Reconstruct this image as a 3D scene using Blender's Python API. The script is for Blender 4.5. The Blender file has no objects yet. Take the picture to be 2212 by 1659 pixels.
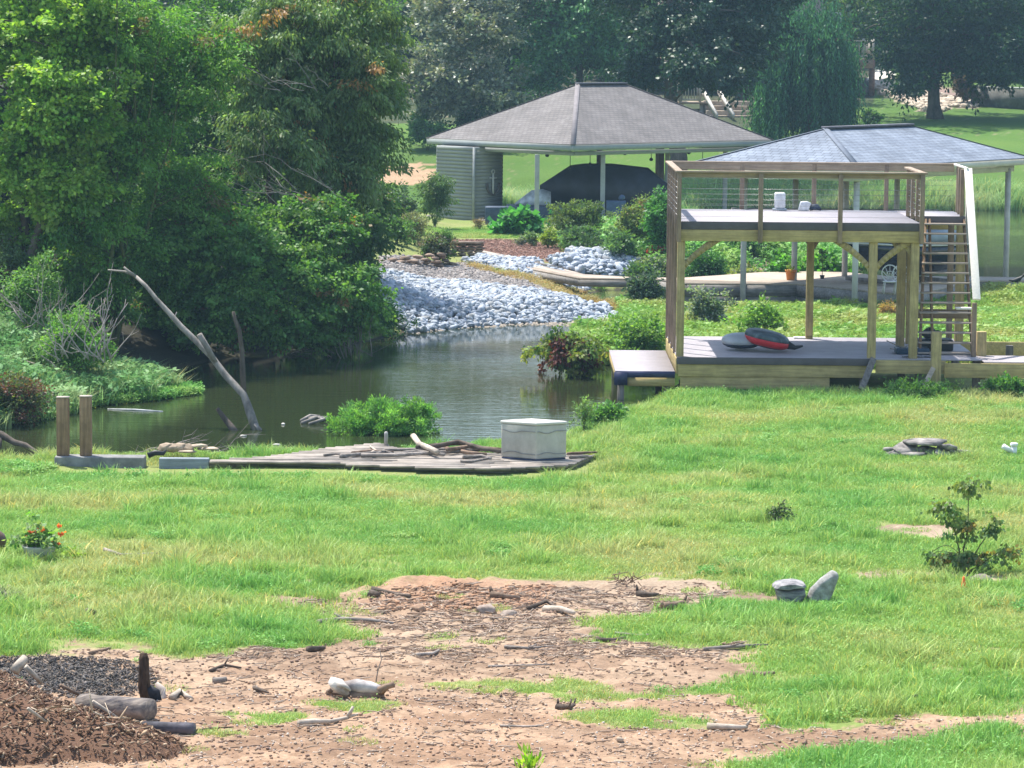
import bpy, math, random
import numpy as np
from math import radians, sin, cos, pi
# ------------------------------------------------------------------ camera, world, sun, exposure
scene = bpy.context.scene
COL = scene.collection
F_PX, PW, PH = 7350.0, 2212.0, 1659.0            # focal length and frame of the reference read-out
CAMZ, PITCH, ROLL = 7.7, radians(6.06), radians(0.5)
cd = bpy.data.cameras.new("camera"); cam = bpy.data.objects.new("camera", cd); COL.objects.link(cam)
cd.sensor_width = 36; cd.lens = 36*F_PX/PW; cd.clip_start = 0.5; cd.clip_end = 3000
from mathutils import Matrix, Vector, Euler
CR = Matrix.Rotation(pi/2-PITCH, 3, 'X') @ Matrix.Rotation(ROLL, 3, 'Z')
cam.matrix_world = Matrix.Translation((0, 0, CAMZ)) @ CR.to_4x4()
scene.camera = cam
SUNV = Vector((-0.30, 0.36, 1.0)).normalized()
EL = math.asin(SUNV.z); AZ = math.atan2(SUNV.x, SUNV.y)
w = bpy.data.worlds.new("World"); scene.world = w; w.use_nodes = True
nt = w.node_tree; bgn = nt.nodes["Background"]
sky = nt.nodes.new("ShaderNodeTexSky"); sky.sky_type = 'NISHITA'; sky.sun_disc = False
sky.sun_elevation = EL; sky.sun_rotation = AZ; sky.air_density = 1.3; sky.dust_density = 1.2; sky.ozone_density = 1.5
nt.links.new(sky.outputs[0], bgn.inputs[0]); bgn.inputs[1].default_value = 0.14
sl = bpy.data.lights.new("sun", 'SUN'); sl.energy = 4.6; sl.angle = radians(0.5); sl.color = (1, 0.95, 0.86)
so = bpy.data.objects.new("sun", sl); COL.objects.link(so); so.rotation_euler = SUNV.to_track_quat('Z', 'Y').to_euler()
vs = scene.view_settings; vs.view_transform = 'Standard'; vs.look = 'None'; vs.gamma = 1; vs.exposure = 0.94
scene.cycles.use_denoising = True
scene.cycles.max_bounces = 6; scene.cycles.diffuse_bounces = 3; scene.cycles.glossy_bounces = 3
scene.cycles.transmission_bounces = 4; scene.cycles.transparent_max_bounces = 4
scene.cycles.caustics_reflective = False; scene.cycles.caustics_refractive = False
R = np.random.default_rng(7)
# ------------------------------------------------------------------ geometry of the view (used to measure places off the photo)
def ray(px, py):
    return CR @ Vector(((px-PW/2)/F_PX, -(py-PH/2)/F_PX, -1))
def at(px, py, Y):
    d = ray(px, py); return Vector((0, 0, CAMZ)) + d*(Y/d.y)
def onz(px, py, z=0.0):
    d = ray(px, py); return Vector((0, 0, CAMZ)) + d*((z-CAMZ)/d.z)
def pxm(Y): return F_PX/Y
def vnoise(x, y, s, seed=0):
    x = np.asarray(x, float)/s + seed*17.31; y = np.asarray(y, float)/s + seed*9.17
    xi = np.floor(x); yi = np.floor(y); fx = x-xi; fy = y-yi
    fx = fx*fx*(3-2*fx); fy = fy*fy*(3-2*fy)
    def h(a, b):
        v = np.sin(a*127.1 + b*311.7 + seed*74.7)*43758.5453; return v-np.floor(v)
    return (h(xi, yi)*(1-fx)+h(xi+1, yi)*fx)*(1-fy) + (h(xi, yi+1)*(1-fx)+h(xi+1, yi+1)*fx)*fy
def fbm(x, y, s, seed=0, o=3):
    t = 0; a = 1; n = 0
    for k in range(o):
        t = t + a*vnoise(x, y, s/2**k, seed+k*3); n += a; a *= .5
    return t/n
def inpoly(x, y, P):
    x = np.asarray(x, float); y = np.asarray(y, float); r = np.zeros(x.shape, bool); n = len(P)
    for i in range(n):
        x1, y1 = P[i]; x2, y2 = P[(i+1) % n]
        if y1 == y2: continue
        c = ((y1 > y) != (y2 > y)) & (x < (x2-x1)*(y-y1)/(y2-y1)+x1)
        r ^= c
    return r
def pdist(x, y, P):
    d = np.full(np.shape(x), 1e9); n = len(P)
    for i in range(n):
        x1, y1 = P[i]; x2, y2 = P[(i+1) % n]; dx = x2-x1; dy = y2-y1
        t = np.clip(((x-x1)*dx+(y-y1)*dy)/(dx*dx+dy*dy+1e-9), 0, 1)
        d = np.minimum(d, (x-x1-t*dx)**2+(y-y1-t*dy)**2)
    return np.sqrt(d)
COVE = [(-900,1060),(-200,1010),(120,994),(450,992),(620,988),(870,986),(1000,972),(1100,964),(1225,961),(1243,938),(1290,908),(1395,885),(1440,850),(1470,800),(1400,775),
        (1300,792),(1200,785),(1160,760),(1200,722),(1290,700),(1335,688),(1250,693),(1100,699),(1000,706),(900,719),(872,722),(780,742),(650,757),(500,772),(400,795),(330,828),
        (400,850),(330,866),(250,872),(190,878),(110,905),(0,925),(-300,935),(-900,945)]
LAKE = [(1290,664),(1500,682),(1700,680),(1900,684),(2010,668),(2100,645),(2300,640),(4200,640),(4200,470),(2212,453),(1900,452),(1500,452),(1160,441),(1085,441),
        (1150,452),(1300,458),(1500,470),(1850,492),(1885,560),(1850,598),(1700,612),(1500,622),(1310,628),(1262,641)]
def zpoly(P, z=0.0): return [tuple(onz(a, b, z).xy) for a, b in P]
COVEW, LAKEW = zpoly(COVE), zpoly(LAKE)
HEAP = tuple(onz(1290, 585, .7).xy)
def zterr(x, y):
    x = np.asarray(x, float); y = np.asarray(y, float)
    h = np.interp(y, [0,14,24,34,50,56,64,70,76,95,104,116,141,165,200,260,330], [3.5,2.2,1.25,.75,.40,.15,.26,.22,.15,.55,.78,.85,.22,2.6,5,12,24])
    k = np.clip((-2.2-x)/6, 0, 1)*np.clip((y-60)/8, 0, 1)*np.clip((130-y)/30, 0, 1)
    h = h + k*1.9
    h = h + (fbm(x, y, 5, 1)-.5)*.12 + (fbm(x, y, 1.1, 5)-.5)*.05
    h = h + np.clip((y-150)/60, 0, 1)*(fbm(x, y, 30, 2)-.5)*1.0
    mar = np.clip((y-73.5)/2, 0, 1)*np.clip((93-y)/3, 0, 1)*np.clip((x-.5)/1.5, 0, 1)
    h = h*(1-mar) + mar*(.16+.06*fbm(x, y, 2, 8))
    heap = np.exp(-(((x-HEAP[0])/1.5)**2+((y-HEAP[1]-1.0)/2.6)**2))*.62
    h = h+heap
    for P in (COVEW, LAKEW):
        xs = [p[0] for p in P]; ys = [p[1] for p in P]
        m = (x > min(xs)-6) & (x < max(xs)+6) & (y > min(ys)-6) & (y < max(ys)+6)
        if not np.any(m): continue
        xm = np.atleast_1d(x)[np.atleast_1d(m)]; ym = np.atleast_1d(y)[np.atleast_1d(m)]
        d = pdist(xm, ym, P)+(fbm(xm, ym, .8, 4)-.5)*.25; ins = inpoly(xm, ym, P)
        hm = np.atleast_1d(h)[np.atleast_1d(m)]
        hm = np.where(ins, np.maximum(-.9, -.05-.35*np.maximum(d, 0)), np.minimum(hm, -.03+.32*np.maximum(d, 0)))
        h = np.atleast_1d(h).copy(); h[np.atleast_1d(m)] = hm
    return h
def zt(x, y): return float(np.atleast_1d(zterr(np.array([x]), np.array([y])))[0])
_T = np.concatenate([np.arange(20, 110, .1), np.arange(110, 300, .5)])
def ong(px, py, dz=0.0):
    d = ray(px, py); X = d.x/d.y*_T; Z = CAMZ+d.z/d.y*_T; g = np.maximum(zterr(X, _T), -.02)
    i = int(np.argmax(Z < g)); i = i if Z[i] < g[i] else len(_T)-1
    if i > 0:
        a = Z[i-1]-g[i-1]; b = g[i]-Z[i]; t = _T[i-1]+(_T[i]-_T[i-1])*a/(a+b+1e-9)
    else: t = _T[0]
    return Vector((d.x/d.y*t, t, CAMZ+d.z/d.y*t+dz))
def gpoly(P): return [tuple(ong(a, b).xy) for a, b in P]
# ------------------------------------------------------------------ materials
def newmat(name):
    m = bpy.data.materials.new(name); m.use_nodes = True; n = m.node_tree; b = n.nodes["Principled BSDF"]; return m, n, b
def simple(name, col, rough=.7, var=.15, scale=8, bump=.0, spec=.3, stretch=(1,1,1), metal=0, col2=None, detail=5):
    m, n, b = newmat(name)
    tc = n.nodes.new("ShaderNodeTexCoord"); mp = n.nodes.new("ShaderNodeMapping"); mp.inputs[3].default_value = stretch
    nz = n.nodes.new("ShaderNodeTexNoise"); nz.inputs["Scale"].default_value = scale; nz.inputs["Detail"].default_value = detail; nz.inputs["Roughness"].default_value = .62
    n.links.new(tc.outputs["Object"], mp.inputs[0]); n.links.new(mp.outputs[0], nz.inputs["Vector"])
    cr = n.nodes.new("ShaderNodeValToRGB"); c = np.array(col)
    lo = c*(1-var*1.6) if col2 is None else np.array(col2)
    cr.color_ramp.elements[0].position = .32; cr.color_ramp.elements[1].position = .68
    cr.color_ramp.elements[0].color = (*np.clip(lo, 0, 1), 1); cr.color_ramp.elements[1].color = (*np.clip(c*(1+var), 0, 1), 1)
    n.links.new(nz.outputs["Fac"], cr.inputs[0])
    z2 = n.nodes.new("ShaderNodeTexNoise"); z2.inputs["Scale"].default_value = 2.3; z2.inputs["Detail"].default_value = 6; z2.inputs["Roughness"].default_value = .7; n.links.new(tc.outputs["Object"], z2.inputs["Vector"])
    m2 = n.nodes.new("ShaderNodeMapRange"); m2.inputs[1].default_value = .32; m2.inputs[2].default_value = .62; m2.inputs[3].default_value = 1-min(var*1.6, .4); m2.inputs[4].default_value = 1+var*.4; n.links.new(z2.outputs["Fac"], m2.inputs[0])
    sc_ = n.nodes.new("ShaderNodeVectorMath"); sc_.operation = 'SCALE'; n.links.new(cr.outputs[0], sc_.inputs[0]); n.links.new(m2.outputs[0], sc_.inputs[3]); n.links.new(sc_.outputs[0], b.inputs["Base Color"])
    b.inputs["Roughness"].default_value = rough; b.inputs["Specular IOR Level"].default_value = spec; b.inputs["Metallic"].default_value = metal
    if bump:
        bp = n.nodes.new("ShaderNodeBump"); bp.inputs["Strength"].default_value = bump; bp.inputs["Distance"].default_value = .02
        n.links.new(nz.outputs["Fac"], bp.inputs["Height"]); n.links.new(bp.outputs[0], b.inputs["Normal"])
    return m
def wood(name, col, axis='x', var=.22, rough=.75, bump=.5):
    st = {'x': (.6, 9, 9), 'y': (9, .6, 9), 'z': (9, 9, .6)}[axis]
    return simple(name, col, rough, var, 2.5, bump, .25, st)
def attrmat(name, rough=.6, spec=.25, transl=0.0, bump=0, bscale=20, tcol=(1.15, 1.2, .6)):
    m, n, b = newmat(name)
    a = n.nodes.new("ShaderNodeAttribute"); a.attribute_name = "Col"
    n.links.new(a.outputs["Color"], b.inputs["Base Color"]); b.inputs["Roughness"].default_value = rough; b.inputs["Specular IOR Level"].default_value = spec
    if transl:
        t = n.nodes.new("ShaderNodeBsdfTranslucent"); mx = n.nodes.new("ShaderNodeMixShader"); mx.inputs[0].default_value = transl
        mu = n.nodes.new("ShaderNodeMix"); mu.data_type = 'RGBA'; mu.blend_type = 'MULTIPLY'; mu.inputs[0].default_value = 1
        n.links.new(a.outputs["Color"], mu.inputs[6]); mu.inputs[7].default_value = (*tcol, 1)
        n.links.new(mu.outputs[2], t.inputs[0]); n.links.new(b.outputs[0], mx.inputs[1]); n.links.new(t.outputs[0], mx.inputs[2])
        n.links.new(mx.outputs[0], n.nodes["Material Output"].inputs[0])
    if bump:
        tc = n.nodes.new("ShaderNodeTexCoord"); nz = n.nodes.new("ShaderNodeTexNoise"); nz.inputs["Scale"].default_value = bscale; nz.inputs["Detail"].default_value = 6
        n.links.new(tc.outputs["Object"], nz.inputs["Vector"]); bp = n.nodes.new("ShaderNodeBump"); bp.inputs["Strength"].default_value = bump; bp.inputs["Distance"].default_value = .03
        n.links.new(nz.outputs["Fac"], bp.inputs["Height"]); n.links.new(bp.outputs[0], b.inputs["Normal"])
    return m
LEAF = attrmat("leaf", .5, .3, .45, tcol=(1.3, 1.35, .5))
GLOSSLEAF = attrmat("glossy_leaf", .42, .32, .25)
def grassmat(name, c1, c2, c3, scale=.35, transl=.35):
    m, n, b = newmat(name)
    a = n.nodes.new("ShaderNodeAttribute"); a.attribute_name = "Col"
    g = n.nodes.new("ShaderNodeNewGeometry")
    nz = n.nodes.new("ShaderNodeTexNoise"); nz.inputs["Scale"].default_value = scale; nz.inputs["Detail"].default_value = 4
    n.links.new(g.outputs["Position"], nz.inputs["Vector"])
    cr = n.nodes.new("ShaderNodeValToRGB"); e = cr.color_ramp.elements
    e[0].position = .36; e[0].color = (*c1, 1); e[1].position = .64; e[1].color = (*c3, 1); k = e.new(.5); k.color = (*c2, 1)
    n.links.new(nz.outputs["Fac"], cr.inputs[0])
    mu = n.nodes.new("ShaderNodeMix"); mu.data_type = 'RGBA'; mu.blend_type = 'MULTIPLY'; mu.inputs[0].default_value = 1
    n.links.new(cr.outputs[0], mu.inputs[6]); n.links.new(a.outputs["Color"], mu.inputs[7]); n.links.new(mu.outputs[2], b.inputs["Base Color"])
    b.inputs["Roughness"].default_value = .55; b.inputs["Specular IOR Level"].default_value = .3
    t = n.nodes.new("ShaderNodeBsdfTranslucent"); mx = n.nodes.new("ShaderNodeMixShader"); mx.inputs[0].default_value = transl
    n.links.new(mu.outputs[2], t.inputs[0]); n.links.new(b.outputs[0], mx.inputs[1]); n.links.new(t.outputs[0], mx.inputs[2])
    n.links.new(mx.outputs[0], n.nodes["Material Output"].inputs[0])
    return m
# ------------------------------------------------------------------ mesh helpers
def npmesh(name, V, Fq, mat, col=None, smooth=False):
    """V (n,3); Fq list of (k, idx array (m,k))"""
    me = bpy.data.meshes.new(name); V = np.asarray(V, np.float32)
    me.vertices.add(len(V)); me.vertices.foreach_set("co", V.ravel())
    idx = np.concatenate([np.asarray(f, np.int32).ravel() for f in Fq]); ks = np.concatenate([np.full(len(f), np.asarray(f).shape[1], np.int32) for f in Fq])
    st = np.concatenate([[0], np.cumsum(ks)[:-1]]).astype(np.int32)
    me.loops.add(len(idx)); me.loops.foreach_set("vertex_index", idx)
    me.polygons.add(len(ks)); me.polygons.foreach_set("loop_start", st)
    if smooth: me.polygons.foreach_set("use_smooth", np.ones(len(ks), bool))
    if col is not None:
        ca = me.color_attributes.new("Col", 'FLOAT_COLOR', 'POINT'); c4 = np.ones((len(V), 4), np.float32); c4[:, :3] = col; ca.data.foreach_set("color", c4.ravel())
    me.materials.append(mat); me.update(calc_edges=True); me.validate()
    return me
class MB:
    def __init__(s): s.v = []; s.f = {}; s.n = 0
    def add(s, V, Fs):
        V = np.asarray(V, float); 
        for f in Fs: s.f.setdefault(len(f), []).append([i+s.n for i in f])
        s.v.append(V); s.n += len(V); return s
    def addnp(s, V, Fa):
        Fa = np.asarray(Fa); s.f.setdefault(Fa.shape[1], []).extend((Fa+s.n).tolist()); s.v.append(np.asarray(V, float)); s.n += len(V); return s
    def box(s, x0, x1, y0, y1, z0, z1):
        V = [(x, y, z) for z in (z0, z1) for y in (y0, y1) for x in (x0, x1)]
        return s.add(V, [(0,2,3,1),(4,5,7,6),(0,1,5,4),(2,6,7,3),(0,4,6,2),(1,3,7,5)])
    def beam(s, p, q, w, h=None, up=(0,0,1)):
        h = w if h is None else h; p = Vector(p); q = Vector(q); d = (q-p).normalized(); up = Vector(up)
        if abs(d.dot(up)) > .98: up = Vector((0, 1, 0))
        a = d.cross(up).normalized()*(w/2); b = a.normalized().cross(d).normalized()*(h/2)
        V = [c+sa*a+sb*b for c in (p, q) for sa, sb in ((-1,-1),(1,-1),(1,1),(-1,1))]
        return s.add([tuple(v) for v in V], [(3,2,1,0),(4,5,6,7),(0,1,5,4),(1,2,6,5),(2,3,7,6),(3,0,4,7)])
    def tube(s, pts, rad, k=8, cap=True, jit=0):
        P = [Vector(p) for p in pts]; n = len(P); rad = [rad]*n if np.isscalar(rad) else list(rad); V = []; 
        ref = Vector((.13, .37, .91)).normalized()
        for i in range(n):
            d = (P[min(i+1, n-1)]-P[max(i-1, 0)]).normalized(); a = d.cross(ref)
            if a.length < .1: a = d.cross(Vector((1, 0, 0)))
            a.normalize(); b = d.cross(a).normalized()
            for j in range(k):
                t = 2*pi*j/k; r = rad[i]*(1+(random.uniform(-jit, jit) if jit else 0)); V.append(tuple(P[i]+a*cos(t)*r+b*sin(t)*r))
        Fs = [(i*k+j, i*k+(j+1) % k, (i+1)*k+(j+1) % k, (i+1)*k+j) for i in range(n-1) for j in range(k)]
        if cap: Fs += [tuple(range(k-1, -1, -1)), tuple(range((n-1)*k, n*k))]
        return s.add(V, Fs)
    def lathe(s, c, prof, k=20, sx=1, sy=1):
        V = [(c[0]+r*cos(2*pi*j/k)*sx, c[1]+r*sin(2*pi*j/k)*sy, c[2]+z) for r, z in prof for j in range(k)]; n = len(prof)
        Fs = [(i*k+j, i*k+(j+1) % k, (i+1)*k+(j+1) % k, (i+1)*k+j) for i in range(n-1) for j in range(k)]
        Fs += [tuple(range(k-1, -1, -1)), tuple(range((n-1)*k, n*k))]
        return s.add(V, Fs)
    def prism(s, poly, ext):
        """poly: 3-D points (planar), ext: vector"""
        n = len(poly); e = Vector(ext); V = [tuple(p) for p in poly]+[tuple(Vector(p)+e) for p in poly]
        return s.add(V, [tuple(range(n)), tuple(range(2*n-1, n-1, -1))]+[(i, i+n, (i+1) % n+n, (i+1) % n) for i in range(n)])
    def loft(s, rings, cap=True):
        k = len(rings[0]); V = [tuple(p) for r in rings for p in r]; n = len(rings)
        Fs = [(i*k+j, i*k+(j+1) % k, (i+1)*k+(j+1) % k, (i+1)*k+j) for i in range(n-1) for j in range(k)]
        if cap: Fs += [tuple(range(k-1, -1, -1)), tuple(range((n-1)*k, n*k))]
        return s.add(V, Fs)
    def stone(s, c, r, seed=0, rot=0, rough=.28, sub=1, cut=True):
        V, Fa = stone_shape(seed, rough, sub); V = V*np.array(r)
        ca, sa = cos(rot), sin(rot); V = np.stack([V[:,0]*ca-V[:,1]*sa, V[:,0]*sa+V[:,1]*ca, V[:,2]], 1)+np.array(c)
        return s.addnp(V, Fa)
    def arrays(s): return np.concatenate(s.v), [np.array(f) for f in s.f.values()]
_ICO = {}
def ico(sub):
    if sub in _ICO: return _ICO[sub]
    import bmesh
    bm = bmesh.new(); bmesh.ops.create_icosphere(bm, subdivisions=sub, radius=1); V = np.array([v.co[:] for v in bm.verts]); Fa = np.array([[v.index for v in f.verts] for f in bm.faces]); bm.free()
    _ICO[sub] = (V, Fa); return V, Fa
def stone_shape(seed, rough=.28, sub=1, planes=13):
    V, Fa = ico(sub+1); V = V.copy(); r = np.random.default_rng(seed+100)
    for k in range(planes):
        n = r.normal(size=3); n /= np.linalg.norm(n); d = r.uniform(.62, .92); t = V@n-d; V -= np.where(t > 0, t, 0)[:, None]*n
    V *= (1+r.normal(size=(len(V), 1))*rough*(.12 if sub < 2 else .07))
    return V, Fa
def setp(o, label=None, cat=None, group=None, kind=None):
    if label: o["label"] = label
    if cat: o["category"] = cat
    if group: o["group"] = group
    if kind: o["kind"] = kind
    return o
def mesh_obj(name, mb, mat, parent=None, smooth=False, bevel=0, col=None, origin=None):
    V, Fq = mb.arrays() if isinstance(mb, MB) else mb
    org = np.array(parent["_o"] if parent is not None and "_o" in parent else (origin if origin is not None else (0, 0, 0)), float)
    me = npmesh(name, V-org, Fq, mat, col, smooth)
    o = bpy.data.objects.new(name, me); COL.objects.link(o)
    if parent is not None: o.parent = parent; o["_o"] = list(org)
    elif origin is not None: o.location = org; o["_o"] = list(org)
    if bevel:
        b = o.modifiers.new("bevel", 'BEVEL'); b.width = bevel; b.segments = 2; b.limit_method = 'ANGLE'
    return o
def thing(name, label, cat, loc, group=None):
    o = bpy.data.objects.new(name, None); COL.objects.link(o); o.location = loc; o.empty_display_size = .2
    o["_o"] = [float(c) for c in loc]; return setp(o, label, cat, group)
def single(name, label, cat, mb, mat, group=None, smooth=False, bevel=0, col=None):
    V, Fq = mb.arrays() if isinstance(mb, MB) else mb
    org = (float((V[:,0].min()+V[:,0].max())/2), float((V[:,1].min()+V[:,1].max())/2), float(V[:,2].min()))
    o = mesh_obj(name, (V, Fq), mat, None, smooth, bevel, col, org); return setp(o, label, cat, group)
def struct(name, mb, mat, smooth=False, col=None, kind='structure', label=None, cat=None):
    o = mesh_obj(name, mb, mat, None, smooth, 0, col); return setp(o, label, cat, None, kind)
# ------------------------------------------------------------------ leaves
def leafquads(P, T, N, L, Wd, col):
    """P base points, T unit tangents, N normals, L lengths, Wd half widths"""
    B = np.cross(N, T); B /= np.linalg.norm(B, axis=1, keepdims=True)+1e-9
    L = np.asarray(L)[:, None]; Wd = np.asarray(Wd)[:, None]
    V = np.empty((len(P), 4, 3)); V[:,0] = P; V[:,2] = P+T*L; mid = P+T*L*.45-N*L*.06; V[:,1] = mid+B*Wd; V[:,3] = mid-B*Wd
    Fa = np.arange(len(P)*4).reshape(-1, 4); C = np.repeat(col, 4, 0)
    return V.reshape(-1, 3), Fa, C
def unit(v): return v/(np.linalg.norm(v, axis=1, keepdims=True)+1e-9)
def foliage(rng, subs, rs, per, size, cols, droop=.3, aspect=.3, flat=.6, up=.6, cvar=.18):
    """subs (n,3) clump centres, rs clump radii (n,), per leaves per clump, cols (n,3)"""
    n = len(subs); idx = np.repeat(np.arange(n), per); m = len(idx)
    ctr = subs.mean(0); ax = unit((subs-ctr)*np.array([.35,.35,.15])+rng.normal(size=(n, 3))*np.array([1, 1, .45])+np.array([0, 0, -.25*droop+.1]))
    t_ = rng.uniform(-.7, 1.25, m)[:, None]; off = ax[idx]*t_+rng.normal(size=(m, 3))*(.30-.07*t_)*np.array([1, 1, flat]); off[:, 2] -= .18*t_[:, 0]**2*droop
    P = subs[idx]+off*rs[idx][:, None]
    T = unit(off*1.0+rng.normal(size=(m, 3))*.5+np.array([0, 0, -droop])); N = unit(rng.normal(size=(m, 3))*.7+np.array([0, 0, up]))
    L = size*rng.uniform(.6, 1.3, m); c = cols[idx]*(1+rng.normal(size=(m, 1))*cvar)
    c = c*(1+rng.normal(size=(m, 3))*.05)
    return leafquads(P, T, N, L, L*aspect, np.clip(c, .005, .9))
def lobe_subs(rng, lobes, dens, shell=.35):
    """lobes: (centre, (rx,ry,rz)); dens: clumps per lobe"""
    S = []
    for (c, r), n in zip(lobes, dens):
        u = unit(rng.normal(size=(n, 3))); q = (1-shell*rng.random((n, 1))**.8*1.9); q = np.clip(q, .15, 1.05)*(1+rng.normal(size=(n, 1))*.14)
        S.append(np.array(c)+u*q*np.array(r))
    return np.concatenate(S)
def plobe(px, py, Y, wx, wz, ry=None):
    c = at(px, py, Y); k = Y/F_PX; return (tuple(c), (wx*k, (ry if ry else max(wx, wz)*k*.9), wz*k))
BARK = simple("bark", (.13, .105, .085), .9, .3, 6, .9, .15, (1, 1, .25))
BARKG = simple("grey_bark", (.30, .27, .24), .85, .3, 7, .8, .2, (1, 1, .25))
TWIG = simple("dead_twig", (.36, .31, .27), .85, .25, 12, .4, .2)
STEM = simple("green_stem", (.12, .14, .05), .8, .2, 12, .3, .2)
def limb(mb, a, b, r0, r1, rng, sag=.12, seg=5, k=6):
    a = np.array(a, float); b = np.array(b, float); L = np.linalg.norm(b-a); mid = rng.normal(size=3)*L*sag*.5
    P = []; 
    for i in range(seg+1):
        t = i/seg; P.append(a*(1-t)+b*t+mid*sin(pi*t)+np.array([0, 0, L*.08*sin(pi*t)])+(rng.normal(size=3)*L*.012 if 0 < i < seg else 0))
    mb.tube(P, [r0+(r1-r0)*i/seg for i in range(seg+1)], k)
    return P
def tree(name, label, cat, base, lobes, dens, rs, per, size, col, col2=None, group=None, trunk_r=.2, trunks=None, droop=.3, aspect=.3, flat=.6,
         seed=1, mat=None, bark=None, accent=None, shell=.35, limbs=30, cvar=.18, up=.6, trunk_top=None, csd=.16):
    rng = np.random.default_rng(seed); root = thing(name, label, cat, tuple(base), group)
    S = lobe_subs(rng, lobes, dens, shell); n = len(S)
    t = rng.random((n, 1))*np.ones((1, 3)); c2 = np.array(col if col2 is None else col2); C = np.array(col)*(1-t)+c2*t; C = C*(1+rng.normal(size=(n, 1))*csd)
    if accent is not None:
        m = rng.random(n) < accent[1]; C[m] = np.array(accent[0])
    V, Fa, Cc = foliage(rng, S, rng.uniform(.6, 1.2, n)*rs, per, size, C, droop, aspect, flat, up, cvar)
    cr = mesh_obj("crown" if trunk_r > .06 else "foliage", (V, [Fa]), mat or LEAF, root, col=Cc)
    mb = MB(); base = np.array(base, float)
    tops = trunks if trunks is not None else [np.array(trunk_top if trunk_top is not None else S.mean(0)+np.array([0, 0, .6]))]
    nodes = []
    for tp in tops:
        b0 = base+np.array([rng.normal()*trunk_r*.6, rng.normal()*trunk_r*.6, 0]) if len(tops) > 1 else base
        P = []; tp = np.array(tp, float)
        for i in range(9):
            u = i/8; P.append(b0*(1-u)+tp*u+(rng.normal(size=3)*np.linalg.norm(tp-b0)*.015 if 0 < i < 8 else 0))
        rad = [trunk_r*(1-.75*i/8)*(1.5 if i == 0 else 1.0) for i in range(9)]; P[0] = P[0]-np.array([0, 0, .25])
        mb.tube(P, rad, 9); nodes += [(P[i], rad[i]) for i in range(2, 9)]
    NP = np.array([q[0] for q in nodes])
    for i in rng.choice(n, min(limbs, n), replace=False):
        d = np.linalg.norm((NP-S[i])*np.array([1, 1, 1.0])+np.array([0, 0, .0]), axis=1)+np.maximum(0, NP[:,2]-S[i][2])*1.5; j = int(np.argmin(d))
        limb(mb, NP[j], S[i], min(nodes[j][1]*.6, trunk_r*.35), trunk_r*.05+.004, rng)
    mesh_obj("trunk" if trunk_r > .06 else "stem", mb, bark or (BARK if trunk_r > .06 else STEM), root, smooth=True)
    return root
def shrub(name, label, cat, x0, x1, ytop, ybase, Y, col, col2=None, group=None, n=60, per=60, size=.06, rs=None, seed=1, droop=.1, aspect=.3, mat=None, accent=None, onground=True, ry=None, cvar=.2, up=.5, stems=10, shell=.5, flat=.8, csd=.16, dome=False):
    """leafy plant whose silhouette spans x0..x1, ytop..ybase at distance Y"""
    cx = (x0+x1)/2; b = at(cx, ybase, Y); k = Y/F_PX; w = (x1-x0)/2*k; h = (ybase-ytop)*k; ry = ry or w*.8
    z0 = zt(b.x, b.y) if onground else b.z; b.z = max(z0, -.05)
    hh = max(h, .1); lobes = [((b.x, b.y, b.z+hh*.5), (w, ry, hh*.55))]
    r2 = np.random.default_rng(seed+50); dn = [n//2]
    if dome: lobes = [((b.x, b.y, b.z+hh*.30), (w, ry, hh*.66))]; dn = [n]
    for i in range(0 if dome else 3):
        ox = r2.uniform(-.45, .45)*w; lobes.append(((b.x+ox, b.y+r2.uniform(-.3, .3)*ry, b.z+hh*r2.uniform(.5, .68)), (w*.5, ry*.5, hh*.36))); dn.append(n//6)
    return tree(name, label, cat, tuple(b), lobes, dn, rs or max(.12, w*.28), per, size, col, col2, group, trunk_r=.018, trunks=[np.array((b.x+r2.uniform(-.5, .5)*w, b.y+r2.uniform(-.4, .4)*ry, b.z+hh*r2.uniform(.5, .85))) for _ in range(4)],
                droop=droop, aspect=aspect, flat=flat, seed=seed, mat=mat, accent=accent, limbs=stems, cvar=cvar, up=up, shell=shell, csd=csd)
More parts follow.
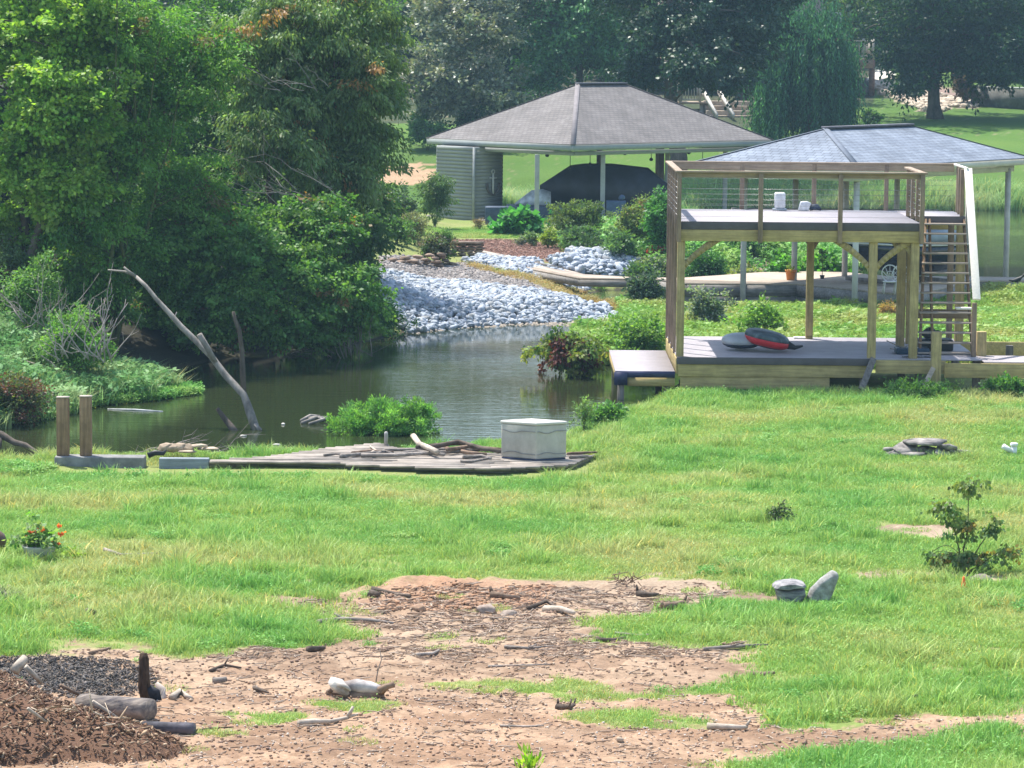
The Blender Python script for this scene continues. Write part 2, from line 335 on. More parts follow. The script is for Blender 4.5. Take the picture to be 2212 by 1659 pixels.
# ------------------------------------------------------------------ scatter (stuff only)
def scatter(name, label, pts, rz, sc, tufts, cat=None, tilt=0):
    me = bpy.data.meshes.new(name); me.vertices.add(len(pts)); me.vertices.foreach_set("co", np.asarray(pts, np.float32).ravel())
    for nm, v in (("rz", rz), ("sc", sc)):
        a = me.attributes.new(nm, 'FLOAT', 'POINT'); a.data.foreach_set("value", np.asarray(v, np.float32))
    o = bpy.data.objects.new(name, me); COL.objects.link(o)
    cl = bpy.data.collections.new(name+"_parts")
    for t in tufts: cl.objects.link(t)
    g = bpy.data.node_groups.new(name, 'GeometryNodeTree'); g.interface.new_socket("Geometry", in_out='INPUT', socket_type='NodeSocketGeometry'); g.interface.new_socket("Geometry", in_out='OUTPUT', socket_type='NodeSocketGeometry')
    N = g.nodes; gi = N.new("NodeGroupInput"); go = N.new("NodeGroupOutput"); ip = N.new("GeometryNodeInstanceOnPoints"); ci = N.new("GeometryNodeCollectionInfo")
    ci.inputs[0].default_value = cl; ci.inputs["Separate Children"].default_value = True; ci.inputs["Reset Children"].default_value = True
    ip.inputs["Pick Instance"].default_value = True
    a1 = N.new("GeometryNodeInputNamedAttribute"); a1.data_type = 'FLOAT'; a1.inputs[0].default_value = "rz"
    a2 = N.new("GeometryNodeInputNamedAttribute"); a2.data_type = 'FLOAT'; a2.inputs[0].default_value = "sc"
    cx = N.new("ShaderNodeCombineXYZ"); g.links.new(a1.outputs[0], cx.inputs[2])
    g.links.new(gi.outputs[0], ip.inputs["Points"]); g.links.new(ci.outputs[0], ip.inputs["Instance"]); g.links.new(cx.outputs[0], ip.inputs["Rotation"])
    g.links.new(a2.outputs[0], ip.inputs["Scale"]); g.links.new(ip.outputs[0], go.inputs[0])
    md = o.modifiers.new("scatter", 'NODES'); md.node_group = g
    return setp(o, label, cat, None, 'stuff')
def tuft(name, rng, n, rad, h, wd, lean, mat, leafy=0, seeds=0, tint=.15):
    a = rng.random(n)*2*pi; r = np.sqrt(rng.random(n))*rad; P = np.stack([r*np.cos(a), r*np.sin(a), np.full(n, -.02)], 1)
    az = rng.random(n)*2*pi; ln = np.abs(rng.normal(size=n))*lean; H = h*rng.uniform(.45, 1.15, n)
    d = np.stack([np.cos(az)*ln, np.sin(az)*ln, np.ones(n)], 1); b = np.stack([-np.sin(az+rng.normal(size=n)), np.cos(az), np.zeros(n)], 1); b = unit(b)
    W_ = (wd*rng.uniform(.6, 1.3, n))[:, None]; Hc = H[:, None]
    m1 = P+d*Hc*.55; tip = P+d*Hc*np.array([1.6, 1.6, .92])
    V = np.stack([P-b*W_, P+b*W_, m1+b*W_*.75, m1-b*W_*.75, tip], 1).reshape(-1, 3)
    i = np.arange(n)*5; Fq = [np.stack([i, i+1, i+2, i+3], 1), np.stack([i+3, i+2, i+4], 1)]
    c = np.ones((n, 3))*(1+rng.normal(size=(n, 1))*tint); dry = rng.random(n) < .1; c[dry] *= np.array([1.7, 1.15, .9])
    C = np.repeat(c, 5, 0)
    if leafy:
        m = leafy; a = rng.random(m)*2*pi; r = np.sqrt(rng.random(m))*rad; Q = np.stack([r*np.cos(a), r*np.sin(a), h*rng.uniform(.2, .9, m)], 1)
        T = unit(rng.normal(size=(m, 3))*[1, 1, .4]); Nn = unit(rng.normal(size=(m, 3))*.5+[0, 0, 1]); L = h*.35*rng.uniform(.5, 1.2, m)
        V2, F2, C2 = leafquads(Q, T, Nn, L, L*.28, np.ones((m, 3))*(1+rng.normal(size=(m, 1))*tint)*np.array([.85, 1, .95]))
        Fq.append(F2+len(V)); V = np.concatenate([V, V2]); C = np.concatenate([C, C2])
    return bpy.data.objects.new(name, npmesh(name, V, Fq, mat, np.clip(C, .1, 2.5)))
# ------------------------------------------------------------------ ground zones (measured on the photo, laid on the terrain)
DIRT = gpoly([(-260,1402),(150,1410),(400,1412),(560,1390),(740,1370),(700,1350),(610,1335),(600,1302),(700,1289),(850,1284),(900,1266),(1060,1260),(1300,1257),(1500,1260),(1640,1268),(1600,1288),
     (1480,1316),(1400,1342),(1230,1364),(1400,1396),(1640,1398),(1600,1422),(1480,1452),(1420,1475),(1450,1502),(1650,1502),(1720,1532),(1660,1562),(1850,1560),(2050,1558),(2212,1550),(2420,1546),
     (2420,1590),(2212,1594),(1900,1614),(1700,1640),(1560,1658),(1560,1720),(-260,1720)])
PATCH = [(1080,1482,150,15,.9),(560,1556,85,13,.8),(785,1526,90,11,.8),(1380,1560,140,17,1.2),(1740,1556,80,12,1.1),(1900,1532,90,20,1.2),(1300,1500,120,9,.6),(1560,1492,110,12,.7),(1210,1510,60,7,.5),
         (640,1372,60,5,.7),(1000,1375,110,5,.5),(1250,1470,60,7,.5),(480,1585,50,6,.4)]
BARE = [(1980,1146,130,17),(2080,1250,130,12),(1880,1240,90,13),(690,1262,45,6),(240,1415,60,4),(1480,1240,80,6),(1560,1215,40,4)]
def ell(px, py, wx, wy):
    c = ong(px, py); a = ong(px+wx, py); t = ong(px, py-wy); b = ong(px, py+wy); return (c.x, (t.y+b.y)/2, abs(a.x-c.x), abs(t.y-b.y)/2)
PATCHW = [(*ell(a, b, c, d), e) for a, b, c, d, e in PATCH]; BAREW = [ell(*q) for q in BARE]
def dirtmask(x, y):
    jx = (fbm(x, y, 1.3, 21)-.5)*1.6+(fbm(x, y, .25, 22)-.5)*.4; jy = (fbm(x, y, 1.3, 31)-.5)*2.2+(fbm(x, y, .25, 32)-.5)*.6
    m = inpoly(x+jx, y+jy, DIRT).astype(float)*.5
    for sd in (23, 24): m = m+.25*inpoly(x+jx+(fbm(x, y, .5, sd)-.5)*1.6, y+jy+(fbm(x, y, .5, sd+9)-.5)*2.6, DIRT)
    for cx, cy, rx, ry, s in PATCHW:
        e = ((x+jx*.4-cx)/rx)**2+((y+jy*.5-cy)/ry)**2; m = np.where((e < 1) & (fbm(x, y, .3, 41) > .62-.3*s), m*.15, m)
    for cx, cy, rx, ry in BAREW:
        e = ((x+jx*.4-cx)/rx)**2+((y+jy*.5-cy)/ry)**2; m = np.where(e < 1, np.maximum(m, .85), m)
    return m
CLAY = tuple(ong(960, 1285).xy)
zbase = zterr
def zterr(x, y):
    z = zbase(x, y); x = np.asarray(x, float); y = np.asarray(y, float); nr = (y > 25) & (y < 60) & (np.abs(x/np.maximum(y, 1)) < .2)
    if not np.any(nr): return z
    z = np.atleast_1d(z).copy(); xn = np.atleast_1d(x)[np.atleast_1d(nr)]; yn = np.atleast_1d(y)[np.atleast_1d(nr)]
    md = np.exp(-(((xn-CLAY[0])/1.2)**2+((yn-CLAY[1])/1.3)**2)); z[np.atleast_1d(nr)] += dirtmask(xn, yn)*((fbm(xn, yn, .22, 81)-.5)*.09+(fbm(xn, yn, .08, 82)-.5)*.04)+md*(.10+.22*(fbm(xn, yn, .3, 83)-.4)+.08*(fbm(xn, yn, .1, 84)-.5))
    return z
RIP1 = gpoly([(822,588),(870,598),(1000,612),(1120,632),(1230,648),(1335,676),(1336,690),(1290,695),(1100,702),(980,712),(885,722),(850,700),(822,680)])
GRAV = gpoly([(820,556),(900,556),(1000,572),(1100,598),(1180,622),(1260,650),(1220,648),(1120,632),(1000,612),(870,598),(820,588)])
RIP2 = gpoly([(1000,566),(1040,556),(1090,562),(1200,586),(1255,604),(1275,624),(1260,632),(1180,612),(1090,590)])
RIP3 = gpoly([(1180,562),(1222,556),(1236,546),(1262,535),(1300,536),(1345,556),(1385,572),(1415,588),(1412,598),(1330,598),(1250,592),(1195,575)])
STRIP = gpoly([(985,572),(1020,572),(1100,592),(1200,616),(1290,638),(1345,668),(1330,676),(1240,650),(1120,606)])
MULCH = gpoly([(930,512),(1080,516),(1200,526),(1245,556),(1185,568),(1120,556),(1030,548),(960,534),(900,530)])
BROWN = gpoly([(790,362),(870,355),(945,362),(945,392),(870,398),(790,396)])
PATHW = gpoly([(1870,168),(1880,150),(1905,144),(1935,150),(1932,170),(1890,178)])
ROCKB = gpoly([(1880,180),(1925,172),(1985,196),(2050,212),(2110,222),(2112,234),(2060,232),(2020,248),(1960,226),(1905,205)])
PINKB = gpoly([(1925,170),(2000,176),(2100,206),(2105,224),(2040,212),(1985,196)])
MUL2 = gpoly([(1480,520),(1560,520),(1640,545),(1700,580),(1560,600),(1490,560)])
def ground_cols(x, y, z):
    n1 = fbm(x, y, 2.5, 51)[:, None]; n2 = fbm(x, y, .5, 52)[:, None]; n3 = fbm(x, y, 9, 53)[:, None]
    C = (np.array([.15,.215,.05])*(1-n1)+np.array([.23,.24,.085])*n1)*(.8+.4*n2)
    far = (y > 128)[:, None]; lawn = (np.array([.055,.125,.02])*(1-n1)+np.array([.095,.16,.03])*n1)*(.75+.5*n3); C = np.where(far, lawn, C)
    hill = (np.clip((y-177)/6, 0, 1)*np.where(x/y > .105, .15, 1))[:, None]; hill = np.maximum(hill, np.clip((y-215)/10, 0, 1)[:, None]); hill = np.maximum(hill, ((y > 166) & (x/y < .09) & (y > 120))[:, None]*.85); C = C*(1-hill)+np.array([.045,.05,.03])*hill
    d = dirtmask(x, y)[:, None]; d = np.clip((d-.18+.9*(fbm(x, y, .12, 54)[:, None]-.5))*2.6, 0, 1); t = np.clip((y-33)/9, 0, 1)[:, None]
    dc = np.array([.325,.215,.14])*(1-t)+np.array([.32,.24,.17])*t
    dc = dc*(.72+.5*n2)*(.9+.25*n3); og = np.exp(-(((x-CLAY[0])/1.3)**2+((y-CLAY[1])/1.6)**2))[:, None]; dc = dc*(1-og*.7)+np.array([.33,.17,.095])*og*.7*(.7+.5*n2)
    dk = (fbm(x*.6, y, .45, 61) > .55)[:, None]; dc = np.where(dk, dc*np.array([.76,.72,.70]), dc)
    C = C*(1-d)+dc*d
    def zone(P, c, v=.25, j=.3):
        nonlocal C
        jx = (fbm(x, y, .5, 71)-.5)*j*2; m = inpoly(x+jx, y+jx*2, P); C = np.where(m[:, None], np.array(c)*(1-v+2*v*n2), C)
    zone(RIP1, (.12,.10,.09)); zone(GRAV, (.30,.24,.21)); zone(RIP2, (.25,.23,.22)); zone(RIP3, (.25,.23,.22)); zone(STRIP, (.30,.24,.09))
    zone(MULCH, (.22,.125,.095), .35); zone(MUL2, (.24,.17,.13), .35); zone(BROWN, (.34,.23,.14), .2, .9); zone(PATHW, (.62,.58,.52), .1, .5); zone(PINKB, (.24,.17,.14), .2, .6); zone(ROCKB, (.36,.29,.22), .3, .6)
    wd = ((y > 73) & (y < 100) & (x/y < -.05))[:, None]; C = np.where(wd, np.array([.03,.028,.018])*(.6+.8*n2), C)  # ground below the left trees: their deep shade painted in as near-black
    C = np.where((z < .04)[:, None], np.array([.055,.05,.03]), C)
    return C
def build_ground():
    us = np.concatenate([np.linspace(-1.3, -.22, 34)[:-1], np.linspace(-.22, -.165, 16)[:-1], np.linspace(-.165, .165, 330), np.linspace(.165, .22, 16)[1:], np.linspace(.22, 1.3, 34)[1:]])
    ys = [13.0]
    while ys[-1] < 340: ys.append(ys[-1]*(1.0030 if ys[-1] < 180 else 1.012))
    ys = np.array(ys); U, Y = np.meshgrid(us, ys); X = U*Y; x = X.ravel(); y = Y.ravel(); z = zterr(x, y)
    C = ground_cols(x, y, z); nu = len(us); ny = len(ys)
    i = (np.arange(ny-1)[:, None]*nu+np.arange(nu-1)[None]).ravel(); Fa = np.stack([i, i+1, i+nu+1, i+nu], 1)
    m, n, b = newmat("ground")
    a = n.nodes.new("ShaderNodeAttribute"); a.attribute_name = "Col"; g = n.nodes.new("ShaderNodeTexCoord")
    nz = n.nodes.new("ShaderNodeTexNoise"); nz.inputs["Scale"].default_value = 14; nz.inputs["Detail"].default_value = 8; nz.inputs["Roughness"].default_value = .7
    n.links.new(g.outputs["Object"], nz.inputs["Vector"]); mr = n.nodes.new("ShaderNodeMapRange"); mr.inputs[1].default_value = .25; mr.inputs[2].default_value = .75; mr.inputs[3].default_value = .62; mr.inputs[4].default_value = 1.38
    n.links.new(nz.outputs["Fac"], mr.inputs[0]); mu = n.nodes.new("ShaderNodeVectorMath"); mu.operation = 'SCALE'; n.links.new(a.outputs["Color"], mu.inputs[0]); n.links.new(mr.outputs[0], mu.inputs[3])
    n.links.new(mu.outputs[0], b.inputs["Base Color"]); b.inputs["Roughness"].default_value = .95; b.inputs["Specular IOR Level"].default_value = .15
    bp = n.nodes.new("ShaderNodeBump"); bp.inputs["Strength"].default_value = .8; bp.inputs["Distance"].default_value = .03; n.links.new(nz.outputs["Fac"], bp.inputs["Height"]); n.links.new(bp.outputs[0], b.inputs["Normal"])
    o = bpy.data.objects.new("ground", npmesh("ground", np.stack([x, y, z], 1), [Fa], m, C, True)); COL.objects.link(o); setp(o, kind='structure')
build_ground()
# ------------------------------------------------------------------ water
def build_water():
    m, n, b = newmat("water"); b.inputs["Base Color"].default_value = (.026, .034, .014, 1); b.inputs["Roughness"].default_value = .04; b.inputs["IOR"].default_value = 1.33; b.inputs["Specular IOR Level"].default_value = .5
    g = n.nodes.new("ShaderNodeTexCoord"); mp = n.nodes.new("ShaderNodeMapping"); mp.inputs[3].default_value = (.55, 2.6, 1)
    nz = n.nodes.new("ShaderNodeTexNoise"); nz.inputs["Scale"].default_value = 1.5; nz.inputs["Detail"].default_value = 4; nz.inputs["Roughness"].default_value = .6
    n2 = n.nodes.new("ShaderNodeTexNoise"); n2.inputs["Scale"].default_value = .10; n2.inputs["Detail"].default_value = 2
    n.links.new(g.outputs["Object"], mp.inputs[0]); n.links.new(mp.outputs[0], nz.inputs["Vector"]); n.links.new(g.outputs["Object"], n2.inputs["Vector"])
    mr = n.nodes.new("ShaderNodeMapRange"); mr.inputs[1].default_value = .4; mr.inputs[2].default_value = .62; mr.inputs[3].default_value = .10; mr.inputs[4].default_value = .55; n.links.new(n2.outputs["Fac"], mr.inputs[0])
    bp = n.nodes.new("ShaderNodeBump"); bp.inputs["Distance"].default_value = .018; n.links.new(mr.outputs[0], bp.inputs["Strength"]); n.links.new(nz.outputs["Fac"], bp.inputs["Height"]); n.links.new(bp.outputs[0], b.inputs["Normal"])
    struct("water", MB().add([(-60,45,0),(60,45,0),(190,160,0),(-190,160,0)], [(0,1,2,3)]), m)
build_water()
# ------------------------------------------------------------------ grass and weeds that nobody could count
GR = grassmat("field_grass_blades", (.20,.42,.085), (.31,.48,.11), (.44,.49,.17), .30)
GR2 = grassmat("marsh_blades", (.20,.38,.06), (.31,.44,.08), (.42,.44,.12), .5)
GR3 = grassmat("reed_blades", (.27,.46,.15), (.36,.52,.2), (.46,.56,.27), .25)
GRW = grassmat("weed_leaves", (.15,.35,.06), (.23,.42,.09), (.36,.48,.12), .8)
GRB = grassmat("bank_blades", (.16,.32,.10), (.23,.38,.13), (.32,.42,.18), .7)
DRYG = grassmat("dry_blades", (.42,.34,.12), (.48,.33,.12), (.40,.42,.12), .9)
rg = np.random.default_rng(11)
def zsurf(P):
    return np.concatenate([P, zterr(P[:,0], P[:,1])[:, None]], 1)
def rnd_uv(n, y0, y1, u0, u1):
    y = np.sqrt(rg.uniform(y0*y0, y1*y1, n)); return np.stack([rg.uniform(u0, u1, n)*y, y], 1)
shorts = [tuft("short_grass_tuft", rg, 250, .34, .058+.012*k, .0065, .45, GR, leafy=14) for k in range(5)]
talls = [tuft("tall_grass_tuft", rg, 120, .20, .20+.03*k, .007, .45, GR, leafy=0) for k in range(3)]
weeds = [tuft("weed_tuft", rg, 40, .22, .17, .007, .5, GRW, leafy=130) for k in range(3)]
ODOCK = [tuple(onz(a, b, .3).xy) for a, b in ((100,978),(460,984),(560,984),(700,960),(818,950),(1000,970),(1300,978),(1310,994),(1255,1014),(1090,1023),(900,1018),(700,1011),(460,1009),(330,1009),(110,1007))]
P = rnd_uv(17000, 26, 69.3, -.19, .19); P3 = zsurf(P); d = dirtmask(P[:,0], P[:,1])
keep = (P3[:,2] > .06) & ((d < .2) | (rg.random(len(P)) < (1-d)*.35+.012))
keep &= ~inpoly(P[:,0], P[:,1], ODOCK); P3 = P3[keep]; d = d[keep]; hgt = fbm(P3[:,0], P3[:,1], 2.2, 91)+.4*(fbm(P3[:,0], P3[:,1], .7, 92)-.5)
scl = (.55+.9*np.clip(hgt, 0, 1))*np.where((P3[:,1] > 63), 1.2, 1)*np.where(d > .05, .6, 1)
scatter("field_grass", "short green and yellow-green grass covering the field", P3, rg.random(len(P3))*6.28, scl, shorts)
dn = fbm(P3[:,0], P3[:,1], 1.2, 95); lush = (P3[:,1] < 46) & (P3[:,0] < -2.0); m = ((dn > .56) & (rg.random(len(P3)) < .55) | (rg.random(len(P3)) < .05) | (lush & (rg.random(len(P3)) < .35)) | ((P3[:,1] > 66.8) & (P3[:,0] > 3) & (rg.random(len(P3)) < .3))) & (d < .1); Q = P3[m]
scatter("tall_grass", "taller uncut grass clumps standing in the field", Q, rg.random(len(Q))*6.28, rg.uniform(.4, 1.15, len(Q)), talls)
m = ((fbm(P3[:,0], P3[:,1], 1.5, 97) > .66) & (rg.random(len(P3)) < .35)); Q = P3[m]
scatter("field_weeds", "broadleaf weeds mixed into the field grass", Q, rg.random(len(Q))*6.28, rg.uniform(.35, .8, len(Q)), weeds)
# grass in the sparse patches on the dirt
Q = np.concatenate([np.stack([cx+rx*np.sqrt(r_)*np.cos(a), cy+ry*np.sqrt(r_)*np.sin(a)], 1) for cx, cy, rx, ry, s in PATCHW for r_, a in [(rg.random(int(70*s*rx*ry/.6)+12), rg.random(int(70*s*rx*ry/.6)+12)*6.28)]])
Q3 = zsurf(Q); k = fbm(Q[:,0], Q[:,1], .3, 41) > .42; Q3 = Q3[k]; minis = [tuft("sprig_tuft", rg, 60, .13, .055+.01*k, .0045, .5, GR, leafy=6) for k in range(3)]
scatter("dirt_grass_sprigs", "thin patches of low grass growing through the dirt", Q3, rg.random(len(Q3))*6.28, rg.uniform(.6, 1.2, len(Q3)), minis)
# foreground blades, bottom right
Q = gpoly([(x_, y_) for x_, y_ in zip(rg.uniform(1540, 2260, 700), rg.uniform(1610, 1700, 700))]); Q3 = zsurf(np.array(Q)); k = (inpoly(Q3[:,0], Q3[:,1], gpoly([(1560,1662),(1760,1636),(1900,1612),(2300,1590),(2300,1720),(1540,1720)])))
Q3 = Q3[k]; scatter("front_grass", "grass along the near edge of the dirt, bottom right", Q3, rg.random(len(Q3))*6.28, rg.uniform(.45, .95, len(Q3)), [tuft("front_tuft", rg, 45, .12, .16, .005, .5, GR, leafy=3) for _ in range(3)])
# marsh between the two docks
mt = [tuft("marsh_tuft", rg, 150, .34, .32+.04*k, .011, .4, GR2, leafy=60) for k in range(4)]
P = rnd_uv(7500, 72.5, 93, .02, .2); P3 = zsurf(P); mk = (P3[:,2] > .02) & ~((P3[:,0] > 3.1) & (P3[:,1] < 74.9)) & ~((P3[:,0] > 1.9) & (P3[:,1] < 74.6)) & ~((P3[:,1] > 83) & (P3[:,0]/P3[:,1] < .033))
sc = (.35+.55*fbm(P3[:,0], P3[:,1], 2, 99)+1.1*np.clip(fbm(P3[:,0], P3[:,1], .8, 98)-.5, 0, 1)+.35*rg.random(len(P3)))*np.where(P3[:,1] > 85, .75, 1); P3 = P3[mk]; sc = sc[mk]
scatter("marsh_grass", "bright tangled marsh grass behind the two-storey dock", P3, rg.random(len(P3))*6.28, sc, mt)
# shore weeds on the left bank
P = rnd_uv(5200, 60, 92, -.21, -.02); P3 = zsurf(P); mk = (P3[:,2] > .0) & ((P3[:,2] < 1.6)) & (P[:,0]/P[:,1] < -.046) & ((P[:,1] < 72.5) | (P[:,0]/P[:,1] < -.13) | ((P[:,1] > 80) & (P[:,0]/P[:,1] > -.06))); P3 = P3[mk]
scatter("bank_weeds", "leafy weeds and vines covering the left bank", P3, rg.random(len(P3))*6.28, rg.uniform(.5, 1.5, len(P3)), [tuft("bank_tuft", rg, 150, .28, .34, .009, .55, GRB, leafy=70) for _ in range(3)])
# weeds along the near shore
Q = gpoly([(x_, y_+rg.normal()*3) for x_, y_ in zip(rg.uniform(-40, 1250, 360), 1018+rg.normal(size=360)*9)]); Q3 = zsurf(np.array(Q)); Q3 = Q3[(Q3[:,2] > .0) & ~inpoly(Q3[:,0], Q3[:,1], ODOCK)]
scatter("shore_weeds", "low leafy weeds along the near shoreline", Q3, rg.random(len(Q3))*6.28, rg.uniform(.3, .9, len(Q3)), [tuft("shore_tuft", rg, 50, .2, .2, .007, .5, GRW, leafy=120) for _ in range(3)])
# floating weeds on the cove, left
q = gpoly([(100,905),(195,876),(330,866),(420,852),(400,842),(330,836),(200,860),(90,880)]); a = np.array(q); P = np.stack([rg.uniform(a[:,0].min(), a[:,0].max(), 3000), rg.uniform(a[:,1].min(), a[:,1].max(), 3000)], 1); P = P[inpoly(P[:,0], P[:,1], q)][:700]
scatter("water_weeds", "mat of leafy water weeds floating off the left bank", np.concatenate([P, np.full((len(P), 1), -.02)], 1), rg.random(len(P))*6.28, rg.uniform(.6, 1.3, len(P)), [tuft("water_weed_tuft", rg, 8, .25, .18, .01, .6, GRW, leafy=110) for _ in range(3)])
# reed belt on the far shore of the lake
rt = [tuft("reed_tuft", rg, 240, .7, .95+.1*k, .022, .3, GR3, leafy=0) for k in range(4)]
P = rnd_uv(2600, 137, 146, -.015, .21); P3 = zsurf(P); P3 = P3[(P3[:,2] > -.2) & ((P3[:,0]/P3[:,1] > .03) | (P3[:,1] < 141))]
scatter("reeds", "pale green reed belt along the far shore of the lake", P3, rg.random(len(P3))*6.28, rg.uniform(.3, .75, len(P3))*np.where(P3[:,0] > 8, 1.2, 1), rt)
# low cover in the garden and below it
def cover(name, label, poly, n, sc0, sc1, tf, kmin=.0):
    a = np.array(poly); P = np.stack([rg.uniform(a[:,0].min(), a[:,0].max(), n*3), rg.uniform(a[:,1].min(), a[:,1].max(), n*3)], 1); P = P[inpoly(P[:,0], P[:,1], poly)][:n]
    P3 = zsurf(P); P3 = P3[(P3[:,2] > .03) & (fbm(P[:,0], P[:,1], 1.1, 17) > kmin)]; scatter(name, label, P3, rg.random(len(P3))*6.28, rg.uniform(sc0, sc1, len(P3)), tf)
cover("strip_grass", "dry yellow and rust coloured grass strip between the stone beds", STRIP, 420, .4, .9, [tuft("strip_tuft", rg, 70, .25, .22, .012, .5, DRYG, leafy=30) for _ in range(3)])
gg = [tuft("garden_tuft", rg, 40, .3, .32, .012, .5, GRW, leafy=140) for _ in range(3)]
cover("garden_cover", "low mixed perennials filling the garden slope", gpoly([(1235,545),(1220,500),(1440,488),(1640,500),(1850,500),(1870,560),(1830,590),(1600,592),(1500,598),(1420,590),(1340,550),(1290,532)]), 2000, .6, 1.5, gg, .38)
cover("garden_lawn", "narrow mown lawn strip in front of the boathouse", gpoly([(860,486),(1100,486),(1240,505),(1250,522),(1080,514),(940,508),(860,512)]), 500, .5, .7, [tuft("lawn_tuft", rg, 150, .35, .13, .012, .4, GR) for _ in range(2)])
cover("grass_below_wall", "green weeds below the pale walkway", gpoly([(1290,625),(1420,622),(1480,640),(1440,665),(1350,672),(1300,645)]), 300, .5, 1.1, gg)
# ------------------------------------------------------------------ riprap stones
STONE = attrmat("pale_stone", .85, .2, 0, .5, 9)
rs_ = np.random.default_rng(5)
def stone_mesh(name, seed, c, sub=1, el=(1, .72, .6), rough=.8):
    V, Fa = stone_shape(seed, rough, sub, 12); r = np.random.default_rng(seed); V = V*np.array(el)*r.uniform(.85, 1.15, 3)
    a = r.uniform(-.5, .5); Rm = np.array(Euler((a, r.uniform(-.5, .5), r.uniform(0, 6))).to_matrix()); V = V@Rm.T
    return npmesh(name, V, [Fa], STONE, np.ones((len(V), 3))*np.array(c)*(1+r.normal(size=(len(V), 1))*.04))
pale = [(.36,.40,.46),(.42,.46,.52),(.27,.305,.36),(.46,.49,.53),(.31,.32,.33)]; warm = [(.27,.24,.225),(.34,.31,.285),(.21,.19,.18),(.30,.29,.29),(.36,.31,.28)]
SM = [stone_mesh("stone", k, pale[k % 5]) for k in range(14)]
def poly_pts(P, n):
    a = np.array(P); Q = np.stack([rs_.uniform(a[:,0].min(), a[:,0].max(), n*6), rs_.uniform(a[:,1].min(), a[:,1].max(), n*6)], 1); return Q[inpoly(Q[:,0], Q[:,1], P)][:n]
def lay_stones(P, nbig, size, label, group, lift=.06):
    Q = poly_pts(P, nbig); Z = zterr(Q[:,0], Q[:,1]); qu = np.quantile(Q[:,1], [.22, .55, .8]); qx = np.quantile(Q[:,0], [.2, .4, .6, .8])
    rows = label[1]; label = label[0]
    for (x, y), z in zip(Q, Z):
        o = bpy.data.objects.new("riprap_stone", SM[int(rs_.integers(14))]); COL.objects.link(o); s = size*rs_.uniform(.75, 1.6)
        o.location = (x, y, max(z, -.05)+lift+.04*rs_.random()); o.scale = (s, s, s); o.rotation_euler = (rs_.uniform(-.4, .4), rs_.uniform(-.4, .4), rs_.uniform(0, 6.28))
        ci = int(np.searchsorted(qx, x)); ri = int(np.searchsorted(qu, y)); sz = 'large' if s > size*1.28 else ('small' if s < size*.95 else 'middling')
        setp(o, label.format(sz, rows[ri], ('at the left end', 'left of its middle', 'at its middle', 'right of its middle', 'at the right end')[ci]), "stone", group)
lay_stones(RIP1, 190, .125, ("{} blue-grey stone of the wide lower bank, {}, {}", ("at the waterline", "just above the water", "halfway up", "near its upper edge")), "stones of the lower bank")
lay_stones(RIP2, 45, .115, ("{} grey stone, narrow bed above dry grass, {}, {}", ("front edge", "front half", "back half", "back edge")), "stones of the middle bed", .05)
lay_stones(RIP3, 62, .145, ("{} whitish stone, heap behind walkway, {}, {}", ("at its foot", "lower slope", "upper slope", "near the top")), "stones of the heaped pile", .10)
def bed(name, label, P, n, s0, s1, meshes, lift):
    Q = poly_pts(P, n); Z = np.maximum(zterr(Q[:,0], Q[:,1]), -.06)+rs_.uniform(0, lift, len(Q))
    tf = [bpy.data.objects.new("bed_stone", me) for me in meshes]; scatter(name, label, np.column_stack([Q, Z]), rs_.random(len(Q))*6.28, rs_.uniform(s0, s1, len(Q))**1, tf)
bed("riprap_bank", "countless smaller pale stones of the lower bank", RIP1, 6500, .04, .13, SM, .13)
bed("riprap_bed", "countless smaller pale stones of the middle bed", RIP2, 1500, .04, .12, SM, .1)
bed("riprap_pile", "countless smaller pale stones of the heaped pile", RIP3, 1800, .05, .14, SM, .15)
bed("gravel_bed", "warm grey crushed stone above the lower bank", GRAV, 6500, .035, .085, [stone_mesh("gravel_stone", 40+k, warm[k % 5]) for k in range(8)], .05)
bed("far_rock_bed", "tan rocks edging the gravel drive under the big tree", ROCKB, 900, .12, .3, [stone_mesh("tan_stone", 60+k, (.5,.42,.33)) for k in range(5)], .1)
bed("shore_cobbles", "brown cobbles along the foot of the stone bank", gpoly([(885,716),(1000,703),(1150,696),(1330,684),(1336,694),(1150,704),(1000,711),(890,724)]), 700, .05, .12, [stone_mesh("cobble", 70+k, (.33,.28,.23)) for k in range(5)], .04)
bed("mulch_chips", "reddish brown bark mulch on the garden bed", MULCH, 5000, .02, .05, [stone_mesh("chip", 80+k, ((.26,.14,.10),(.34,.2,.15),(.16,.09,.07),(.42,.30,.24))[k % 4], 0, (1,.4,.25)) for k in range(6)], .03)
# ------------------------------------------------------------------ air
def build_haze():
    m = bpy.data.materials.new("haze"); m.use_nodes = True; n = m.node_tree; n.nodes.remove(n.nodes["Principled BSDF"])
    v = n.nodes.new("ShaderNodeVolumePrincipled"); v.inputs["Color"].default_value = (.50, .78, 1.0, 1); v.inputs["Density"].default_value = .00036; v.inputs["Anisotropy"].default_value = .1
    n.links.new(v.outputs[0], n.nodes["Material Output"].inputs["Volume"])
    o = struct("haze", MB().box(-470, 470, -12, 350, -2.5, 48), m, kind='stuff', label="thin bluish summer haze over the cove"); return o
build_haze()
